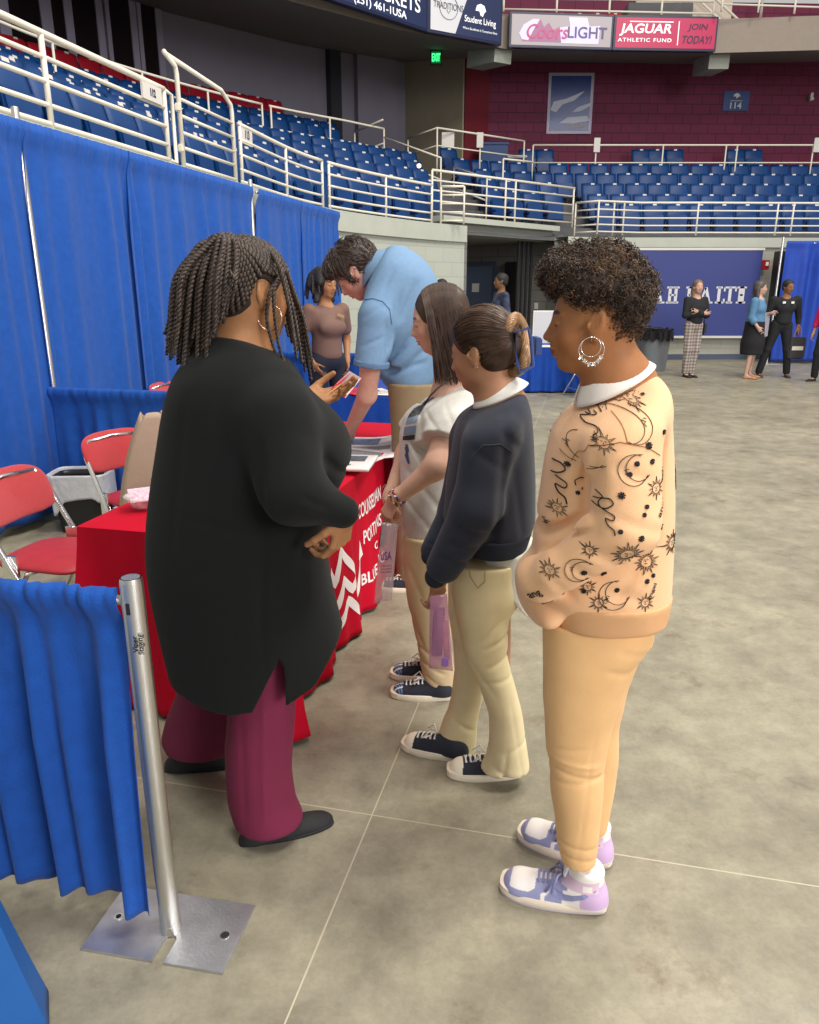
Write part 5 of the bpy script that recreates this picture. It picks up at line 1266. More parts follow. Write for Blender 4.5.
def high_top(loc, yaw, L, t, sgn=1):
    """white and lavender basketball high-top; sgn: side the camera sees (+1 = local -y)"""
    T = xf(loc, yaw); W = 0.104
    sole(t, T, L, W, 0.0, 0.008, mat('outsole_grey', srgb(196, 186, 190), 0.6), 'outsole')
    sole(t, T, L, W, 0.007, 0.030, mat('midsole_cream', srgb(240, 226, 206), 0.5), 'midsole', 0.02, 0.010)
    pr = upper_prims(T, L*0.985, W, 0.026, 0.098, yaw)
    pr.append(half(T(0.22*L, 0, 0.137), (-0.28*cos(yaw), -0.28*sin(yaw), 1), 0.004))
    c, s_ = cos(yaw), sin(yaw); lo = np.array(loc)
    cw = np.array(srgb(244, 238, 232)); cp_ = np.array(srgb(150, 152, 190)); cl = np.array(srgb(206, 176, 214)); cc = np.array(srgb(224, 196, 214))
    def paint(V):
        d = V-lo; x = (d[:, 0]*c+d[:, 1]*s_)/L; y = -d[:, 0]*s_+d[:, 1]*c; z = d[:, 2]
        C = np.tile(cw, (len(V), 1))
        toe = (x > 0.60)&(z < 0.044+0.02*np.clip((0.72-x)/0.12, 0, 1)) | (x > 0.90); C[toe] = cp_           # mudguard
        lace = (x > 0.36)&(x < 0.66)&(np.abs(y) > 0.012)&(z > 0.062-0.10*(x-0.45)) & (z > 0.045); C[lace] = cp_   # eyestay
        quarter = (x > 0.40)&(x < 0.56)&(z < 0.075)&(x < 0.40+0.16*(1-(z-0.03)/0.06)+0.03); C[quarter] = cp_
        heel = (x < 0.19+0.05*np.sin(z*30))&(z < 0.095)&(z > 0.03); C[heel] = cl
        col_ = (z > 0.078)&(z < 0.112)&(x < 0.36+0.12*(0.11-z)/0.04)&(x > 0.08); C[col_] = cc
        wing = (z > 0.083)&(z < 0.102)&(x > 0.14)&(x < 0.22); C[wing] = cw
        return C
    up = sdf_obj('upper', pr, mat('shoe_leather', (1, 1, 1), 0.4, attr='Col', bump=0.06, bscale=300), t, h=0.0026, paint=paint, pad=0.01)
    bv = bvh_of(up)
    # swoosh and laces follow the surface
    def side_pt(x, z, off=0.0015):
        o = T(x*L, -0.12*sgn, z); d = (T(0, 0.12*sgn, 0)-T(0, 0, 0)).normalized(); h = bv.ray_cast(o, d, 0.3)
        return (h[0]-d*off) if h[0] else T(x*L, -0.04*sgn, z)
    top = [(0.505, 0.060), (0.515, 0.073), (0.49, 0.068), (0.45, 0.062), (0.38, 0.060), (0.30, 0.066), (0.22, 0.075), (0.10, 0.090)]
    bot = [(0.505, 0.060), (0.495, 0.052), (0.46, 0.046), (0.42, 0.0435), (0.36, 0.044), (0.30, 0.050), (0.20, 0.064), (0.10, 0.088)]
    V = []; F = []
    for a, b in zip(top, bot): V += [side_pt(a[0], a[1]), side_pt(b[0], b[1])]
    for i in range(len(top)-1): F.append((2*i, 2*i+1, 2*i+3, 2*i+2))
    mp_ = mat('periwinkle_leather', srgb(138, 142, 184), 0.4); MB().add(V, F).build('swoosh', mp_, up, solid=0.001)
    def top_pt(x, y, off=0.004):
        h = bv.ray_cast(T(x*L, y, 0.2), Vector((0, 0, -1)), 0.3); return (h[0]+UP*off) if h[0] else T(x*L, y, 0.08)
    mb = MB()
    for i in range(6):
        x = 0.42+0.042*i
        mb.tube([top_pt(x, -0.024, 0.002), top_pt(x+0.01, 0.0, 0.006), top_pt(x, 0.024, 0.002)], 0.0034, 6)
    for s2 in (-1, 1):
        q0 = top_pt(0.42, 0.006*s2, 0.008); e = T(0.50*L, s2*0.050, 0.055); mb.tube([q0, q0.lerp(e, 0.5)+UP*0.026, e+UP*0.008], 0.0036, 6)
        e = T(0.56*L, s2*0.040, 0.048); mb.tube([q0, q0.lerp(e, 0.5)+UP*0.015, e+UP*0.004], 0.0036, 6)
    mb.build('laces', mp_, up, smooth=True)
    MB().box(T(0.375*L, 0, 0.122), (0.012, 0.045, 0.055), Matrix.Rotation(yaw, 3, 'Z') @ Matrix.Rotation(-0.25, 3, 'Y'), 0.004).build('tongue', mat('white_tongue', srgb(236, 232, 236), 0.6), t, smooth='auto')
    return up
def canvas_shoe(loc, yaw, L, t, sgn=1, blue_toe=False):
    T = xf(loc, yaw); W = 0.094
    sole(t, T, L, W, 0.0, 0.026, mat('cream_rubber', srgb(232, 222, 200), 0.5), 'sole', 0.03, 0.006)
    pr = upper_prims(T, L*0.97, W*0.92, 0.022, 0.05, yaw, low=True)
    pr[0] = ell(T(0.14*L, 0, 0.022), (0.15*L, 0.40*W, 0.062), Matrix.Rotation(yaw, 3, 'Z'), 0.02)
    c, s_ = cos(yaw), sin(yaw); lo = np.array(loc); cn = np.array(srgb(30, 34, 48)); ct = np.array(srgb(238, 228, 206)); cb = np.array(srgb(96, 130, 180))
    def paint(V):
        d = V-lo; x = (d[:, 0]*c+d[:, 1]*s_)/L; C = np.tile(cn, (len(V), 1))
        if blue_toe:
            C[x > 0.80] = cb; z = d[:, 2]; y = -d[:, 0]*s_+d[:, 1]*c; C[(x > 0.80)&(np.sin(x*150+y*400) > 0.2)] = cn*1.5; C[(x > 0.80)&(np.sin(y*300) > 0.75)] = ct
        else: C[x > 0.79] = ct
        return C
    up = sdf_obj('upper', pr, mat('canvas', (1, 1, 1), 0.75, attr='Col', bump=0.1, bscale=400), t, h=0.003, paint=paint, pad=0.01)
    bv = bvh_of(up)
    def top_pt(x, y, off=0.003):
        h = bv.ray_cast(T(x*L, y, 0.2), Vector((0, 0, -1)), 0.3); return (h[0]+UP*off) if h[0] else T(x*L, y, 0.05)
    mb = MB()
    for i in range(5):
        x = 0.48+0.065*i; mb.tube([top_pt(x, -0.020), top_pt(x+0.012, 0.0, 0.005), top_pt(x+0.012, 0.020)], 0.003, 6); mb.tube([top_pt(x, 0.020), top_pt(x+0.03, -0.02)], 0.0028, 6)
    for s2 in (-1, 1):
        q = top_pt(0.47, 0.0, 0.006); mb.tube([q, q+T(0.02, s2*0.025, 0.018)-T(0, 0, 0), q+T(0.045, s2*0.034, -0.008)-T(0, 0, 0), q+T(0.02, s2*0.02, -0.002)-T(0, 0, 0)], 0.0028, 6)
    mb.build('laces', M['white'], up, smooth=True)
    return up
def flat_shoe(loc, yaw, L, t, m):
    T = xf(loc, yaw); W = 0.090
    sole(t, T, L, W, 0.0, 0.010, M['ink'], 'sole')
    Rz = Matrix.Rotation(yaw, 3, 'Z')
    pr = [ell(T(0.80*L, 0, 0.008), (0.20*L, 0.44*W, 0.030), Rz, 0.02), ell(T(0.5*L, 0, 0.008), (0.30*L, 0.46*W, 0.042), Rz, 0.03), ell(T(0.18*L, 0, 0.008), (0.18*L, 0.40*W, 0.052), Rz, 0.03),
          ell(T(0.40*L, 0, 0.078), (0.34*L, 0.36*W, 0.052), Rz, 0.006, 's'), half(T(0, 0, 0.006), (0, 0, -1), 0.002)]
    return sdf_obj('upper', pr, m, t, h=0.003, pad=0.01)
def collar(mb, c, R, r0, r1, h, a0, a1, tilt=0.0, n=40, drop=None):
    """folded shirt collar around a neck: ring from inner edge r0 out and down to r1"""
    c = Vector(c)
    def fn(u, v):
        a = a0+(a1-a0)*u; r = r0+(r1-r0)*v; z = h*(1-v)*1.0-0.012*v*v + (drop(a)*v if drop else 0)
        return c+R @ Vector((r*cos(a), r*0.92*sin(a), z))
    return mb.grid(fn, n, 8)
def hoop(name, c, r, nrm, tr, m, parent, label=None):
    n = Vector(nrm).normalized(); a = n.orthogonal().normalized(); b = n.cross(a); c = Vector(c)
    return MB().tube([c+(a*cos(t)+b*sin(t))*r for t in [2*pi*i/40 for i in range(40)]], tr, 8, closed=True).build(name, m, parent, smooth=True, label=label)
# ------------------------------------------------------------------ people: figures near the camera
def rows(D, L, dy=0.0, hem=True):
    out = []
    for r in L:
        v, a, b, ry = r[:4]; d = r[4] if len(r) > 4 else 0.0
        p, q = at(a, v, D), at(b, v, D); out.append((p.z, (p.x+q.x)/2, D+dy+d, abs(q.x-p.x)/2, ry))
    out.sort()
    if hem:          # the lowest row marks the hem as seen on the near side
        v, a, b, ry = L[-1][:4]; z = at((a+b)/2, v, D+dy-ry*0.92).z; r0 = out[0]; out = [r for r in out if r[0] > z+0.004]; out = [(z,)+r0[1:]]+out
    return out
def bandrows(D, v0, v1, a0, b0, a1, b1, ry0, ry1):
    P = [at(a, v, D) for a, v in ((a0, v0), (b0, v0), (a1, v1), (b1, v1))]; z0 = at(a0, v0, D-ry0*0.92).z; z1 = at(a1, v1, D-ry1*0.92).z
    return [(z1, (P[2].x+P[3].x)/2, D, (P[3].x-P[2].x)/2, ry1), (z0, (P[0].x+P[1].x)/2, D, (P[1].x-P[0].x)/2, ry0)]
def xz(u, v, D): p = at(u, v, D); return p.x, p.z
def crs(D, L):
    o = []
    for u0, v0, u1, v1, amp, wd in L:
        a, b = xz(u0, v0, D), xz(u1, v1, D); o.append((a[0], a[1], b[0], b[1], amp, wd))
    return o
def surf_fn(o, direction=Vector((0, 1, 0)), back=0.8, off=0.0015):
    bv = bvh_of(o); d = direction.normalized()
    def f(p, off_=off):
        h = bv.ray_cast(Vector(p)-d*back, d, back*2.2)
        return (h[0]+h[1]*off_ if h[1].dot(d) < 0 else h[0]-d*off_) if h[0] else None
    return f
def ribbon(mb, f, pts, w, closed=False, step=0.004):
    """pts: 3-D points near the surface; laid onto it as a thin printed line"""
    P = [];  n = len(pts)
    for i in range(n if closed else n-1):
        a, b = Vector(pts[i]), Vector(pts[(i+1) % n]); k = max(1, int((b-a).length/step))
        for j in range(k): P.append(a.lerp(b, j/k))
    if not closed: P.append(Vector(pts[-1]))
    Q = [f(p) for p in P]
    runs = []; cur = []
    for q in Q:
        if q is None or (cur and (q-cur[-1]).length > 0.03):
            if len(cur) > 1: runs.append(cur)
            cur = [] if q is None else [q]
        else: cur.append(q)
    if len(cur) > 1: runs.append(cur)
    for R_ in runs: mb.tube(R_, w/2, 4, cap=False)
def motif_moon(c, r, rot, X, Y):
    L = []; o = [c+X*(r*cos(a))+Y*(r*sin(a)) for a in [rot+0.75+i*(2*pi-1.5)/22 for i in range(23)]]
    inn = [c+X*(r*0.38*cos(rot)+r*0.86*cos(a))+Y*(r*0.38*sin(rot)+r*0.86*sin(a)) for a in [rot+0.98+i*(2*pi-1.96)/18 for i in range(19)]]
    L += [o, inn]; q = c-X*(r*0.55*cos(rot))-Y*(r*0.55*sin(rot))
    L.append([q+Y*r*0.2-X*r*0.1, q+Y*r*0.1+X*0.1*r, q-X*r*0.02, q-Y*0.15*r+X*0.1*r]); L.append([q+Y*r*0.28+X*r*0.02, q+Y*r*0.25+X*r*0.2])
    return L
def motif_sun(c, r, X, Y, rays=14):
    L = [[c+X*r*0.42*cos(a)+Y*r*0.42*sin(a) for a in [i*2*pi/16 for i in range(17)]]]
    for i in range(rays):
        a = 2*pi*i/rays; k = 1.0 if i % 2 else 0.75; b = 0.14
        L.append([c+X*r*0.46*cos(a-b)+Y*r*0.46*sin(a-b), c+X*r*k*cos(a)+Y*r*k*sin(a), c+X*r*0.46*cos(a+b)+Y*r*0.46*sin(a+b)])
    L += [[c+X*r*-0.2+Y*r*0.1, c+X*r*-0.06+Y*r*0.12], [c+X*r*0.06+Y*r*0.12, c+X*r*0.2+Y*r*0.1], [c+Y*r*0.05, c-X*r*0.03-Y*r*0.08], [c-X*r*0.1-Y*r*0.17, c+X*r*0.1-Y*r*0.17]]
    return L
def motif_star(c, r, X, Y):
    L = []
    for i in range(4): a = pi*i/4+0.2; L.append([c-X*r*cos(a)-Y*r*sin(a), c+X*r*cos(a)+Y*r*sin(a)])
    return L
def motif_snake(c, r, X, Y, m=1):
    pp_ = [c+X*(m*r*x)+Y*(r*y) for x, y in [(-0.8, 0.5), (-0.85, 0.8), (-0.5, 0.95), (-0.1, 0.7), (-0.5, 0.35), (-0.1, 0.15), (0.3, 0.45), (0.15, 0.7), (-0.15, 0.6), (-0.2, 0.2), (0.35, -0.1), (0.3, -0.35), (0.0, -0.3), (0.1, -0.6), (0.35, -0.8), (0.42, -1.1)]]
    pp_ = [pp_[0]]+pp_+[pp_[-1]]; o_ = []
    for i in range(1, len(pp_)-2):
        p0, p1, p2, p3 = pp_[i-1:i+3]
        for k in range(5): t = k/5; o_.append(0.5*((2*p1)+(p2-p0)*t+(2*p0-5*p1+4*p2-p3)*t*t+(3*p1-p0-3*p2+p3)*t**3))
    return [o_]
# ======================================================== woman in the peach printed sweatshirt
D = 1.70
P1 = thing('person', 'person in peach sweatshirt printed with moons and suns, tan trousers, hands in pocket', 'person', (0.47, 1.70, 0))
R = head_dir(radians(14), radians(4)); s = 0.95
ear = at(597, 324, D-0.07); hc = ear - R @ Vector((-0.010*s, 0.073*s, -0.004*s))
SK1 = (0.36, 0.155, 0.062)
hp = head_prims(hc, R, s, nose=1.15, jaw=1.0, neck_to=at(622, 388, D), neck_r=0.056)
hp[1:1] = []
sw = []
bp = hp + [cap(at(620, 395, D), at(612, 600, D), 0.085, 0.095, 0.05), cap(at(628, 465, D-0.18), at(628, 520, D-0.19), 0.040, 0.038), cap(at(628, 520, D-0.19), at(578, 572, D-0.14), 0.036, 0.024),
      cap(at(618, 465, D+0.15), at(612, 520, D+0.17), 0.040, 0.038), cap(at(612, 520, D+0.17), at(570, 575, D+0.06), 0.036, 0.024),
      cap(at(594, 650, D-0.07), at(578, 760, D-0.07), 0.045, 0.035), cap(at(578, 760, D-0.07), at(578, 868, D-0.06), 0.034, 0.026, 0.03),
      cap(at(596, 650, D+0.07), at(592, 745, D+0.09), 0.045, 0.033), cap(at(592, 745, D+0.09), at(590, 840, D+0.10), 0.033, 0.026, 0.03)]
bp += hand_prims(at(578, 573, D-0.13), (-1, 0.25, -0.15), (0, -0.6, 0.7), 1, [1.2]*4, 0.3, 0.8)
body(P1, bp, [(bx3(hc, 0.145), 0.0028)], SK1, [head_paint(hc, R, s, SK1, (0.24, 0.075, 0.05), (0.02, 0.012, 0.008), 0.25)], h=0.009)
torso = loft(rows(D, [(352, 606, 640, 0.06), (362, 597, 648, 0.09), (374, 586, 656, 0.13), (388, 577, 658, 0.165), (402, 569, 661, 0.18), (430, 556, 664, 0.17), (460, 548, 666, 0.165), (500, 541, 667, 0.165), (545, 534, 666, 0.17), (580, 528, 664, 0.18), (605, 531, 661, 0.185), (622, 538, 658, 0.178)]), k=0.04, n=2.5)
slv = [cap(at(628, 404, D-0.10), at(622, 434, D-0.17), 0.070, 0.080, 0.05), cap(at(622, 434, D-0.17), at(624, 525, D-0.22), 0.082, 0.074, 0.012), cap(at(624, 525, D-0.22), at(556, 572, D-0.17), 0.072, 0.050, 0.012),
       ell(at(540, 578, D-0.12), (0.052, 0.07, 0.050), None, 0.02), cap(at(620, 402, D+0.10), at(618, 430, D+0.16), 0.070, 0.078, 0.06), cap(at(618, 430, D+0.16), at(612, 525, D+0.19), 0.080, 0.068, 0.035), cap(at(612, 525, D+0.19), at(545, 575, D+0.08), 0.068, 0.052, 0.03),
       ell(at(534, 580, D+0.01), (0.046, 0.10, 0.060), None, 0.03), ell(at(542, 602, D-0.02), (0.045, 0.13, 0.035), None, 0.03)]
neckcut = [half(at(650, 363, D), (-0.47, -0.14, 0.86), 0.05), half(at(650, 363, D), (-0.47, 0.14, 0.86), 0.05)]
cr = crs(D-0.15, [(640, 470, 600, 455, 0.004, 0.012), (655, 520, 600, 500, 0.005, 0.012), (650, 545, 590, 535, 0.006, 0.012), (620, 560, 575, 530, 0.006, 0.010), (600, 575, 560, 550, 0.005, 0.010), (560, 520, 590, 470, 0.005, 0.014), (650, 600, 600, 585, 0.004, 0.014), (662, 430, 655, 545, 0.010, 0.010), (655, 545, 610, 598, 0.008, 0.009), (590, 450, 584, 515, 0.010, 0.009), (584, 515, 550, 548, 0.010, 0.009), (600, 560, 560, 590, 0.004, 0.008), (605, 540, 640, 548, 0.004, 0.007), (548, 570, 575, 600, 0.004, 0.010), (580, 520, 548, 545, 0.009, 0.010)])
M['peach'] = mat('peach_fleece', srgb(240, 190, 142), 0.85, var=0.05, vscale=6, bump=0.25, bscale=500, sheen=0.2)
sweat = sdf_obj('sweatshirt', [torso]+slv+neckcut, M['peach'], P1, h=0.0065, disp=folds(cr, wr(3, 0.003)))
band = sdf_obj('hem_band', [loft(bandrows(D, 611, 637, 534, 662, 541, 657, 0.188, 0.180), rnd=0.006, n=2.5)], mat('peach_rib', srgb(238, 184, 132), 0.9, weave=0.5, wscale=2500), P1, h=0.006, disp=wr(5, 0.002))
pk = MB(); fsw = surf_fn(sweat)
ribbon(pk, lambda p: fsw(p, 0.001), [at(u, v, 1.5) for u, v in [(655, 452), (640, 442), (615, 438), (590, 446), (580, 470)]], 0.0022)
ribbon(pk, lambda p: fsw(p, 0.001), [at(u, v, 1.5) for u, v in [(619, 385), (620, 410), (621, 438)]], 0.0016)
pk.build('seams', mat('peach_seam', srgb(190, 130, 85), 0.9), sweat)
mb = MB(); X, Z_ = Vector((1, 0, 0)), UP; rnd = random.Random(7); y0 = 1.51
MOON = [(585, 452, 14, 0.2), (630, 423, 14, 3.4), (624, 462, 13, 0.4), (622, 560+5, 0, 0), (574, 562, 12, 0.0), (615, 598, 14, 0.6)]
for u, v, r, ro in MOON:
    if r: c = at(u, v, y0); [ribbon(mb, fsw, L, 0.0015) for L in motif_moon(c, r/430, ro, X, Z_)]
for u, v, r in [(646, 480, 10), (616, 540, 14), (650, 566, 13), (565, 432, 9), (566, 520, 9), (548, 566, 10), (583, 540, 8), (590, 590, 9), (648, 606, 10), (600, 605, 10), (640, 402, 9), (593, 415, 8), (600, 440, 10), (662, 470, 8), (553, 540, 7)]:
    c = at(u, v, y0); [ribbon(mb, fsw, L, 0.0013) for L in motif_sun(c, r/430, X, Z_, 18 if r > 12 else 12)]
for u, v in [(627, 456), (643, 455), (631, 502), (620, 470-4), (611, 485), (608, 517), (627, 523), (550, 524), (576, 473), (579, 564), (575, 590), (619, 593), (553, 454), (611, 411), (634, 495), (586, 595), (657, 580), (522, 575), (598, 565), (650, 585), (618, 622), (560, 470), (640, 440), (660, 430), (655, 520), (584, 500)]:
    c = at(u, v, y0); [ribbon(mb, fsw, L, 0.0042 if rnd.random() > .5 else 0.003) for L in motif_star(c, rnd.uniform(1.8, 3.2)/430, X, Z_)]
for u, v, r, m_, w_ in [(566, 490, 21, 1, 0.0034), (597, 502, 17, 1, 0.0026), (600, 425, 12, -1, 0.0026)]:
    c = at(u, v, y0); [ribbon(mb, fsw, L, w_) for L in motif_snake(c, r/430, X, Z_, m_)]
# other side and back carry the same print at random
for dirn, U_, cpos in ((Vector((0, -1, 0)), Vector((-1, 0, 0)), Vector((0.44, 2.2, 0))), (Vector((-1, 0, 0)), Vector((0, 1, 0)), Vector((1.0, 1.7, 0)))):
    ff = surf_fn(sweat, dirn, 0.5)
    for k in range(8):
        c = cpos+U_*rnd.uniform(-0.13, 0.13)+UP*rnd.uniform(0.8, 1.28); c = c-dirn*-0.4 if False else c
        Ls = [motif_moon(c, 0.03, rnd.uniform(0, 6), U_, UP), motif_sun(c, 0.03, U_, UP), motif_star(c, 0.006, U_, UP), motif_snake(c, 0.04, U_, UP)][k % 4]
        for L in Ls: ribbon(mb, ff, L, 0.0015)
pr_m = mb.build('printed_motifs', M['ink'], sweat)
mb = MB()
def ptext(mb, f, body, u, v, wpx, hpx, ang, Dp, col=None, shear=0.0, bold=0.02, y0=None):
    c = at(u, v, Dp); s_ = wpx/FPX*Dp; h_ = hpx/FPX*Dp; ca, sa = cos(ang), sin(ang); Xd = Vector((ca, 0, sa)); Yd = Vector((-sa, 0, ca))
    V, F = text_geo(body, 1.0, bold); x0 = min(p.x for p in V); x1 = max(p.x for p in V); a0 = min(p.y for p in V); a1 = max(p.y for p in V)
    bm = bmesh.new(); vs = [bm.verts.new(p) for p in V]
    for q in F:
        try: bm.faces.new([vs[i] for i in q])
        except ValueError: pass
    bmesh.ops.subdivide_edges(bm, edges=[e for e in bm.edges if e.calc_length() > 0.25], cuts=2); bm.verts.index_update()
    V = [q.co.copy() for q in bm.verts]; F = [tuple(q.index for q in g.verts) for g in bm.faces]; bm.free()
    out = []; ok = True
    for p in V:
        a = ((p.x-x0)/(x1-x0)-0.5)*s_; b = ((p.y-a0)/(a1-a0)-0.5)*h_; q = f(c+Xd*(a+shear*b)+Yd*b)
        out.append(q)
    F = [g for g in F if all(out[i] is not None for i in g) and max((out[g[0]]-out[i]).length for i in g) < 0.014]
    mb.add([q if q is not None else Vector((0, 0, 0)) for q in out], F)
fs2 = lambda p: fsw(p, 0.0022)
for tx, u, v, w_, h_, a in [('angel', 583, 407, 20, 7, 0.35), ('angel', 656, 500, 22, 8, 0.9), ('gel', 546, 509, 13, 8, 0.8), ('ang', 537, 598, 15, 9, 0.75), ('angel', 650, 390, 22, 5, -1.2), ('angel', 657, 598, 20, 5, 1.2), ('17', 537, 560, 8, 8, 0.3)]:
    ptext(mb, fs2, tx, u, v, w_, h_, a, 1.5)
mb.build('printed_words', M['ink'], sweat)
# shirt collar
cR = frame(Vector((-0.875, 0, -0.485)), Vector((-0.485, 0, 0.875)))
mb = MB(); cc = at(612, 381, D); collar(mb, cc, cR, 0.067, 0.097, 0.024, 0.12, 2*pi-0.12)
mb.build('shirt_collar', mat('white_collar', srgb(232, 226, 216), 0.8, bump=0.1, bscale=300), P1, smooth=True, solid=0.004)
# trousers
M['tanp'] = mat('tan_stretch_trousers', srgb(232, 186, 128), 0.8, var=0.06, vscale=12, bump=0.12, bscale=350, sheen=0.1)
tr = [ell(at(600, 628, D), (0.128, 0.15, 0.075), None, 0.05),
      loft(rows(D-0.075, [(618, 543, 640, 0.085), (660, 543, 634, 0.085), (700, 543, 620, 0.078), (730, 545, 611, 0.068), (755, 548, 605, 0.060), (790, 551, 602, 0.060), (820, 555, 600, 0.056), (845, 558, 598, 0.050), (872, 561, 594, 0.045)]), 0.03, rnd=0.006),
      loft(rows(D+0.085, [(618, 560, 655, 0.085), (650, 560, 640, 0.085), (690, 560, 626, 0.075), (725, 562, 619, 0.064), (760, 566, 618, 0.058), (790, 570, 614, 0.056), (815, 573, 609, 0.050), (838, 575, 605, 0.044)]), 0.03, rnd=0.006)]
cr = crs(D-0.1, [(545, 755, 600, 762, -0.003, 0.006), (548, 765, 605, 775, 0.004, 0.006), (550, 780, 604, 772, 0.003, 0.006), (612, 640, 650, 655, 0.004, 0.008), (600, 660, 640, 672, 0.004, 0.008), (556, 840, 598, 846, 0.003, 0.006), (556, 852, 598, 858, 0.003, 0.005), (592, 720, 575, 860, 0.002, 0.004), (550, 745, 585, 740, 0.002, 0.006)])
sdf_obj('trousers', tr, M['tanp'], P1, h=0.0055, disp=folds(cr, wr(9, 0.0014, (30, 30, 50))))
ya = atan2(0.086, -0.274); yb = atan2(0.135, -0.251)
s1 = thing('shoe', 'white and lavender high-top, nearer the camera, worn by the person in peach', 'shoe', (0.525, 1.612, 0)); high_top((0.525, 1.612, 0), ya, 0.283, s1, -1)
s2 = thing('shoe', 'white and lavender high-top, farther from the camera, worn by the person in peach', 'shoe', (0.580, 1.772, 0)); high_top((0.580, 1.772, 0), yb, 0.278, s2, -1)
def as_child(t, parent, name, label):
    t.parent = parent; t.location = Vector(t['_o'])-Vector(parent['_o']); t.name = name
    t['label'] = label
    if 'category' in t: del t['category']
as_child(s1, P1, 'shoe', 'white and lavender high-top shoe nearer the camera'); as_child(s2, P1, 'shoe', 'white and lavender high-top shoe farther from the camera')
# curly hair
hpr = [ell(at(598, 283, D), (0.105, 0.094, 0.080), None, 0.03), ell(at(620, 303, D), (0.056, 0.082, 0.076), None, 0.03), ell(at(565, 273, D), (0.048, 0.072, 0.036), None, 0.03), ell(at(613, 322, D), (0.040, 0.055, 0.040), None, 0.03),
       ell(at(548, 330, D), (0.075, 0.12, 0.098), None, 0.012, 's'), ell(at(595, 328, D-0.10), (0.030, 0.06, 0.036), None, 0.010, 's')]
M['curl'] = mat('dark_curly_hair', (0.055, 0.030, 0.017), 0.42, var=0.6, vscale=35)
M['curl2'] = mat('light_curl_ends', (0.14, 0.075, 0.038), 0.4, var=0.6, vscale=40)
hair = sdf_obj('hair', hpr, mat('hair_roots', (0.03, 0.016, 0.010), 0.8), P1, h=0.005, disp=wr(11, 0.006, (60, 60, 60)))
off = Vector(hair['_o']); vv = hair.data.vertices; rnd = random.Random(2)
c1, c2 = [], []
for k in range(3400):
    v = vv[rnd.randrange(len(vv))]; p = v.co+off; n = v.normal.copy()
    if p.z < hc.z-0.10: continue
    n = (n+Vector((rnd.uniform(-.5, .5), rnd.uniform(-.5, .5), rnd.uniform(-.6, .2)))).normalized()
    a = n.orthogonal().normalized(); b = n.cross(a); r = rnd.uniform(0.003, 0.0062); ln = rnd.uniform(0.010, 0.026); tn_ = rnd.uniform(1.3, 2.6); ph = rnd.uniform(0, 6.28); hnd = rnd.choice((-1, 1)); q = 12
    pts = [p-n*0.005+n*(ln*i/q)+(a*cos(ph+hnd*6.28*tn_*i/q)+b*sin(ph+hnd*6.28*tn_*i/q))*r*(0.6+0.5*i/q) for i in range(q+1)]
    light = (p-at(612, 262, D-0.07)).length < 0.045
    (c2 if (rnd.random() < (0.75 if light else 0.16)) else c1).append(pts)
strands('curls', M['curl'], hair, c1, 0.0012, 0.0008, 3); strands('light_curls', M['curl2'], hair, c2, 0.0012, 0.0007, 3)
lobe = at(592, 333, D-0.073)
er = thing('x', 'x', 'x', tuple(lobe)); del er['category']; er['label'] = 'large silver double hoop earring with small charms'; er.name = 'earring'; er.parent = P1; er.location = lobe-Vector(P1['_o'])
hoop('outer_hoop', at(591.5, 350, D-0.085), 0.0262, (0.15, 1, 0), 0.0008, M['silver'], er); hoop('inner_hoop', at(591, 347, D-0.084), 0.0205, (0.15, 1, 0), 0.0008, M['silver'], er)
mb = MB(); 
for k, (u, v) in enumerate([(581, 357), (585, 361), (589, 364), (594, 364), (598, 361), (601, 357)]):
    c = at(u, v, D-0.088); mb.add([c+Vector((0.0045*cos(a+k)*(1.5 if i % 2 else 0.7), -0.001 if i % 2 else 0.001, 0.0045*sin(a+k)*(1.5 if i % 2 else 0.7))) for i, a in enumerate([j*pi/4 for j in range(8)])], [tuple(range(8))])
mb.build('charms', M['silver'], er, solid=0.001)
MB().tube([lobe+UP*0.001, lobe-UP*0.010, at(591.5, 341, D-0.08)], 0.0008, 6).build('ear_wire', M['silver'], er)
np_ = hc+R @ Vector((0.100*s, 0.010*s, -0.040*s)); hoop('nose_ring', np_, 0.0042, R @ Vector((0.3, 1, 0)), 0.0006, M['silver'], P1)
# ======================================================== girl in the navy sweatshirt
D = 2.23
P2 = thing('person', 'person in dark navy sweatshirt over white collar, flared khaki trousers, holding pink clear pouch', 'person', (0.22, 2.25, 0))
R = head_dir(radians(30), radians(14)); s = 0.93; SK2 = (0.46, 0.235, 0.135)
ear = at(474, 354, D-0.06); hc = ear - R @ Vector((-0.010*s, 0.073*s, -0.004*s))
hp = head_prims(hc, R, s, nose=0.95, neck_to=at(500, 405, D), neck_r=0.050)
wr2 = at(438, 583, 2.09)
hd = hand_prims(wr2, (-0.15, 0.05, -1), (0.55, -0.8, 0), 1, [(0.5, 0.9, 0.6)]*4, 0.8, 0.72)
bp = hp+[cap(at(502, 410, D), at(492, 560, D), 0.08, 0.09, 0.05), cap(at(490, 455, 2.08), at(477, 510, 2.05), 0.04, 0.036), cap(at(477, 510, 2.05), wr2, 0.034, 0.022, 0.015),
    cap(at(474, 455, 2.37), at(456, 510, 2.36), 0.04, 0.036), cap(at(456, 510, 2.36), at(434, 550, 2.22), 0.034, 0.022), cap(at(495, 600, D-0.06), at(498, 690, 2.19), 0.05, 0.04), cap(at(498, 690, 2.19), at(505, 770, 2.19), 0.04, 0.03),
    cap(at(480, 600, D+0.08), at(470, 680, 2.33), 0.05, 0.04), cap(at(470, 680, 2.33), at(455, 748, 2.33), 0.04, 0.03)]+hd
hd2 = hand_prims(at(434, 550, 2.22), (-0.05, -0.3, -0.9), (-0.8, -0.4, 0.2), -1, [(1.0, 1.2, 0.8)]*4, 0.9, 0.62); bp += hd2
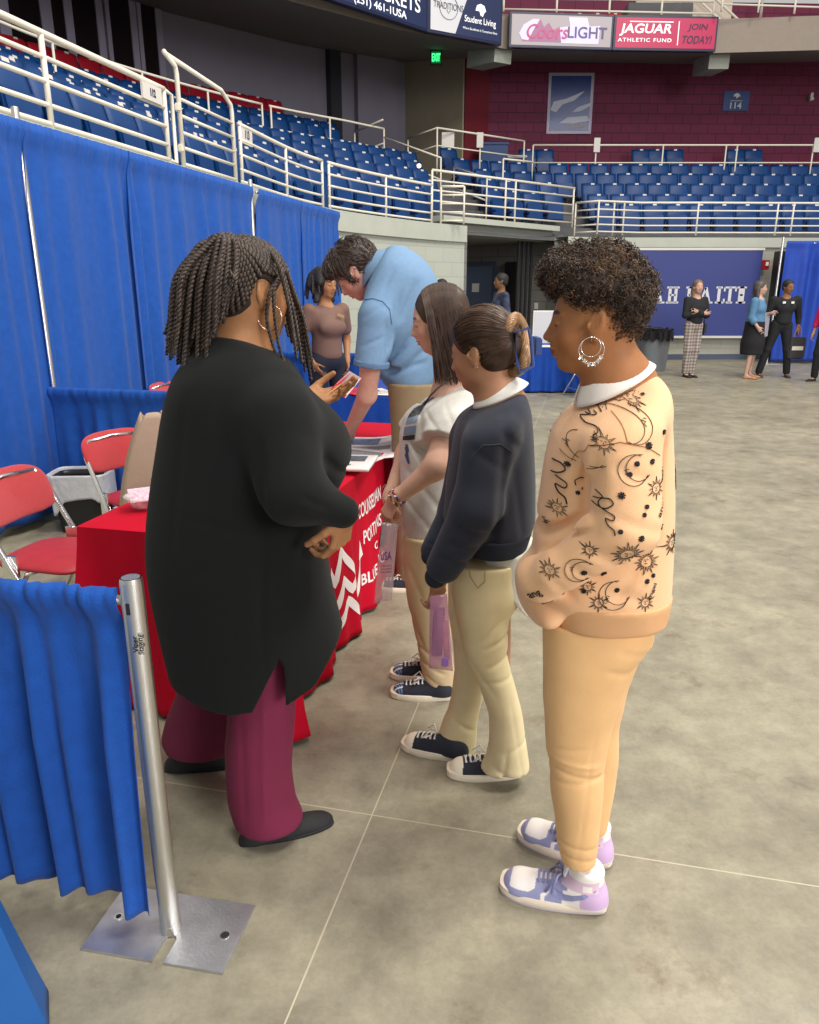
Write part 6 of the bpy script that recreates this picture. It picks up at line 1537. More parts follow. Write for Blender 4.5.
tips = [tuple((Vector(p[2]))) for p in hd[7:] if p[4] < 0.0062]
body(P2, bp, [(bx3(hc, 0.14), 0.003), (bx3(wr2-UP*0.05, 0.09), 0.0025)], SK2, [head_paint(hc, R, s, SK2, (0.36, 0.12, 0.10), (0.05, 0.028, 0.018), 0.35), nails_paint(tips, (0.35, 0.01, 0.02), 0.0055)], h=0.01)
M['navy'] = mat('navy_sweatshirt', srgb(34, 39, 54), 0.9, var=0.12, vscale=120, bump=0.2, bscale=500, sheen=0.12)
NCUT = [half(at(524, 379, D), (-0.42, -0.18, 0.88), 0.05), half(at(524, 379, D), (-0.42, 0.18, 0.88), 0.05)]
torso = loft(rows(D, [(380, 484, 519, 0.07), (388, 474, 524, 0.11), (398, 466, 528, 0.15), (412, 460, 532, 0.165), (440, 453, 534, 0.17), (480, 446, 535, 0.17), (520, 443, 534, 0.17), (542, 447, 531, 0.165), (556, 458, 524, 0.155)]), 0.04)
slv = [cap(at(492, 412, 2.16), at(490, 432, 2.08), 0.07, 0.078, 0.05), cap(at(490, 432, 2.08), at(477, 508, 2.04), 0.080, 0.072, 0.03), cap(at(477, 508, 2.04), at(444, 566, 2.08), 0.072, 0.050, 0.03),
       cap(at(482, 412, 2.32), at(474, 440, 2.38), 0.07, 0.075, 0.05), cap(at(474, 440, 2.38), at(456, 510, 2.36), 0.07, 0.06, 0.03), cap(at(456, 510, 2.36), at(433, 550, 2.22), 0.055, 0.038, 0.02)]+NCUT
cr = crs(2.05, [(505, 420, 492, 560, 0.010, 0.016), (470, 445, 505, 470, 0.004, 0.012), (455, 520, 490, 530, 0.005, 0.010), (448, 540, 482, 545, 0.005, 0.010), (440, 555, 470, 562, 0.005, 0.008), (515, 470, 525, 545, 0.004, 0.012), (500, 430, 520, 450, 0.004, 0.012)])
sweat = sdf_obj('sweatshirt', [torso]+slv, M['navy'], P2, h=0.007, disp=folds(cr, wr(21, 0.003)))
sdf_obj('cuff', [cap(at(446, 562, 2.08), at(436, 577, 2.085), 0.043, 0.034, 0.01)], mat('navy_rib', srgb(38, 43, 58), 0.95, weave=0.6, wscale=2500), P2, h=0.004)
sdf_obj('cuff', [cap(at(434, 548, 2.22), at(431, 556, 2.2), 0.036, 0.031, 0.01)], mat('navy_rib', srgb(38, 43, 58), 0.95, weave=0.6, wscale=2500), P2, h=0.004)
sdf_obj('hem_band', [loft(bandrows(D, 543, 561, 447, 531, 455, 525, 0.172, 0.160), rnd=0.006)], mat('navy_rib', srgb(38, 43, 58), 0.95, weave=0.6, wscale=2500), P2, h=0.006)
mb = MB(); f2 = surf_fn(sweat); ptext(mb, lambda p: f2(p, 0.003), 'E', 446, 464, 6, 9, 0.0, 2.2, bold=0.05); ptext(mb, lambda p: f2(p, 0.003), 'E.', 445, 480, 7, 8, 0.0, 2.2, bold=0.05); mb.build('white_lettering', m_wl, sweat)
mb = MB(); ribbon(mb, lambda p: f2(p, 0.0008), [at(u, v, 2.1) for u, v in [(468, 452), (480, 438), (496, 437), (508, 446)]], 0.0025); mb.build('seam', mat('navy_seam', srgb(66, 70, 84), 0.9), sweat)
# pale blur ghost at the back, given the shape of a shirt tail; collar
sdf_obj('ghost_tail', [loft(rows(D+0.02, [(540, 470, 535, 0.16), (590, 480, 533, 0.15), (630, 492, 530, 0.14)]), rnd=0.006), half(at(490, 570, D-0.1), (-0.80, 0, -0.60), 0.004)], mat('pale_ghost', srgb(214, 216, 204), 0.7), P2, h=0.006)
cR = frame(Vector((-0.90, 0.10, -0.42)), Vector((-0.42, 0.0, 0.90))); mb = MB(); collar(mb, at(499, 392, D), cR, 0.060, 0.088, 0.020, 0.1, 2*pi-0.1)
mb.build('shirt_collar', mat('white_collar', srgb(226, 224, 214), 0.8), P2, smooth=True, solid=0.004)
M['khaki'] = mat('khaki_twill', srgb(222, 208, 164), 0.85, var=0.06, vscale=14, bump=0.15, bscale=400)
tr = [ell(at(492, 585, D), (0.108, 0.14, 0.09), None, 0.05),
      loft(rows(2.16, [(560, 452, 520, 0.09), (590, 451, 519, 0.09), (620, 456, 509, 0.082), (655, 464, 507, 0.070), (685, 479, 515, 0.062), (712, 489, 522, 0.062), (740, 489, 526, 0.066), (762, 484, 529, 0.072), (781, 478, 529, 0.078)]), 0.03, rnd=0.005),
      loft(rows(2.34, [(570, 448, 512, 0.09), (610, 448, 500, 0.085), (640, 453, 494, 0.074), (668, 455, 490, 0.064), (700, 450, 482, 0.062), (725, 442, 477, 0.066), (748, 434, 475, 0.070), (763, 430, 474, 0.074)]), 0.02, rnd=0.005)]
cr = crs(2.16, [(480, 640, 512, 628, 0.004, 0.008), (482, 660, 510, 650, 0.004, 0.008), (478, 675, 512, 672, 0.004, 0.008), (470, 655, 495, 690, 0.004, 0.008), (496, 745, 528, 735, 0.004, 0.008), (492, 758, 515, 770, 0.005, 0.008), (505, 740, 500, 775, 0.005, 0.007), (470, 720, 446, 745, 0.004, 0.008), (455, 740, 478, 755, 0.004, 0.008), (470, 640, 500, 610, 0.003, 0.01), (508, 690, 522, 778, 0.003, 0.006)])
trs = sdf_obj('trousers', tr, M['khaki'], P2, h=0.006, disp=folds(cr, wr(23, 0.0018, (26, 26, 40))))
mb = MB(); ft = surf_fn(trs); ribbon(mb, lambda p: ft(p, 0.0008), [at(u, v, 2.1) for u, v in [(468, 562), (470, 575), (477, 585), (484, 578), (484, 562)]], 0.003); mb.build('pocket_seam', mat('khaki_seam', srgb(170, 155, 105), 0.9), trs)
def worn(loc, yaw, L, parent, who, fn, **kw):
    s_ = thing('shoe', who, 'shoe', loc); fn(loc, yaw, L, s_, **kw); as_child(s_, parent, 'shoe', who)
yw = pi-0.10
worn((0.375, 2.19, 0), pi-0.05, 0.245, P2, 'black canvas sneaker nearer the camera', canvas_shoe)
worn((0.205, 2.275, 0), atan2(0.085, -0.21), 0.245, P2, 'black canvas sneaker farther from the camera', canvas_shoe)
# hair pulled back into a clip
def hp_pt(c, R, s): return lambda x, y, z: Vector(c)+R @ Vector((x*s, y*s, z*s))
Q = hp_pt(hc, R, s)
M['brown'] = mat('brown_hair', (0.055, 0.030, 0.019), 0.45, var=0.5, vscale=30, spec=0.3); M['brown2'] = mat('honey_brown_hair', (0.30, 0.165, 0.075), 0.35, var=0.4, vscale=40)
hs = [ell(Q(-0.022, 0, 0.044), (0.106*s, 0.090*s, 0.096*s), R, 0.02), ell(Q(-0.085, 0, 0.0), (0.05*s, 0.06*s, 0.06*s), R, 0.03), ell(Q(-0.045, 0, -0.03), (0.05*s, 0.072*s, 0.05*s), R, 0.02),
      ell(Q(0.082, 0, -0.045), (0.072*s, 0.10*s, 0.105*s), R, 0.008, 's'), ell(Q(-0.008, 0.09, -0.010), (0.026*s, 0.035*s, 0.036*s), R, 0.006, 's'), ell(Q(-0.008, -0.09, -0.010), (0.026*s, 0.035*s, 0.036*s), R, 0.006, 's')]
hair = sdf_obj('hair', hs, M['brown'], P2, h=0.004)
bvh_h = bvh_of(hair); pth = []; pth2 = []; rnd = random.Random(5); bun = Q(-0.120, 0.0, 0.015)
for k in range(420):
    a = rnd.uniform(-1.55, 1.55); st_ = Q(0.055*cos(a*0.9)-0.01, 0.09*sin(a), 0.10*cos(a)-0.035*abs(sin(a)))
    pts = []
    for i in range(13):
        f_ = i/12; p = st_.lerp(bun, f_)+(R @ Vector((0, 0.05*sin(a)*sin(pi*f_), 0.05*sin(pi*f_)*cos(a)-0.02*sin(pi*f_)*abs(sin(a)))))
        h = bvh_h.find_nearest(p)
        pts.append(h[0]+h[1]*rnd.uniform(0.0004, 0.002))
    (pth2 if rnd.random() < 0.22 else pth).append(pts)
strands('strands', M['brown'], hair, pth, 0.0012, 0.0010, 3); strands('light_strands', mat('mid_brown_hair', (0.12, 0.068, 0.040), 0.35), hair, pth2, 0.0012, 0.0010, 3)
mb = MB(); bc_ = at(514, 345, D-0.03)
for k in range(14):
    ph = 2*pi*k/14; pts = []
    for i in range(37):
        t_ = 2*pi*i/36; rt = 0.0135; c_ = bc_+Vector((0.033*cos(t_), 0.03*sin(t_*2), 0.074*sin(t_))); rad_ = Vector((cos(t_), 0, 1.0*sin(t_))).normalized(); w_ = ph+2*t_
        pts.append(c_+rad_*rt*cos(w_)+Vector((0, 1, 0))*rt*1.6*sin(w_)+Vector((rnd.uniform(-.0006, .0006), 0, rnd.uniform(-.0006, .0006))))
    mb.tube(pts, 0.0052, 6, closed=True)
for k in range(10):
    sh = rnd.uniform(-5, 5); mb.tube([at(515+sh*0.6, 325, D+rnd.uniform(-.02, .06)), at(516+sh, 345, D+rnd.uniform(-.03, .06)), at(512+sh, 366, D+0.02), at(507+sh*0.4, 382, D)], [0.005, 0.007, 0.006, 0.002], 6)
mb.build('twisted_bun', M['brown2'], hair, smooth=True)
mb = MB()
for k in range(14):
    a = rnd.uniform(-1, 1); mb.tube([at(u+a*6, v, D-0.02-abs(a)*0.02) for u, v in [(478, 368), (484, 380), (488+a*3, 392)]], 0.0010, 4)
mb.build('nape_wisps', M['brown2'], hair)
clip = thing('hair_claw', 'blue hair claw', 'x', tuple(at(522, 350, D))); as_child(clip, P2, 'hair_claw', 'slate blue rectangular hair claw')
m_cl = mat('slate_blue_plastic', srgb(54, 78, 134), 0.35)
def frame_loop(pts, y, r, nm): MB().tube([at(u, v, y) for u, v in pts], r, 6, closed=True).build(nm, m_cl, clip, smooth='auto')
frame_loop([(514, 333), (528, 328), (531, 338), (533, 366), (520, 373), (518, 366)], D-0.09, 0.0052, 'claw_half'); frame_loop([(517, 333), (529, 330), (532, 362), (522, 370)], D+0.09, 0.0052, 'claw_half')
MB().box(at(536, 346, D+0.03), (0.022, 0.09, 0.052), None, 0.004).build('claw_hinge', m_cl, clip, smooth='auto')
hoop('earring', at(476, 367, D-0.068), 0.006, (0.8, 0.6, 0), 0.0010, M['gold'], P2)
# pink clear pouch she holds
c = at(440, 592, 2.06); t = thing('clear_pouch', 'pink and purple clear pouch held by the person in the navy sweatshirt', 'pouch', c)
m_pk = mat('iridescent_pink_film', srgb(214, 150, 186), 0.12, alpha=0.38, spec=0.8)
A4 = [at(430, 596, 2.05), at(447, 594, 2.05), at(453, 671, 2.05), at(429, 668, 2.05)]
def pouchf(sgn):
    def f(u, v):
        p = (A4[0].lerp(A4[1], u)).lerp(A4[3].lerp(A4[2], u), v); return p+Vector((0, sgn*0.016*sin(pi*u)*sin(pi*min(1, v*1.1)), 0))
    return f
for sg_ in (-1, 1): mb = MB(); mb.grid(pouchf(sg_), 12, 18); mb.build('film', m_pk, t, smooth=True, solid=0.001)
MB().box(at(438, 632, 2.052), (0.034, 0.006, 0.16), Matrix.Rotation(0.05, 3, 'Y'), 0.003).build('purple_leaflet', mat('purple_print', srgb(120, 70, 150), 0.4, var=0.6, vscale=30), t)
MB().box(at(446, 640, 2.054), (0.018, 0.006, 0.13), Matrix.Rotation(-0.08, 3, 'Y'), 0.003).build('pink_leaflet', mat('pink_print', srgb(226, 150, 160), 0.4, var=0.5, vscale=30), t)
MB().box(at(445, 662, 2.045), (0.02, 0.008, 0.03), None, 0.003).build('small_tag', mat('violet_tag', srgb(150, 110, 190), 0.3), t)
# ======================================================== girl in the pale t-shirt
D = 2.80
P3 = thing('person', 'person in pale grey graphic t-shirt and khaki trousers, long brown hair, bead bracelets', 'person', (0.09, 2.80, 0))
R = head_dir(radians(6), radians(14)); s = 0.95; SK3 = (0.62, 0.36, 0.26)
hc = at(411, 335, D)-R @ Vector((0.112*s, 0, -0.031*s))
wn = at(395, 499, 2.62)
Q = hp_pt(hc, R, s)
hp = head_prims(hc, R, s, nose=0.95, neck_to=at(447, 398, D), neck_r=0.050)
hnd = hand_prims(wn, (-0.42, 0.25, -0.85), (-0.75, -0.60, 0.2), -1, [(0.45, 0.7, 0.5), (0.55, 0.8, 0.5), (0.6, 0.9, 0.5), (0.7, 0.9, 0.5)], 0.5, 0.86)
hf = hand_prims(at(389, 497, 2.78), (-0.1, -0.55, -0.8), (-0.9, -0.2, 0.1), 1, [(0.5, 0.8, 0.5)]*4, 0.6, 0.86)
bp = hp+[cap(at(452, 405, D), at(438, 560, D), 0.08, 0.09, 0.05), cap(at(450, 422, 2.67), at(447, 430, 2.66), 0.045, 0.047), cap(at(447, 430, 2.66), at(437, 466, 2.58), 0.046, 0.044, 0.03), cap(at(437, 466, 2.58), wn, 0.045, 0.025, 0.03),
    cap(at(414, 432, 2.95), at(406, 455, 2.96), 0.043, 0.042), cap(at(406, 455, 2.96), at(389, 497, 2.78), 0.040, 0.024, 0.03),
    cap(at(436, 560, 2.75), at(440, 700, 2.72), 0.05, 0.03), cap(at(425, 560, 2.86), at(436, 675, 2.87), 0.05, 0.03)]+hnd+hf
body(P3, bp, [(bx3(hc, 0.15), 0.0032), (bx3(at(386, 513, 2.66), 0.12), 0.003), (bx3(at(425, 460, 2.62), (0.13, 0.1, 0.16)), 0.006)], SK3, [head_paint(hc, R, s, SK3, (0.45, 0.17, 0.14), (0.08, 0.045, 0.03), 0.4)], h=0.011)
M['tee'] = mat('pale_grey_jersey', srgb(206, 202, 194), 0.85, var=0.08, vscale=90, bump=0.12, bscale=400)
ts = [loft(rows(D, [(380, 432, 474, 0.07), (388, 422, 480, 0.12), (398, 412, 486, 0.15), (412, 404, 488, 0.155), (435, 399, 488, 0.15), (465, 400, 484, 0.145), (500, 401, 480, 0.145), (530, 401, 478, 0.15), (552, 403, 476, 0.15)]), 0.04, rnd=0.006),
      cap(at(462, 404, 2.73), at(449, 424, 2.66), 0.070, 0.078, 0.03), cap(at(449, 424, 2.66), at(440, 446, 2.62), 0.078, 0.086, 0.02), cap(at(430, 405, 2.92), at(412, 436, 2.97), 0.065, 0.075, 0.03),
      half(at(466, 377, D), (-0.42, -0.16, 0.88), 0.04), half(at(466, 377, D), (-0.42, 0.16, 0.88), 0.04)]
tor = ts[:4]+[cutend(at(437, 440, 2.62), at(437, 466, 2.58)-at(447, 430, 2.66), 0.13), cutend(at(412, 430, 2.96), at(406, 455, 2.96)-at(425, 408, 2.94), 0.10)]+ts[4:]
cr = crs(2.66, [(402, 545, 440, 538, 0.003, 0.01), (405, 470, 450, 520, 0.007, 0.012), (402, 500, 440, 540, 0.005, 0.010), (425, 400, 410, 450, 0.005, 0.010), (460, 430, 470, 520, 0.005, 0.015), (425, 412, 445, 436, 0.004, 0.008), (445, 405, 460, 440, 0.004, 0.008), (421, 405, 421, 440, 0.006, 0.007)])
tsh = sdf_obj('t_shirt', tor, M['tee'], P3, h=0.006, disp=folds(cr, wr(31, 0.003)))
f3 = surf_fn(tsh, Vector((0.75, 0.66, 0)), 0.6)
def on3(u, v, D_=2.72): return at(u, v, D_)
def patch3(name, m, pts, lift=0.003):
    mb = MB(); n = 10
    a, b, c, d = [on3(*p) for p in pts]; V = []
    for i in range(n+1):
        for j in range(n+1):
            p = a.lerp(b, i/n).lerp(d.lerp(c, i/n), j/n); q = f3(p, lift); V.append(q if q else p)
    F = [(i*(n+1)+j, (i+1)*(n+1)+j, (i+1)*(n+1)+j+1, i*(n+1)+j+1) for i in range(n) for j in range(n)]
    mb.add(V, F); return mb.build(name, m, tsh, smooth=True)
patch3('grey_blue_stripe', mat('print_blue_grey', srgb(110, 126, 150), 0.7), [(399, 428), (424, 424), (424, 432), (399, 436)])
patch3('black_stripe', M['ink'], [(398, 437), (424, 433), (424, 438), (398, 441)])
patch3('grey_blue_stripe', mat('print_blue_grey2', srgb(130, 146, 168), 0.7), [(403, 419), (424, 415), (424, 421), (401, 425)])
patch3('engine_print', mat('print_dark_mottle', srgb(72, 72, 74), 0.7, var=0.9, vscale=90), [(408, 404), (424, 398), (424, 414), (403, 419)])
mb = MB(); ribbon(mb, lambda p: f3(p, 0.003), [on3(*q) for q in [(408, 444), (411, 450), (407, 455), (413, 462), (409, 452), (406, 447)]], 0.010); mb.build('blue_figure_print', mat('print_navy', srgb(60, 70, 110), 0.7), tsh)
mb = MB(); mb.tube([at(u, v, d_) for u, v, d_ in [(452, 378, 2.74), (446, 382, 2.70), (438, 388, 2.67), (430, 396, 2.67), (424, 405, 2.68)]], 0.0035, 6); mb.build('neck_cord', M['ink'], P3, smooth=True)
tr = [ell(at(432, 556, D), (0.125, 0.13, 0.08), None, 0.05),
      loft(rows(2.73, [(535, 403, 455, 0.08), (580, 405, 452, 0.08), (620, 411, 450, 0.070), (650, 418, 452, 0.062), (675, 423, 455, 0.064), (696, 426, 457, 0.068)]), 0.02, rnd=0.005),
      loft(rows(2.87, [(535, 401, 448, 0.08), (580, 405, 444, 0.078), (620, 413, 442, 0.068), (645, 419, 443, 0.060), (668, 422, 446, 0.062)]), 0.02, rnd=0.005)]
cr = crs(2.73, [(410, 610, 425, 645, 0.006, 0.008), (415, 640, 440, 655, 0.006, 0.007), (418, 655, 445, 668, 0.006, 0.007), (425, 670, 450, 685, 0.006, 0.007), (430, 682, 455, 690, 0.005, 0.006), (408, 560, 425, 600, 0.004, 0.010)])
sdf_obj('trousers', tr, mat('khaki_twill_b', srgb(198, 176, 136), 0.85, var=0.06, vscale=14, bump=0.15, bscale=400), P3, h=0.0065, disp=folds(cr, wr(35, 0.002, (26, 26, 40))))
worn((0.175, 2.69, 0), pi-0.12, 0.25, P3, 'black sneaker with blue patterned toe, nearer the camera', canvas_shoe, blue_toe=True)
worn((0.17, 2.85, 0), pi-0.10, 0.25, P3, 'black sneaker with blue patterned toe, farther from the camera', canvas_shoe, blue_toe=True)
# hair: cap with long side curtain
M['brown3'] = mat('long_brown_hair', (0.055, 0.032, 0.022), 0.45, var=0.4, vscale=25, spec=0.3)
hs = [ell(Q(-0.024, 0, 0.034), (0.105*s, 0.090*s, 0.097*s), R, 0.02), ell(Q(-0.045, 0.0, -0.05), (0.075*s, 0.092*s, 0.11*s), R, 0.03), ell(Q(-0.035, 0, -0.14), (0.06*s, 0.085*s, 0.07*s), R, 0.04),
      ell(Q(0.112, 0, -0.035), (0.072*s, 0.14*s, 0.12*s), R, 0.006, 's')]
hair = sdf_obj('hair', hs, M['brown3'], P3, h=0.0045, disp=wr(37, 0.002, (60, 60, 5)))
bvh_h = bvh_of(hair); pth = []; pth2 = []; rnd = random.Random(15)
for k in range(700):
    sd = rnd.choice((-1, 1)) if k % 3 else 1; a = rnd.uniform(0.0, 1.0); x0 = -0.115+0.190*a; ln = rnd.uniform(0.25, 0.325)*(0.85+0.15*(1-a))
    pts = []
    for i in range(15):
        f_ = i/14; ang = min(1.0, f_*1.9)*1.57
        x = x0*0.8-0.02+0.01*f_ - 0.012*(a > 0.8)*sin(pi*f_); y = sd*(0.004+0.087*sin(ang)); z = 0.125*cos(ang)-0.005-max(0, f_-0.45)/0.55*ln*0.82
        if f_ > 0.45: y = sd*(0.090+0.004*sin(9*f_+k)-0.02*(f_-0.45)); x += rnd.uniform(-.0006, .0006)+0.02*(f_-0.45)**2*(1 if a > 0.6 else 0)
        pts.append(Q(x, y, z))
    out = []
    for i, p in enumerate(pts):
        h = bvh_h.find_nearest(p); out.append(h[0]+h[1]*0.0015 if i < 6 and h[0] else p)
    (pth2 if rnd.random() < 0.25 else pth).append(out)
strands('strands', M['brown3'], hair, pth, 0.0015, 0.0009, 3); strands('light_strands', mat('warm_brown_strands', (0.10, 0.058, 0.038), 0.45, spec=0.3), hair, pth2, 0.0014, 0.0009, 3)
for i, (nm, cols) in enumerate([('bead_bracelet', (srgb(40, 60, 150), srgb(230, 230, 230), srgb(190, 40, 40), srgb(30, 30, 40))), ('bead_bracelet', (srgb(220, 130, 50), srgb(160, 60, 50), srgb(40, 40, 50), srgb(200, 190, 180)))]):
    cdir = (wn-at(437, 466, 2.58)).normalized(); c0 = wn-cdir*(0.022-0.020*i); a = cdir.orthogonal().normalized(); b = cdir.cross(a)
    br = thing('bead_bracelet', 'x', 'x', tuple(c0)); as_child(br, P3, 'bead_bracelet', ['blue white and red bead bracelet', 'orange and brown bead bracelet'][i])
    for j in range(4):
        mb = MB()
        for k in range(j, 24, 4):
            t_ = 2*pi*k/24; mb.lathe([(0.001, -0.0045), (0.0042, -0.002), (0.0042, 0.002), (0.001, 0.0045)], c0+(a*cos(t_)+b*sin(t_))*0.0310+cdir*(0.004*(k % 2)), 8)
        mb.build('beads', mat('bead_%d_%d' % (i, j), cols[j], 0.3), br, smooth=True)
c0 = at(391, 490, 2.83); cdir = (at(389, 497, 2.78)-at(406, 455, 2.96)).normalized(); a = cdir.orthogonal().normalized(); b = cdir.cross(a)
mb = MB()
for k in range(22): t_ = 2*pi*k/22; mb.lathe([(0.001, -0.0045), (0.0045, -0.002), (0.0045, 0.002), (0.001, 0.0045)], c0+(a*cos(t_)+b*sin(t_))*0.030, 8)
mb.build('bead_bracelet', mat('bead_mix', srgb(190, 110, 90), 0.3, var=1.0, vscale=90), P3, smooth=True)
# clear bag in her hands
c = at(385, 528, 2.62); t = thing('clear_bag', 'narrow clear plastic bag with purple print hanging from the clasped hands', 'bag', c)
m_cb = mat('clear_film', srgb(226, 206, 214), 0.12, alpha=0.26, spec=0.8)
B4 = [at(382, 522, 2.60), at(398, 524, 2.60), at(392, 600, 2.60), at(374, 603, 2.60)]
for sg_ in (-1, 1):
    mb = MB(); mb.grid(lambda u, v: (B4[0].lerp(B4[1], u)).lerp(B4[3].lerp(B4[2], u), v)+Vector((0, sg_*0.018*sin(pi*u)*sin(pi*min(1, v*1.05)), 0)), 12, 18); mb.build('film', m_cb, t, smooth=True, solid=0.001)
mb = MB(); xd = Vector((1, 0, 0.1)); fit_text(mb, 'USA', 0.040, 0.034, at(386, 556, 2.575), xd, UP, bold=0.02); mb.build('purple_letters', mat('purple_letters', srgb(110, 50, 120), 0.4), t)
mb = MB()
for k in range(3): fit_text(mb, 'COLLEGE', 0.042, 0.006, at(386, 566+3*k, 2.575), xd, UP, bold=0.01)
mb.build('small_letters', mat('grey_letters', srgb(90, 60, 80), 0.5), t)
MB().box(at(383, 535, 2.615), (0.022, 0.004, 0.10), Matrix.Rotation(0.15, 3, 'Y'), 0.001).build('dark_card', M['ink'], t)
mb = MB(); mb.grid(lambda u, v: at(395+u*12+v*32, 527-v*60+u*14, 2.60)+Vector((0, -0.01*sin(pi*u), 0)), 6, 10)
# ======================================================== man in the light blue polo
D = 3.98
P4 = thing('person', 'person in light blue polo shirt and khaki trousers leaning a hand on the red table', 'person', (0.05, 3.98, 0))
R = head_dir(radians(8), radians(46)); s = 1.08; SK4 = (0.60, 0.33, 0.25)
ear = at(354, 271, D-0.08); hc = ear - R @ Vector((-0.010*s, 0.073*s, -0.004*s)); Q = hp_pt(hc, R, s)
hp = head_prims(hc, R, s, nose=1.1, jaw=1.08, neck_to=at(392, 278, D), neck_r=0.062)
wm = gr(347, 436, 0.785)
hnd = hand_prims(wm, (-0.75, 0.35, -0.10), (0, 0.0, 1), -1, [(0.12, 0.15, 0.1)]*4, 0.25, 1.08, spread=0.13)
bp = hp+[cap(at(402, 290, D), at(412, 400, D), 0.10, 0.12, 0.05), cap(at(377, 325, 3.75), at(372, 352, 3.74), 0.058, 0.058, 0.03), cap(at(372, 352, 3.74), at(367, 395, 3.82), 0.057, 0.046, 0.03), cap(at(367, 395, 3.82), wm, 0.047, 0.030, 0.03),
    cap(at(400, 300, 4.2), at(392, 360, 4.3), 0.06, 0.05), cap(at(392, 360, 4.3), at(402, 405, 4.3), 0.045, 0.03), cap(at(412, 400, 3.88), at(412, 580, 3.82), 0.06, 0.04), cap(at(412, 400, 4.1), at(415, 570, 4.12), 0.06, 0.04)]+hnd
body(P4, bp, [(bx3(hc, 0.165), 0.004), (bx3(wm+Vector((-0.06, 0.04, 0)), 0.13), 0.0035), (bx3(at(367, 400, 3.9), (0.12, 0.22, 0.25)), 0.007)], SK4, [head_paint(hc, R, s, SK4, (0.42, 0.17, 0.14), (0.03, 0.02, 0.015), 0.45)], h=0.013)
M['polo'] = mat('light_blue_polo', srgb(110, 142, 174), 0.85, var=0.06, vscale=60, bump=0.15, bscale=420)
arm4 = at(372, 352, 3.74)-at(378, 305, 3.76)
ps = [loft(rows(D, [(246, 386, 402, 0.06), (251, 378, 414, 0.12), (262, 370, 427, 0.18), (275, 367, 435, 0.21), (292, 365, 441, 0.215), (315, 364, 445, 0.21), (340, 367, 446, 0.20), (362, 372, 443, 0.195), (378, 380, 438, 0.19), (389, 386, 434, 0.18)]), 0.04, rnd=0.008),
      cap(at(392, 284, 3.88), at(378, 318, 3.77), 0.105, 0.098, 0.08), cap(at(378, 318, 3.77), at(371, 368, 3.73), 0.096, 0.086, 0.015), cap(at(406, 292, 4.14), at(398, 345, 4.26), 0.10, 0.085, 0.06),
      cutend(at(371, 366, 3.73), (-0.12, 0.05, -1), 0.15), half(at(384, 250, D), (-0.80, -0.12, 0.50), 0.03)]
cr = crs(3.8, [(400, 292, 388, 350, 0.014, 0.018), (418, 280, 400, 320, 0.010, 0.016), (435, 310, 388, 362, 0.016, 0.018), (442, 335, 395, 376, 0.014, 0.016), (405, 345, 384, 366, 0.010, 0.014), (385, 374, 425, 362, 0.012, 0.014), (362, 345, 385, 335, 0.006, 0.010), (364, 318, 384, 304, 0.006, 0.012), (387, 320, 386, 368, 0.010, 0.010), (395, 268, 384, 290, 0.006, 0.012)])
po = sdf_obj('polo_shirt', ps, M['polo'], P4, h=0.008, disp=folds(cr, wr(41, 0.004)))
mb = MB(); f4 = surf_fn(po); ribbon(mb, lambda p: f4(p, 0.002), [at(u, v, 3.6) for u, v in [(363, 300), (372, 299), (382, 302), (389, 310), (391, 325)]], 0.005); mb.build('seam', mat('polo_seam', srgb(84, 116, 158), 0.9), po)
pe = at(371, 366, 3.73); ad = Vector((-0.12, 0.05, -1)).normalized(); sdf_obj('sleeve_band', [cap(pe-ad*0.06+Vector((0.002, 0, 0)), pe+ad*0.05, 0.0905, 0.088), half(pe+ad*0.003, ad, 0.002), half(pe-ad*0.028, -ad, 0.002)], mat('polo_rib', srgb(100, 132, 166), 0.9, weave=0.5, wscale=2500), P4, h=0.006)
cR = frame(Vector((-0.60, 0, -0.80)), Vector((-0.80, 0, 0.60))); mb = MB(); collar(mb, at(375, 268, D-0.02), cR, 0.072, 0.122, 0.040, 0.15, 2*pi-0.15); mb.build('collar', M['polo'], P4, smooth=True, solid=0.006)
tr = [ell(at(413, 400, D), (0.125, 0.16, 0.12), None, 0.05), loft(rows(3.87, [(383, 388, 436, 0.10), (420, 390, 434, 0.11), (480, 392, 430, 0.10), (540, 394, 424, 0.085), (592, 396, 420, 0.08)]), 0.03, rnd=0.006),
      loft(rows(4.12, [(383, 390, 434, 0.10), (440, 394, 434, 0.10), (520, 398, 430, 0.085), (578, 400, 424, 0.08)]), 0.03, rnd=0.006)]
khb = mat('khaki_chinos', srgb(134, 115, 86), 0.85, var=0.06, vscale=14, bump=0.15, bscale=400)
sdf_obj('trousers', tr, khb, P4, h=0.010, disp=wr(44, 0.004))
sdf_obj('belt', [loft(bandrows(D, 385, 392, 387, 436, 387, 436, 0.172, 0.172), rnd=0.004)], mat('black_leather_belt', (0.015, 0.015, 0.017), 0.4), P4, h=0.008)
worn((0.10, 3.80, 0), pi-0.15, 0.30, P4, 'dark sneaker nearer the camera', canvas_shoe); worn((0.12, 4.08, 0), pi-0.1, 0.30, P4, 'dark sneaker farther from the camera', canvas_shoe)
hs = [ell(Q(-0.020, 0, 0.046), (0.114*s, 0.096*s, 0.104*s), R, 0.02), ell(Q(-0.080, 0, -0.012), (0.052*s, 0.078*s, 0.076*s), R, 0.03), ell(Q(0.060, 0, 0.085), (0.055*s, 0.078*s, 0.044*s), R, 0.03),
      ell(Q(0.098, 0, -0.045), (0.072*s, 0.14*s, 0.115*s), R, 0.008, 's'), ell(Q(-0.004, 0.095, -0.012), (0.026*s, 0.035*s, 0.036*s), R, 0.006, 's'), ell(Q(-0.004, -0.095, -0.012), (0.026*s, 0.035*s, 0.036*s), R, 0.006, 's')]
M['dk'] = mat('dark_brown_hair', (0.045, 0.026, 0.018), 0.4, var=0.4, vscale=30)
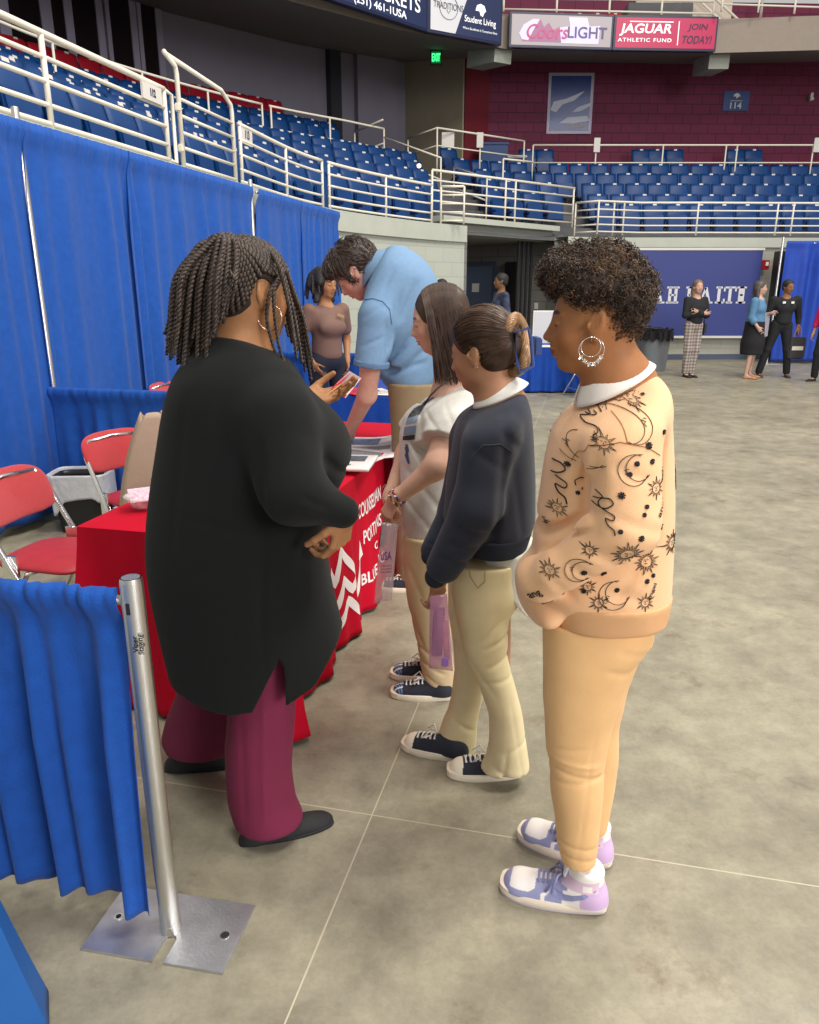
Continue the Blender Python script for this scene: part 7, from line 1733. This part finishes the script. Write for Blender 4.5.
hair = sdf_obj('hair', hs, M['dk'], P4, h=0.005, disp=wr(45, 0.003, (40, 40, 40)))
vv = hair.data.vertices; off = Vector(hair['_o']); rnd = random.Random(9); pth = []
for k in range(900):
    v = vv[rnd.randrange(len(vv))]; p = v.co+off; n = v.normal.copy(); q = R.transposed() @ (p-hc)
    fl = R @ Vector((0.35 if q.x > -0.02 else -0.6, 0.5 if q.y > 0 else -0.5, -0.75 if abs(q.y) > 0.04 or q.x < -0.05 else -0.1)); fl = (fl-n*fl.dot(n)).normalized()
    L_ = rnd.uniform(0.03, 0.055); cu = rnd.uniform(0.2, 0.5)
    pth.append([p+fl*(L_*i/7)+n*(0.001+0.009*sin(pi*i/7)+cu*0.008*sin(2.5*i/7*pi)) for i in range(8)])
strands('strands', M['dk'], hair, pth, 0.0022, 0.0010, 4)
# ======================================================== woman in the black cardigan
D = 1.98
P5 = thing('person', 'person in long black cardigan and maroon trousers with twisted ponytail, seen from behind', 'person', (-0.42, 1.98, 0))
fw = Vector((0.80, 0.60, -0.12)); R = frame(fw, (0.06, 0.05, 1)); s = 1.0; SK5 = (0.36, 0.17, 0.075)
ear = at(262, 293, D-0.05); hc = ear - R @ Vector((-0.010*s, -0.073*s, -0.004*s)); Q = hp_pt(hc, R, s)
hp = head_prims(hc, R, s, nose=1.1, jaw=1.05, neck_to=at(238, 352, D+0.01), neck_r=0.062)
wR = at(346, 514, 1.80)
hr = hand_prims(wR, (-0.22, 0.12, -0.95), (0.80, -0.55, 0), -1, [(0.5, 0.8, 0.5), (0.6, 0.9, 0.5), (0.7, 0.9, 0.5), (0.8, 0.9, 0.5)], 0.7, 0.98)
wL = at(303, 399, 2.28)
hl = hand_prims(wL, (0.98, 0.05, 0.10), (-0.15, 0.45, -0.85), -1, [(0.15, 0.3, 0.3), (0.2, 0.4, 0.3), (0.3, 0.5, 0.4), (0.4, 0.6, 0.4)], 0.35, 0.98, spread=0.10)
bp = hp+[cap(at(236, 375, D), at(240, 560, D), 0.11, 0.12, 0.05), cap(at(275, 420, 1.84), at(296, 492, 1.76), 0.05, 0.045), cap(at(296, 492, 1.76), wR, 0.042, 0.027, 0.02),
    cap(at(262, 400, 2.18), at(285, 450, 2.28), 0.05, 0.045), cap(at(285, 450, 2.28), wL, 0.042, 0.026, 0.02),
    cap(at(258, 690, 1.87), at(262, 800, 1.87), 0.05, 0.035), cap(at(262, 800, 1.87), Vector((-0.46, 1.875, 0.06)), 0.036, 0.030, 0.02), cap(Vector((-0.47, 1.87, 0.055)), Vector((-0.36, 1.915, 0.028)), 0.032, 0.024, 0.02),
    cap(at(215, 680, 2.15), at(195, 745, 2.2), 0.05, 0.035), cap(at(195, 745, 2.2), Vector((-0.78, 2.24, 0.06)), 0.034, 0.029, 0.02), cap(Vector((-0.78, 2.24, 0.055)), Vector((-0.70, 2.27, 0.03)), 0.03, 0.024, 0.02)]+hr+hl
tips = [tuple(p[2]) for p in hr[7:]+hl[7:] if p[4] < 0.0068]
body(P5, bp, [(bx3(hc, 0.15), 0.003), (bx3(wR+Vector((-0.02, 0, -0.07)), 0.1), 0.0028), (bx3(wL+Vector((0.08, 0, 0)), (0.13, 0.09, 0.09)), 0.0028), (bx3((-0.42, 1.9, 0.06), (0.12, 0.09, 0.08)), 0.004)], SK5, [head_paint(hc, R, s, SK5, (0.30, 0.10, 0.07), (0.02, 0.012, 0.01), 0.2), nails_paint(tips, (0.10, 0.02, 0.02), 0.006)], h=0.011)
M['blk'] = mat('black_rib_knit', srgb(17, 19, 18), 0.9, var=0.05, vscale=8, bump=0.12, bscale=300, weave=0.25, wscale=1600, sheen=0.05, spec=0.2)
cd_ = [loft(rows(D, [(334, 214, 262, 0.07), (342, 202, 274, 0.10), (352, 192, 284, 0.14), (366, 180, 294, 0.18), (385, 171, 304, 0.20), (410, 165, 318, 0.205), (432, 161, 334, 0.205), (452, 158, 341, 0.205), (480, 154, 337, 0.205), (510, 151, 330, 0.205), (545, 150, 326, 0.205), (580, 154, 331, 0.205), (610, 160, 338, 0.205), (640, 166, 346, 0.205), (670, 172, 350, 0.205), (700, 178, 352, 0.205), (725, 184, 352, 0.205)], hem=False), 0.04, rnd=0.006, n=2.3),
       cap(at(270, 398, 1.88), at(276, 420, 1.83), 0.085, 0.092, 0.06), cap(at(276, 420, 1.83), at(295, 492, 1.75), 0.094, 0.082, 0.03), cap(at(295, 492, 1.75), at(342, 512, 1.79), 0.078, 0.046, 0.03),
       cap(at(262, 395, 2.16), at(284, 445, 2.26), 0.085, 0.070, 0.05), cap(at(284, 445, 2.26), at(300, 405, 2.28), 0.055, 0.040, 0.03),
       ell(at(312, 445, 1.99), (0.085, 0.14, 0.10), None, 0.09),
       half(at(262, 346, D), (0.36, 0.12, 0.93), 0.02)]
hemp = [at(u, v, 1.80) for u, v in [(140, 700), (181, 703), (205, 709), (232, 711), (254, 706), (266, 683), (281, 655), (284, 672), (285.5, 701), (300, 694), (314, 688), (347, 645), (380, 610)]]
hx_ = np.array([p.x for p in hemp]); hz_ = np.array([p.z for p in hemp])
cd_.append(fnp(lambda X, Y, Z: (np.interp(X.ravel(), hx_, hz_).reshape(X.shape).astype(np.float32)-Z)*0.8+0*Y, 0.003))
cr = crs(1.75, [(205, 385, 200, 640, -0.003, 0.02), (255, 560, 262, 690, 0.003, 0.012), (262, 500, 258, 655, 0.004, 0.010), (305, 430, 325, 470, 0.004, 0.014), (316, 462, 345, 500, 0.006, 0.010), (265, 520, 300, 530, 0.010, 0.010), (262, 440, 270, 515, 0.008, 0.014), (175, 520, 250, 540, 0.003, 0.015), (170, 590, 230, 560, 0.003, 0.015), (300, 500, 320, 512, 0.004, 0.006), (308, 488, 330, 505, 0.004, 0.006), (180, 400, 165, 560, 0.004, 0.012)])
car = sdf_obj('cardigan', cd_, M['blk'], P5, h=0.007, disp=folds(cr, wr(51, 0.0035)))
M['mar'] = mat('maroon_trousers', srgb(112, 24, 58), 0.85, var=0.06, vscale=12, bump=0.12, bscale=400)
tr = [loft(rows(1.90, [(600, 236, 300, 0.075), (660, 230, 298, 0.080), (700, 227, 296, 0.088), (730, 226, 294, 0.092), (770, 227, 291, 0.095), (800, 229, 295, 0.095), (825, 232, 302, 0.10), (839, 237, 304, 0.10)]), 0.02, rnd=0.005),
      loft([(r[0], r[1], r[2], r[3], r[4]) for r in rows(2.18, [(600, 190, 262, 0.11), (690, 178, 262, 0.11), (720, 166, 256, 0.10), (740, 161, 248, 0.09), (752, 162, 240, 0.085), (763, 168, 230, 0.08)])], 0.02, rnd=0.006)]
cr = crs(1.8, [(262, 700, 264, 830, -0.004, 0.006), (290, 760, 300, 825, 0.004, 0.010), (240, 720, 245, 830, 0.003, 0.010), (200, 700, 180, 760, 0.005, 0.012), (225, 710, 215, 760, 0.006, 0.014)])
sdf_obj('trousers', tr, M['mar'], P5, h=0.0065, disp=folds(cr, wr(53, 0.0025)))
mk = mat('black_knit_flat', (0.012, 0.012, 0.013), 0.7, bump=0.3, bscale=400)
worn((-0.510, 1.858, 0), atan2(0.112, 0.275), 0.292, P5, 'black flat nearer the camera', flat_shoe, m=mk)
worn((-0.845, 2.215, 0), atan2(0.06, 0.26), 0.28, P5, 'black flat farther from the camera', flat_shoe, m=mk)
# twisted hair
M['twist'] = mat('dark_twists', (0.050, 0.032, 0.022), 0.5, var=0.7, vscale=90, bump=0.3, bscale=400)
hs = [ell(Q(-0.022, 0, 0.034), (0.103*s, 0.086*s, 0.092*s), R, 0.02), ell(Q(-0.060, 0, -0.02), (0.055*s, 0.070*s, 0.06*s), R, 0.03),
      ell(Q(0.085, 0, -0.040), (0.070*s, 0.11*s, 0.105*s), R, 0.008, 's'), ell(Q(-0.010, -0.098, -0.012), (0.034*s, 0.052*s, 0.044*s), R, 0.006, 's'), ell(Q(-0.008, 0.095, -0.012), (0.030*s, 0.04*s, 0.040*s), R, 0.006, 's')]
hair = sdf_obj('hair', hs, mat('hair_roots_b', (0.030, 0.018, 0.012), 0.8), P5, h=0.0045)
bvh_h = bvh_of(hair)
def cat(P, n=14):
    P = [P[0]]+P+[P[-1]]; o = []
    for i in range(1, len(P)-2):
        p0, p1, p2, p3 = P[i-1:i+3]
        for k in range(n): t = k/n; o.append(0.5*((2*p1)+(p2-p0)*t+(2*p0-5*p1+4*p2-p3)*t*t+(3*p1-p0-3*p2+p3)*t**3))
    o.append(P[-2]); return o
def twist(mb, path, r=0.0062, pitch=0.022):
    P = cat(path, 10); L = 0; acc = [0]
    for i in range(1, len(P)): L += (P[i]-P[i-1]).length; acc.append(L)
    n = int(L/0.0035)+2; pts = []
    j = 0
    for i in range(n):
        d = L*i/(n-1)
        while j < len(P)-2 and acc[j+1] < d: j += 1
        t = (d-acc[j])/max(acc[j+1]-acc[j], 1e-6); pts.append(P[j].lerp(P[j+1], min(t, 1)))
    for ph in (0, pi):
        q = []
        rr = []
        for i, p in enumerate(pts):
            t = (pts[min(i+1, n-1)]-pts[max(i-1, 0)]).normalized(); a = t.orthogonal().normalized() if abs(t.z) < 0.99 else Vector((1, 0, 0)); a = (Vector((0, 1, 0))-t*t.y).normalized(); b = t.cross(a)
            w_ = L*i/(n-1)/pitch*2*pi+ph; k = 1-0.35*(i/(n-1))**2; q.append(p+(a*cos(w_)+b*sin(w_))*r*0.55*k); rr.append(r*0.72*k*(1+0.10*sin(i*2.1)))
        mb.tube(q, rr, 5)
rnd = random.Random(4)
pony = Q(-0.085, 0.0, 0.110); k_ = 0
for k in range(80):
    f_ = k/79; ue = 166+f_*66+rnd.uniform(-3, 3); ve = (rnd.uniform(338, 378) if f_ < 0.6 else rnd.uniform(322, 352))-58*max(0, f_-0.6)/0.4*0.8-(8 if f_ < 0.1 else 0); de = D-0.02+rnd.uniform(-0.12, 0.08) if f_ < 0.5 else D-0.10+rnd.uniform(-0.05, 0.03); um = 175+f_*60
    p0 = pony+Vector((rnd.uniform(-.02, .02), rnd.uniform(-.03, .03), rnd.uniform(-.01, .01)))
    p1 = at(234-(1-f_)*34+rnd.uniform(-3, 3), 238+(1-f_)*8+rnd.uniform(-2, 5), D+(de-D)*0.6); p2 = at(um+rnd.uniform(-2, 2), 280+rnd.uniform(-6, 6), de); p3 = at(ue*0.6+um*0.4, min(325, ve-12), de); p4 = at(ue, ve, de)
    mb = MB(); twist(mb, [p0, p1, p2, p3, p4], 0.0064); mb.build('twist', M['twist'], hair, smooth=True)
for k in range(11):
    f_ = k/10; de = D+0.02+rnd.uniform(-0.08, 0.10); ue = 288+f_*27+rnd.uniform(-2, 2); ve = 340+40*f_+rnd.uniform(-8, 12)
    p0 = Q(0.02, -0.03+0.05*f_, 0.118); mb = MB(); twist(mb, [p0, at(275+f_*8, 262+rnd.uniform(-3, 4), de), at(283+f_*12, 295, de), at((283+f_*12+ue)/2, 322, de), at(ue, ve, de)], 0.0055); mb.build('twist', M['twist'], hair, smooth=True)
for k, (u2, v2, ve) in enumerate([(267, 320, 352), (278, 340, 368)]):
    mb = MB(); twist(mb, [Q(0.055, -0.068, 0.06), at(271+k*3, 290, D-0.07), at(u2, v2, D-0.07), at(u2+8, ve, D-0.07)], 0.0050); mb.build('twist', M['twist'], hair, smooth=True)
HL = [(0.070, 0.0, 0.095), (0.072, -0.030, 0.088), (0.068, -0.052, 0.070), (0.052, -0.068, 0.055), (0.034, -0.078, 0.044), (0.012, -0.086, 0.040), (-0.012, -0.088, 0.044), (-0.036, -0.086, 0.020), (-0.046, -0.080, -0.010), (-0.058, -0.070, -0.035), (-0.075, -0.050, -0.055), (-0.090, -0.020, -0.060), (-0.092, 0.015, -0.055), (-0.075, 0.055, -0.045), (-0.03, 0.086, 0.02), (0.03, 0.080, 0.045)]
pl0 = Vector((-0.080, 0.0, 0.095)); rws = []
for i in range(len(HL)-1):
    rws.append(Vector(HL[i])); 
    if i < 12: rws.append((Vector(HL[i])+Vector(HL[i+1]))/2)
for hv in rws:
    pts = []
    for i in range(10):
        f_ = i/9; v3 = hv.lerp(pl0, f_); v3 = v3+Vector((0, -0.012*sin(pi*f_) if hv.y < -0.03 else 0, 0.010*sin(pi*f_))); h = bvh_h.find_nearest(Q(v3.x, v3.y, v3.z)); pts.append(h[0]+h[1]*0.0025)
    mb = MB(); twist(mb, pts, 0.0066); mb.build('laid_row', M['twist'], hair, smooth=True)
MB().lathe([(0.001, -0.014), (0.024, -0.010), (0.028, 0.0), (0.024, 0.010), (0.001, 0.014)], at(234, 241, D), 16).build('hair_tie', M['twist'], hair, smooth=True)
hoop('hoop_earring', at(269.5, 317, D-0.055), 0.0325, (0.25, 1, 0.0), 0.0013, mat('rose_gold', (0.9, 0.62, 0.5), 0.2, 1.0), P5)
# brochures held in her left hand
c = at(336, 384, 2.34); t = thing('brochure', 'red and white brochure held up in the left hand of the person in black', 'brochure', c)
pl_ = [at(331, 389, 2.30), at(349, 371, 2.36), at(361, 378, 2.42), at(345, 398, 2.33)]
mb = MB(); mb.add(pl_, [(0, 1, 2, 3)]); mb.build('page', mat('pale_pink_page', srgb(232, 205, 208), 0.5, var=0.15, vscale=70), t, solid=0.004)
def onp(a, b): return (pl_[0].lerp(pl_[1], a)).lerp(pl_[3].lerp(pl_[2], a), b)+Vector((0, -0.004, 0.002))
for a0, a1, b0, b1, mm in [(0, 1, 0, 0.22, m_redp), (0.0, 0.12, 0.2, 1, m_redp), (0.25, 0.9, 0.45, 0.52, m_redp), (0.2, 0.8, 0.65, 0.9, m_txt)]:
    MB().add([onp(a0, b0), onp(a1, b0), onp(a1, b1), onp(a0, b1)], [(0, 1, 2, 3)]).build('printed_block', mm, t)
t2 = tag(MB().add([at(324, 397, 2.27), at(341, 384, 2.30), at(345, 386, 2.33), at(328, 400, 2.29)], [(0, 1, 2, 3)]).build('card', mat('tan_card', srgb(214, 170, 120), 0.6), loc=at(334, 391, 2.3), solid=0.002), 'small tan card pinched between fingers in front of the red brochure', 'card')
# ======================================================== people farther off
def far_person(label, base, h, fw, skin, top_m, bot_m, hair_m, hairstyle='short', skirt=False, arms='down', sleeve=1.0, lean=0.0, stance=0.10, bust=0.03, hh=0.012, shoe_m=None, wide=1.0, look=None, legs_cross=0.0):
    """base on the floor, h standing height, fw facing"""
    t = thing('person', label, 'person', base); b = Vector(base); f = Vector((fw[0], fw[1], 0)).normalized(); l = Vector((-f.y, f.x, 0)); k = h/1.68
    def P(x, y, z): return b+(f*x+l*(y+lean*(z/1.5)**1))*k+UP*(z*k)
    lk = look or (f.x, f.y, -0.1); Rh = frame(lk); hc = P(0.02, 0, 1.56); s = 0.98*k
    pr = head_prims(hc, Rh, s, neck_to=P(-0.01, 0, 1.38), neck_r=0.048)
    w_ = wide
    pr += [cap(P(0, 0, 1.32), P(0, 0, 1.0), 0.09*w_*k, 0.08*w_*k, 0.06)]
    legs = []
    for sd in (-1, 1):
        hip = P(0, sd*0.085, 0.90); kn = P(0.02, sd*(0.085+stance*0.4)-legs_cross*0.5, 0.49); an = P(-0.02, sd*(0.075+stance*0.8)-legs_cross, 0.08); legs.append((hip, kn, an))
        pr += [cap(hip, kn, 0.066*k, 0.050*k, 0.03), cap(kn, an, 0.048*k, 0.030*k, 0.03)]
        pr += [cap(an-UP*0.03*k, an+f*0.10*k-UP*0.055*k, 0.028*k, 0.02*k, 0.02)]
    A = {}
    for sd in (-1, 1):
        sh = P(0, sd*0.17*w_, 1.34)
        if arms == 'crossed': el = P(0.04, sd*0.21, 1.08); wr_ = P(0.16, -sd*0.06, 1.13+0.02*sd)
        elif arms == 'down': el = P(-0.02, sd*0.24*w_, 1.06); wr_ = P(0.04, sd*0.25*w_, 0.82)
        elif arms == 'one_up': el, wr_ = (P(0.0, sd*0.22, 1.08), P(0.24, sd*0.10, 1.14)) if sd == 1 else (P(-0.02, sd*0.22, 1.06), P(0.10, sd*0.20, 0.90))
        elif arms == 'pocket': el = P(-0.06, sd*0.25, 1.08); wr_ = P(0.05, sd*0.18, 0.90)
        A[sd] = (sh, el, wr_); pr += [cap(sh, el, 0.045*k*w_, 0.038*k, 0.02), cap(el, wr_, 0.037*k, 0.024*k, 0.02)]
        d_ = (wr_-el).normalized(); pr += hand_prims(wr_, d_, l*sd if arms != 'crossed' else f, 1, [0.35]*4, 0.4, 0.9*k)[0:]
    sk = skin; body(t, pr, [(bx3(hc, 0.14*k), hh*0.5)], sk, [head_paint(hc, Rh, s, sk, tuple(c*0.7 for c in sk), (0.03, 0.02, 0.015), 0.2)], h=hh)
    tp = [ell(P(0, 0, 1.27), (0.105*k*1.05, 0.175*w_*k, 0.13*k), frame(f), 0.05), cap(P(0, 0, 1.20), P(0, 0, 0.98), 0.125*w_*k, 0.135*w_*k, 0.08), ell(P(0.07+bust*0.5, 0, 1.20), (0.06*k, 0.13*w_*k, 0.07*k), frame(f), 0.05)]
    for sd in (-1, 1):
        sh, el, wr_ = A[sd]; tp.append(cap(sh, el, 0.064*k*w_, 0.054*k, 0.04))
        if sleeve >= 1: tp.append(cap(el, el.lerp(wr_, 0.94), 0.054*k, 0.036*k, 0.02))
        elif sleeve > 0.5: tp.append(cap(el, el.lerp(wr_, 0.35), 0.056*k, 0.060*k, 0.02))
    tp.append(half(P(0, 0, 1.415), (f.x*0.3, f.y*0.3, 1), 0.01)); tp.append(half(P(0, 0, 0.93), (0, 0, -1), 0.01))
    if 0 < sleeve < 0.5:
        tp = tp[:3]+[cap(A[sd][0], A[sd][0].lerp(A[sd][1], 0.62), 0.066*k*w_, 0.062*k, 0.04) for sd in (-1, 1)]+tp[-2:]
    sdf_obj('top', tp, top_m, t, h=hh, disp=wr(int(h*100)+3, 0.004*k))
    if skirt: bt = [cap(P(0, 0, 0.95), P(0, 0, 0.62), 0.165*k, 0.19*k, 0.05), cap(P(0, 0, 0.62), P(0, 0, 0.47), 0.19*k, 0.19*k, 0.05), half(P(0, 0, 0.42), (0, 0, -1), 0.01), half(P(0, 0, 1.0), (0, 0, 1), 0.01)]
    else:
        bt = [ell(P(0, 0, 0.92), (0.12*k, 0.155*w_*k, 0.13*k), frame(f), 0.04)]
        for hip, kn, an in legs: bt += [cap(hip, kn, 0.092*k*w_, 0.070*k, 0.03), cap(kn, an+UP*0.02, 0.068*k, 0.062*k, 0.03)]
    sdf_obj('skirt' if skirt else 'trousers', bt, bot_m, t, h=hh, disp=wr(int(h*100)+7, 0.004*k))
    sm = shoe_m or M['ink']
    for hip, kn, an in legs: flat_shoe(tuple(Vector((an.x, an.y, 0))-f*0.05*k), atan2(f.y, f.x), 0.25*k, t, sm)
    q = hp_pt(hc, Rh, s)
    hs = [ell(q(-0.024, 0, 0.036), (0.104*s, 0.088*s, 0.094*s), Rh, 0.02), ell(q(-0.06, 0, -0.02), (0.055*s, 0.07*s, 0.06*s), Rh, 0.03)]
    if hairstyle == 'long': hs += [cap(q(-0.05, 0.05, -0.03), q(-0.04, 0.075, -0.26), 0.045*s, 0.030*s, 0.03), cap(q(-0.05, -0.05, -0.03), q(-0.04, -0.075, -0.26), 0.045*s, 0.030*s, 0.03), cap(q(-0.07, 0, -0.03), q(-0.09, 0, -0.24), 0.06*s, 0.04*s, 0.03)]
    if hairstyle == 'mid': hs += [cap(q(-0.05, 0.05, -0.02), q(-0.04, 0.07, -0.16), 0.045*s, 0.030*s, 0.03), cap(q(-0.05, -0.05, -0.02), q(-0.04, -0.07, -0.16), 0.045*s, 0.030*s, 0.03), cap(q(-0.07, 0, -0.03), q(-0.08, 0, -0.16), 0.06*s, 0.04*s, 0.03)]
    if hairstyle == 'curly': hs += [ell(q(-0.05, 0, 0.02), (0.115*s, 0.135*s, 0.125*s), Rh, 0.03), cap(q(-0.05, 0.09, -0.02), q(-0.02, 0.10, -0.13), 0.04*s, 0.025*s, 0.03), cap(q(-0.05, -0.09, -0.02), q(-0.02, -0.10, -0.13), 0.04*s, 0.025*s, 0.03)]
    hs += [ell(q(0.088, 0, -0.045), (0.072*s, 0.075*s, 0.11*s), Rh, 0.008, 's')]
    sdf_obj('hair', hs, hair_m, t, h=hh*0.6, disp=wr(3, 0.014 if hairstyle == 'curly' else 0.002, (70, 70, 30)))
    return t, P, A, f, l
blk = mat('black_cloth', srgb(24, 24, 28), 0.85); navyp = mat('navy_cloth', srgb(22, 26, 44), 0.85)
# behind the second table: brown shirt
hbk = mat('black_hair', (0.012, 0.010, 0.010), 0.6, bump=0.5, bscale=120)
b_ = (-0.755, 7.0, 0)
t, P, A, f, l = far_person('person in brown short-sleeved top with gold name tag behind the blue table', b_, 1.735, (0.62, -0.78), (0.36, 0.17, 0.08), mat('brown_top', srgb(112, 84, 74), 0.8), navyp, hbk, 'curly', arms='pocket', sleeve=0.4, bust=0.08, hh=0.011, look=(0.75, -0.65, -0.1))
MB().box(P(0.150, 0.055, 1.30), (0.075, 0.012, 0.026), Matrix.Rotation(atan2(f.y, f.x)+pi/2, 3, 'Z') @ Matrix.Rotation(0.35, 3, 'Y'), 0.003).build('name_tag', M['gold'], t)
mb = MB()
for k in range(60):
    a = random.Random(k).uniform(0, 6.28); q = P(-0.03+0.10*cos(a), 0.12*sin(a), 1.63)
    if cos(a) > 0.75: continue
    twist(mb, [q, q+Vector((0.03*cos(a+k), 0.03*sin(a+k), -0.07)), q+Vector((0.05*cos(a+k), 0.05*sin(a+k), -0.15-0.05*(k % 3)/2))], 0.009, 0.03)
mb.build('locks', M['twist'], t, smooth=True)
# far floor
def gp(u, v): p = gr(u, v); return (p.x, p.y, 0)
plaid = mat('grey_brown_plaid', srgb(150, 138, 132), 0.85)
nt = plaid.node_tree; N_ = nt.nodes; tcx = N_.new('ShaderNodeTexCoord'); prev = None
for ax in ('X', 'Z'):
    wv = N_.new('ShaderNodeTexWave'); wv.bands_direction = ax; wv.inputs['Scale'].default_value = 5.5; nt.links.new(tcx.outputs['Object'], wv.inputs['Vector'])
    mx = N_.new('ShaderNodeMix'); mx.data_type = 'RGBA'; mx.blend_type = 'MULTIPLY'; mx.inputs[0].default_value = 0.5; nt.links.new(wv.outputs['Color'], mx.inputs[7])
    if prev is None: mx.inputs[6].default_value = (*srgb(190, 176, 168), 1)
    else: nt.links.new(prev, mx.inputs[6])
    prev = mx.outputs[2]
nt.links.new(prev, N_['Principled BSDF'].inputs['Base Color'])
t, P, A, f, l = far_person('person with arms crossed in black top and plaid trousers before the banner', gp(688, 377), 1.70, (0.25, -1), (0.55, 0.33, 0.25), blk, plaid, mat('light_brown_hair', (0.16, 0.10, 0.06), 0.5), 'long', arms='crossed', hh=0.014, stance=-0.02, look=(0.1, -1, 0.05))
c = P(0.02, 0.20, 0.85); o = thing('x', 'x', 'x', tuple(c)); as_child(o, t, 'shoulder_bag', 'small black shoulder bag'); MB().box(c, (0.08, 0.10, 0.22), None, 0.03).build('pouch', M['ink'], o, smooth='auto'); MB().tube([c+UP*0.1, P(0.10, 0.10, 1.2), P(0.02, 0.0, 1.42)], 0.008, 6).build('strap', M['ink'], o)
t, P, A, f, l = far_person('person in blue denim jacket and black skirt facing the person in black polo', gp(748, 378), 1.68, (0.80, -0.6), (0.55, 0.34, 0.26), mat('denim_blue', srgb(84, 128, 164), 0.8, var=0.1, vscale=20), blk, mat('dark_brown_grey_hair', (0.07, 0.055, 0.05), 0.5), 'mid', skirt=True, arms='one_up', sleeve=0.7, hh=0.014, shoe_m=mat('tan_sandal', srgb(170, 120, 80), 0.6), look=(1, -0.35, 0), stance=0.06, wide=1.15)
t, P, A, f, l = far_person('person in black zip polo and black trousers holding a dark tote', gp(772, 377), 1.70, (-0.15, -1), (0.26, 0.12, 0.06), blk, blk, hbk, 'short', arms='down', hh=0.014, stance=0.20, lean=0.06, wide=1.12, look=(0.25, -1, -0.1), shoe_m=mat('dark_sandal', srgb(60, 45, 40), 0.6))
mb = MB()
for y in (-0.07, 0.07): mb.box(P(0.165, y, 1.30), (0.05, 0.01, 0.035))
mb.build('white_chest_marks', M['white'], t)
c = P(0.05, 0.30, 0.52); o = thing('tote_bag', 'dark tote bag with pale logo hanging beside the person in black polo', 'bag', tuple(c))
MB().box(c, (0.30, 0.10, 0.38), None, 0.02).build('body', mat('dark_tote', srgb(46, 44, 48), 0.7), o); MB().box(c+Vector((0, -0.055, 0.0)), (0.2, 0.004, 0.07)).build('logo', M['plate'], o)
for x in (-0.07, 0.07): MB().tube([c+Vector((x, 0, 0.18)), c+Vector((x*0.4, 0, 0.36)), c+Vector((0, 0, 0.38))], 0.01, 6).build('handle', mat('tan_strap', srgb(150, 110, 80), 0.7), o)
c = gr(755, 377); c = at(764, 325, 13.7); o = tag(MB().box(c, (0.17, 0.03, 0.40), None, 0.01).build('clear_bag', mat('clear_film_b', srgb(190, 190, 205), 0.2, alpha=0.5), loc=c), 'clear plastic bag held by the person in the denim jacket', 'bag')
t, P, A, f, l = far_person('person in magenta jacket and black trousers cut off by the right edge', gp(821, 382), 1.66, (-0.9, -0.5), (0.45, 0.26, 0.18), mat('magenta_jacket', srgb(205, 22, 96), 0.7), blk, hbk, 'short', arms='down', hh=0.014)
t, P, A, f, l = far_person('person in dark patterned shirt standing by the tunnel door in profile', (1.55, 13.2, 0), 1.80, (-1, -0.25), (0.20, 0.10, 0.05), mat('navy_patterned', srgb(50, 58, 84), 0.8, var=0.9, vscale=14), navyp, hbk, 'short', hh=0.015, sleeve=0.7, look=(-1, -0.1, 0))
t, P, A, f, l = far_person('person mostly hidden behind the standing man, only the head showing', (0.52, 12.6, 0), 1.70, (1, -0.2), (0.22, 0.11, 0.06), blk, blk, hbk, 'short', hh=0.016, look=(1, -0.2, 0))
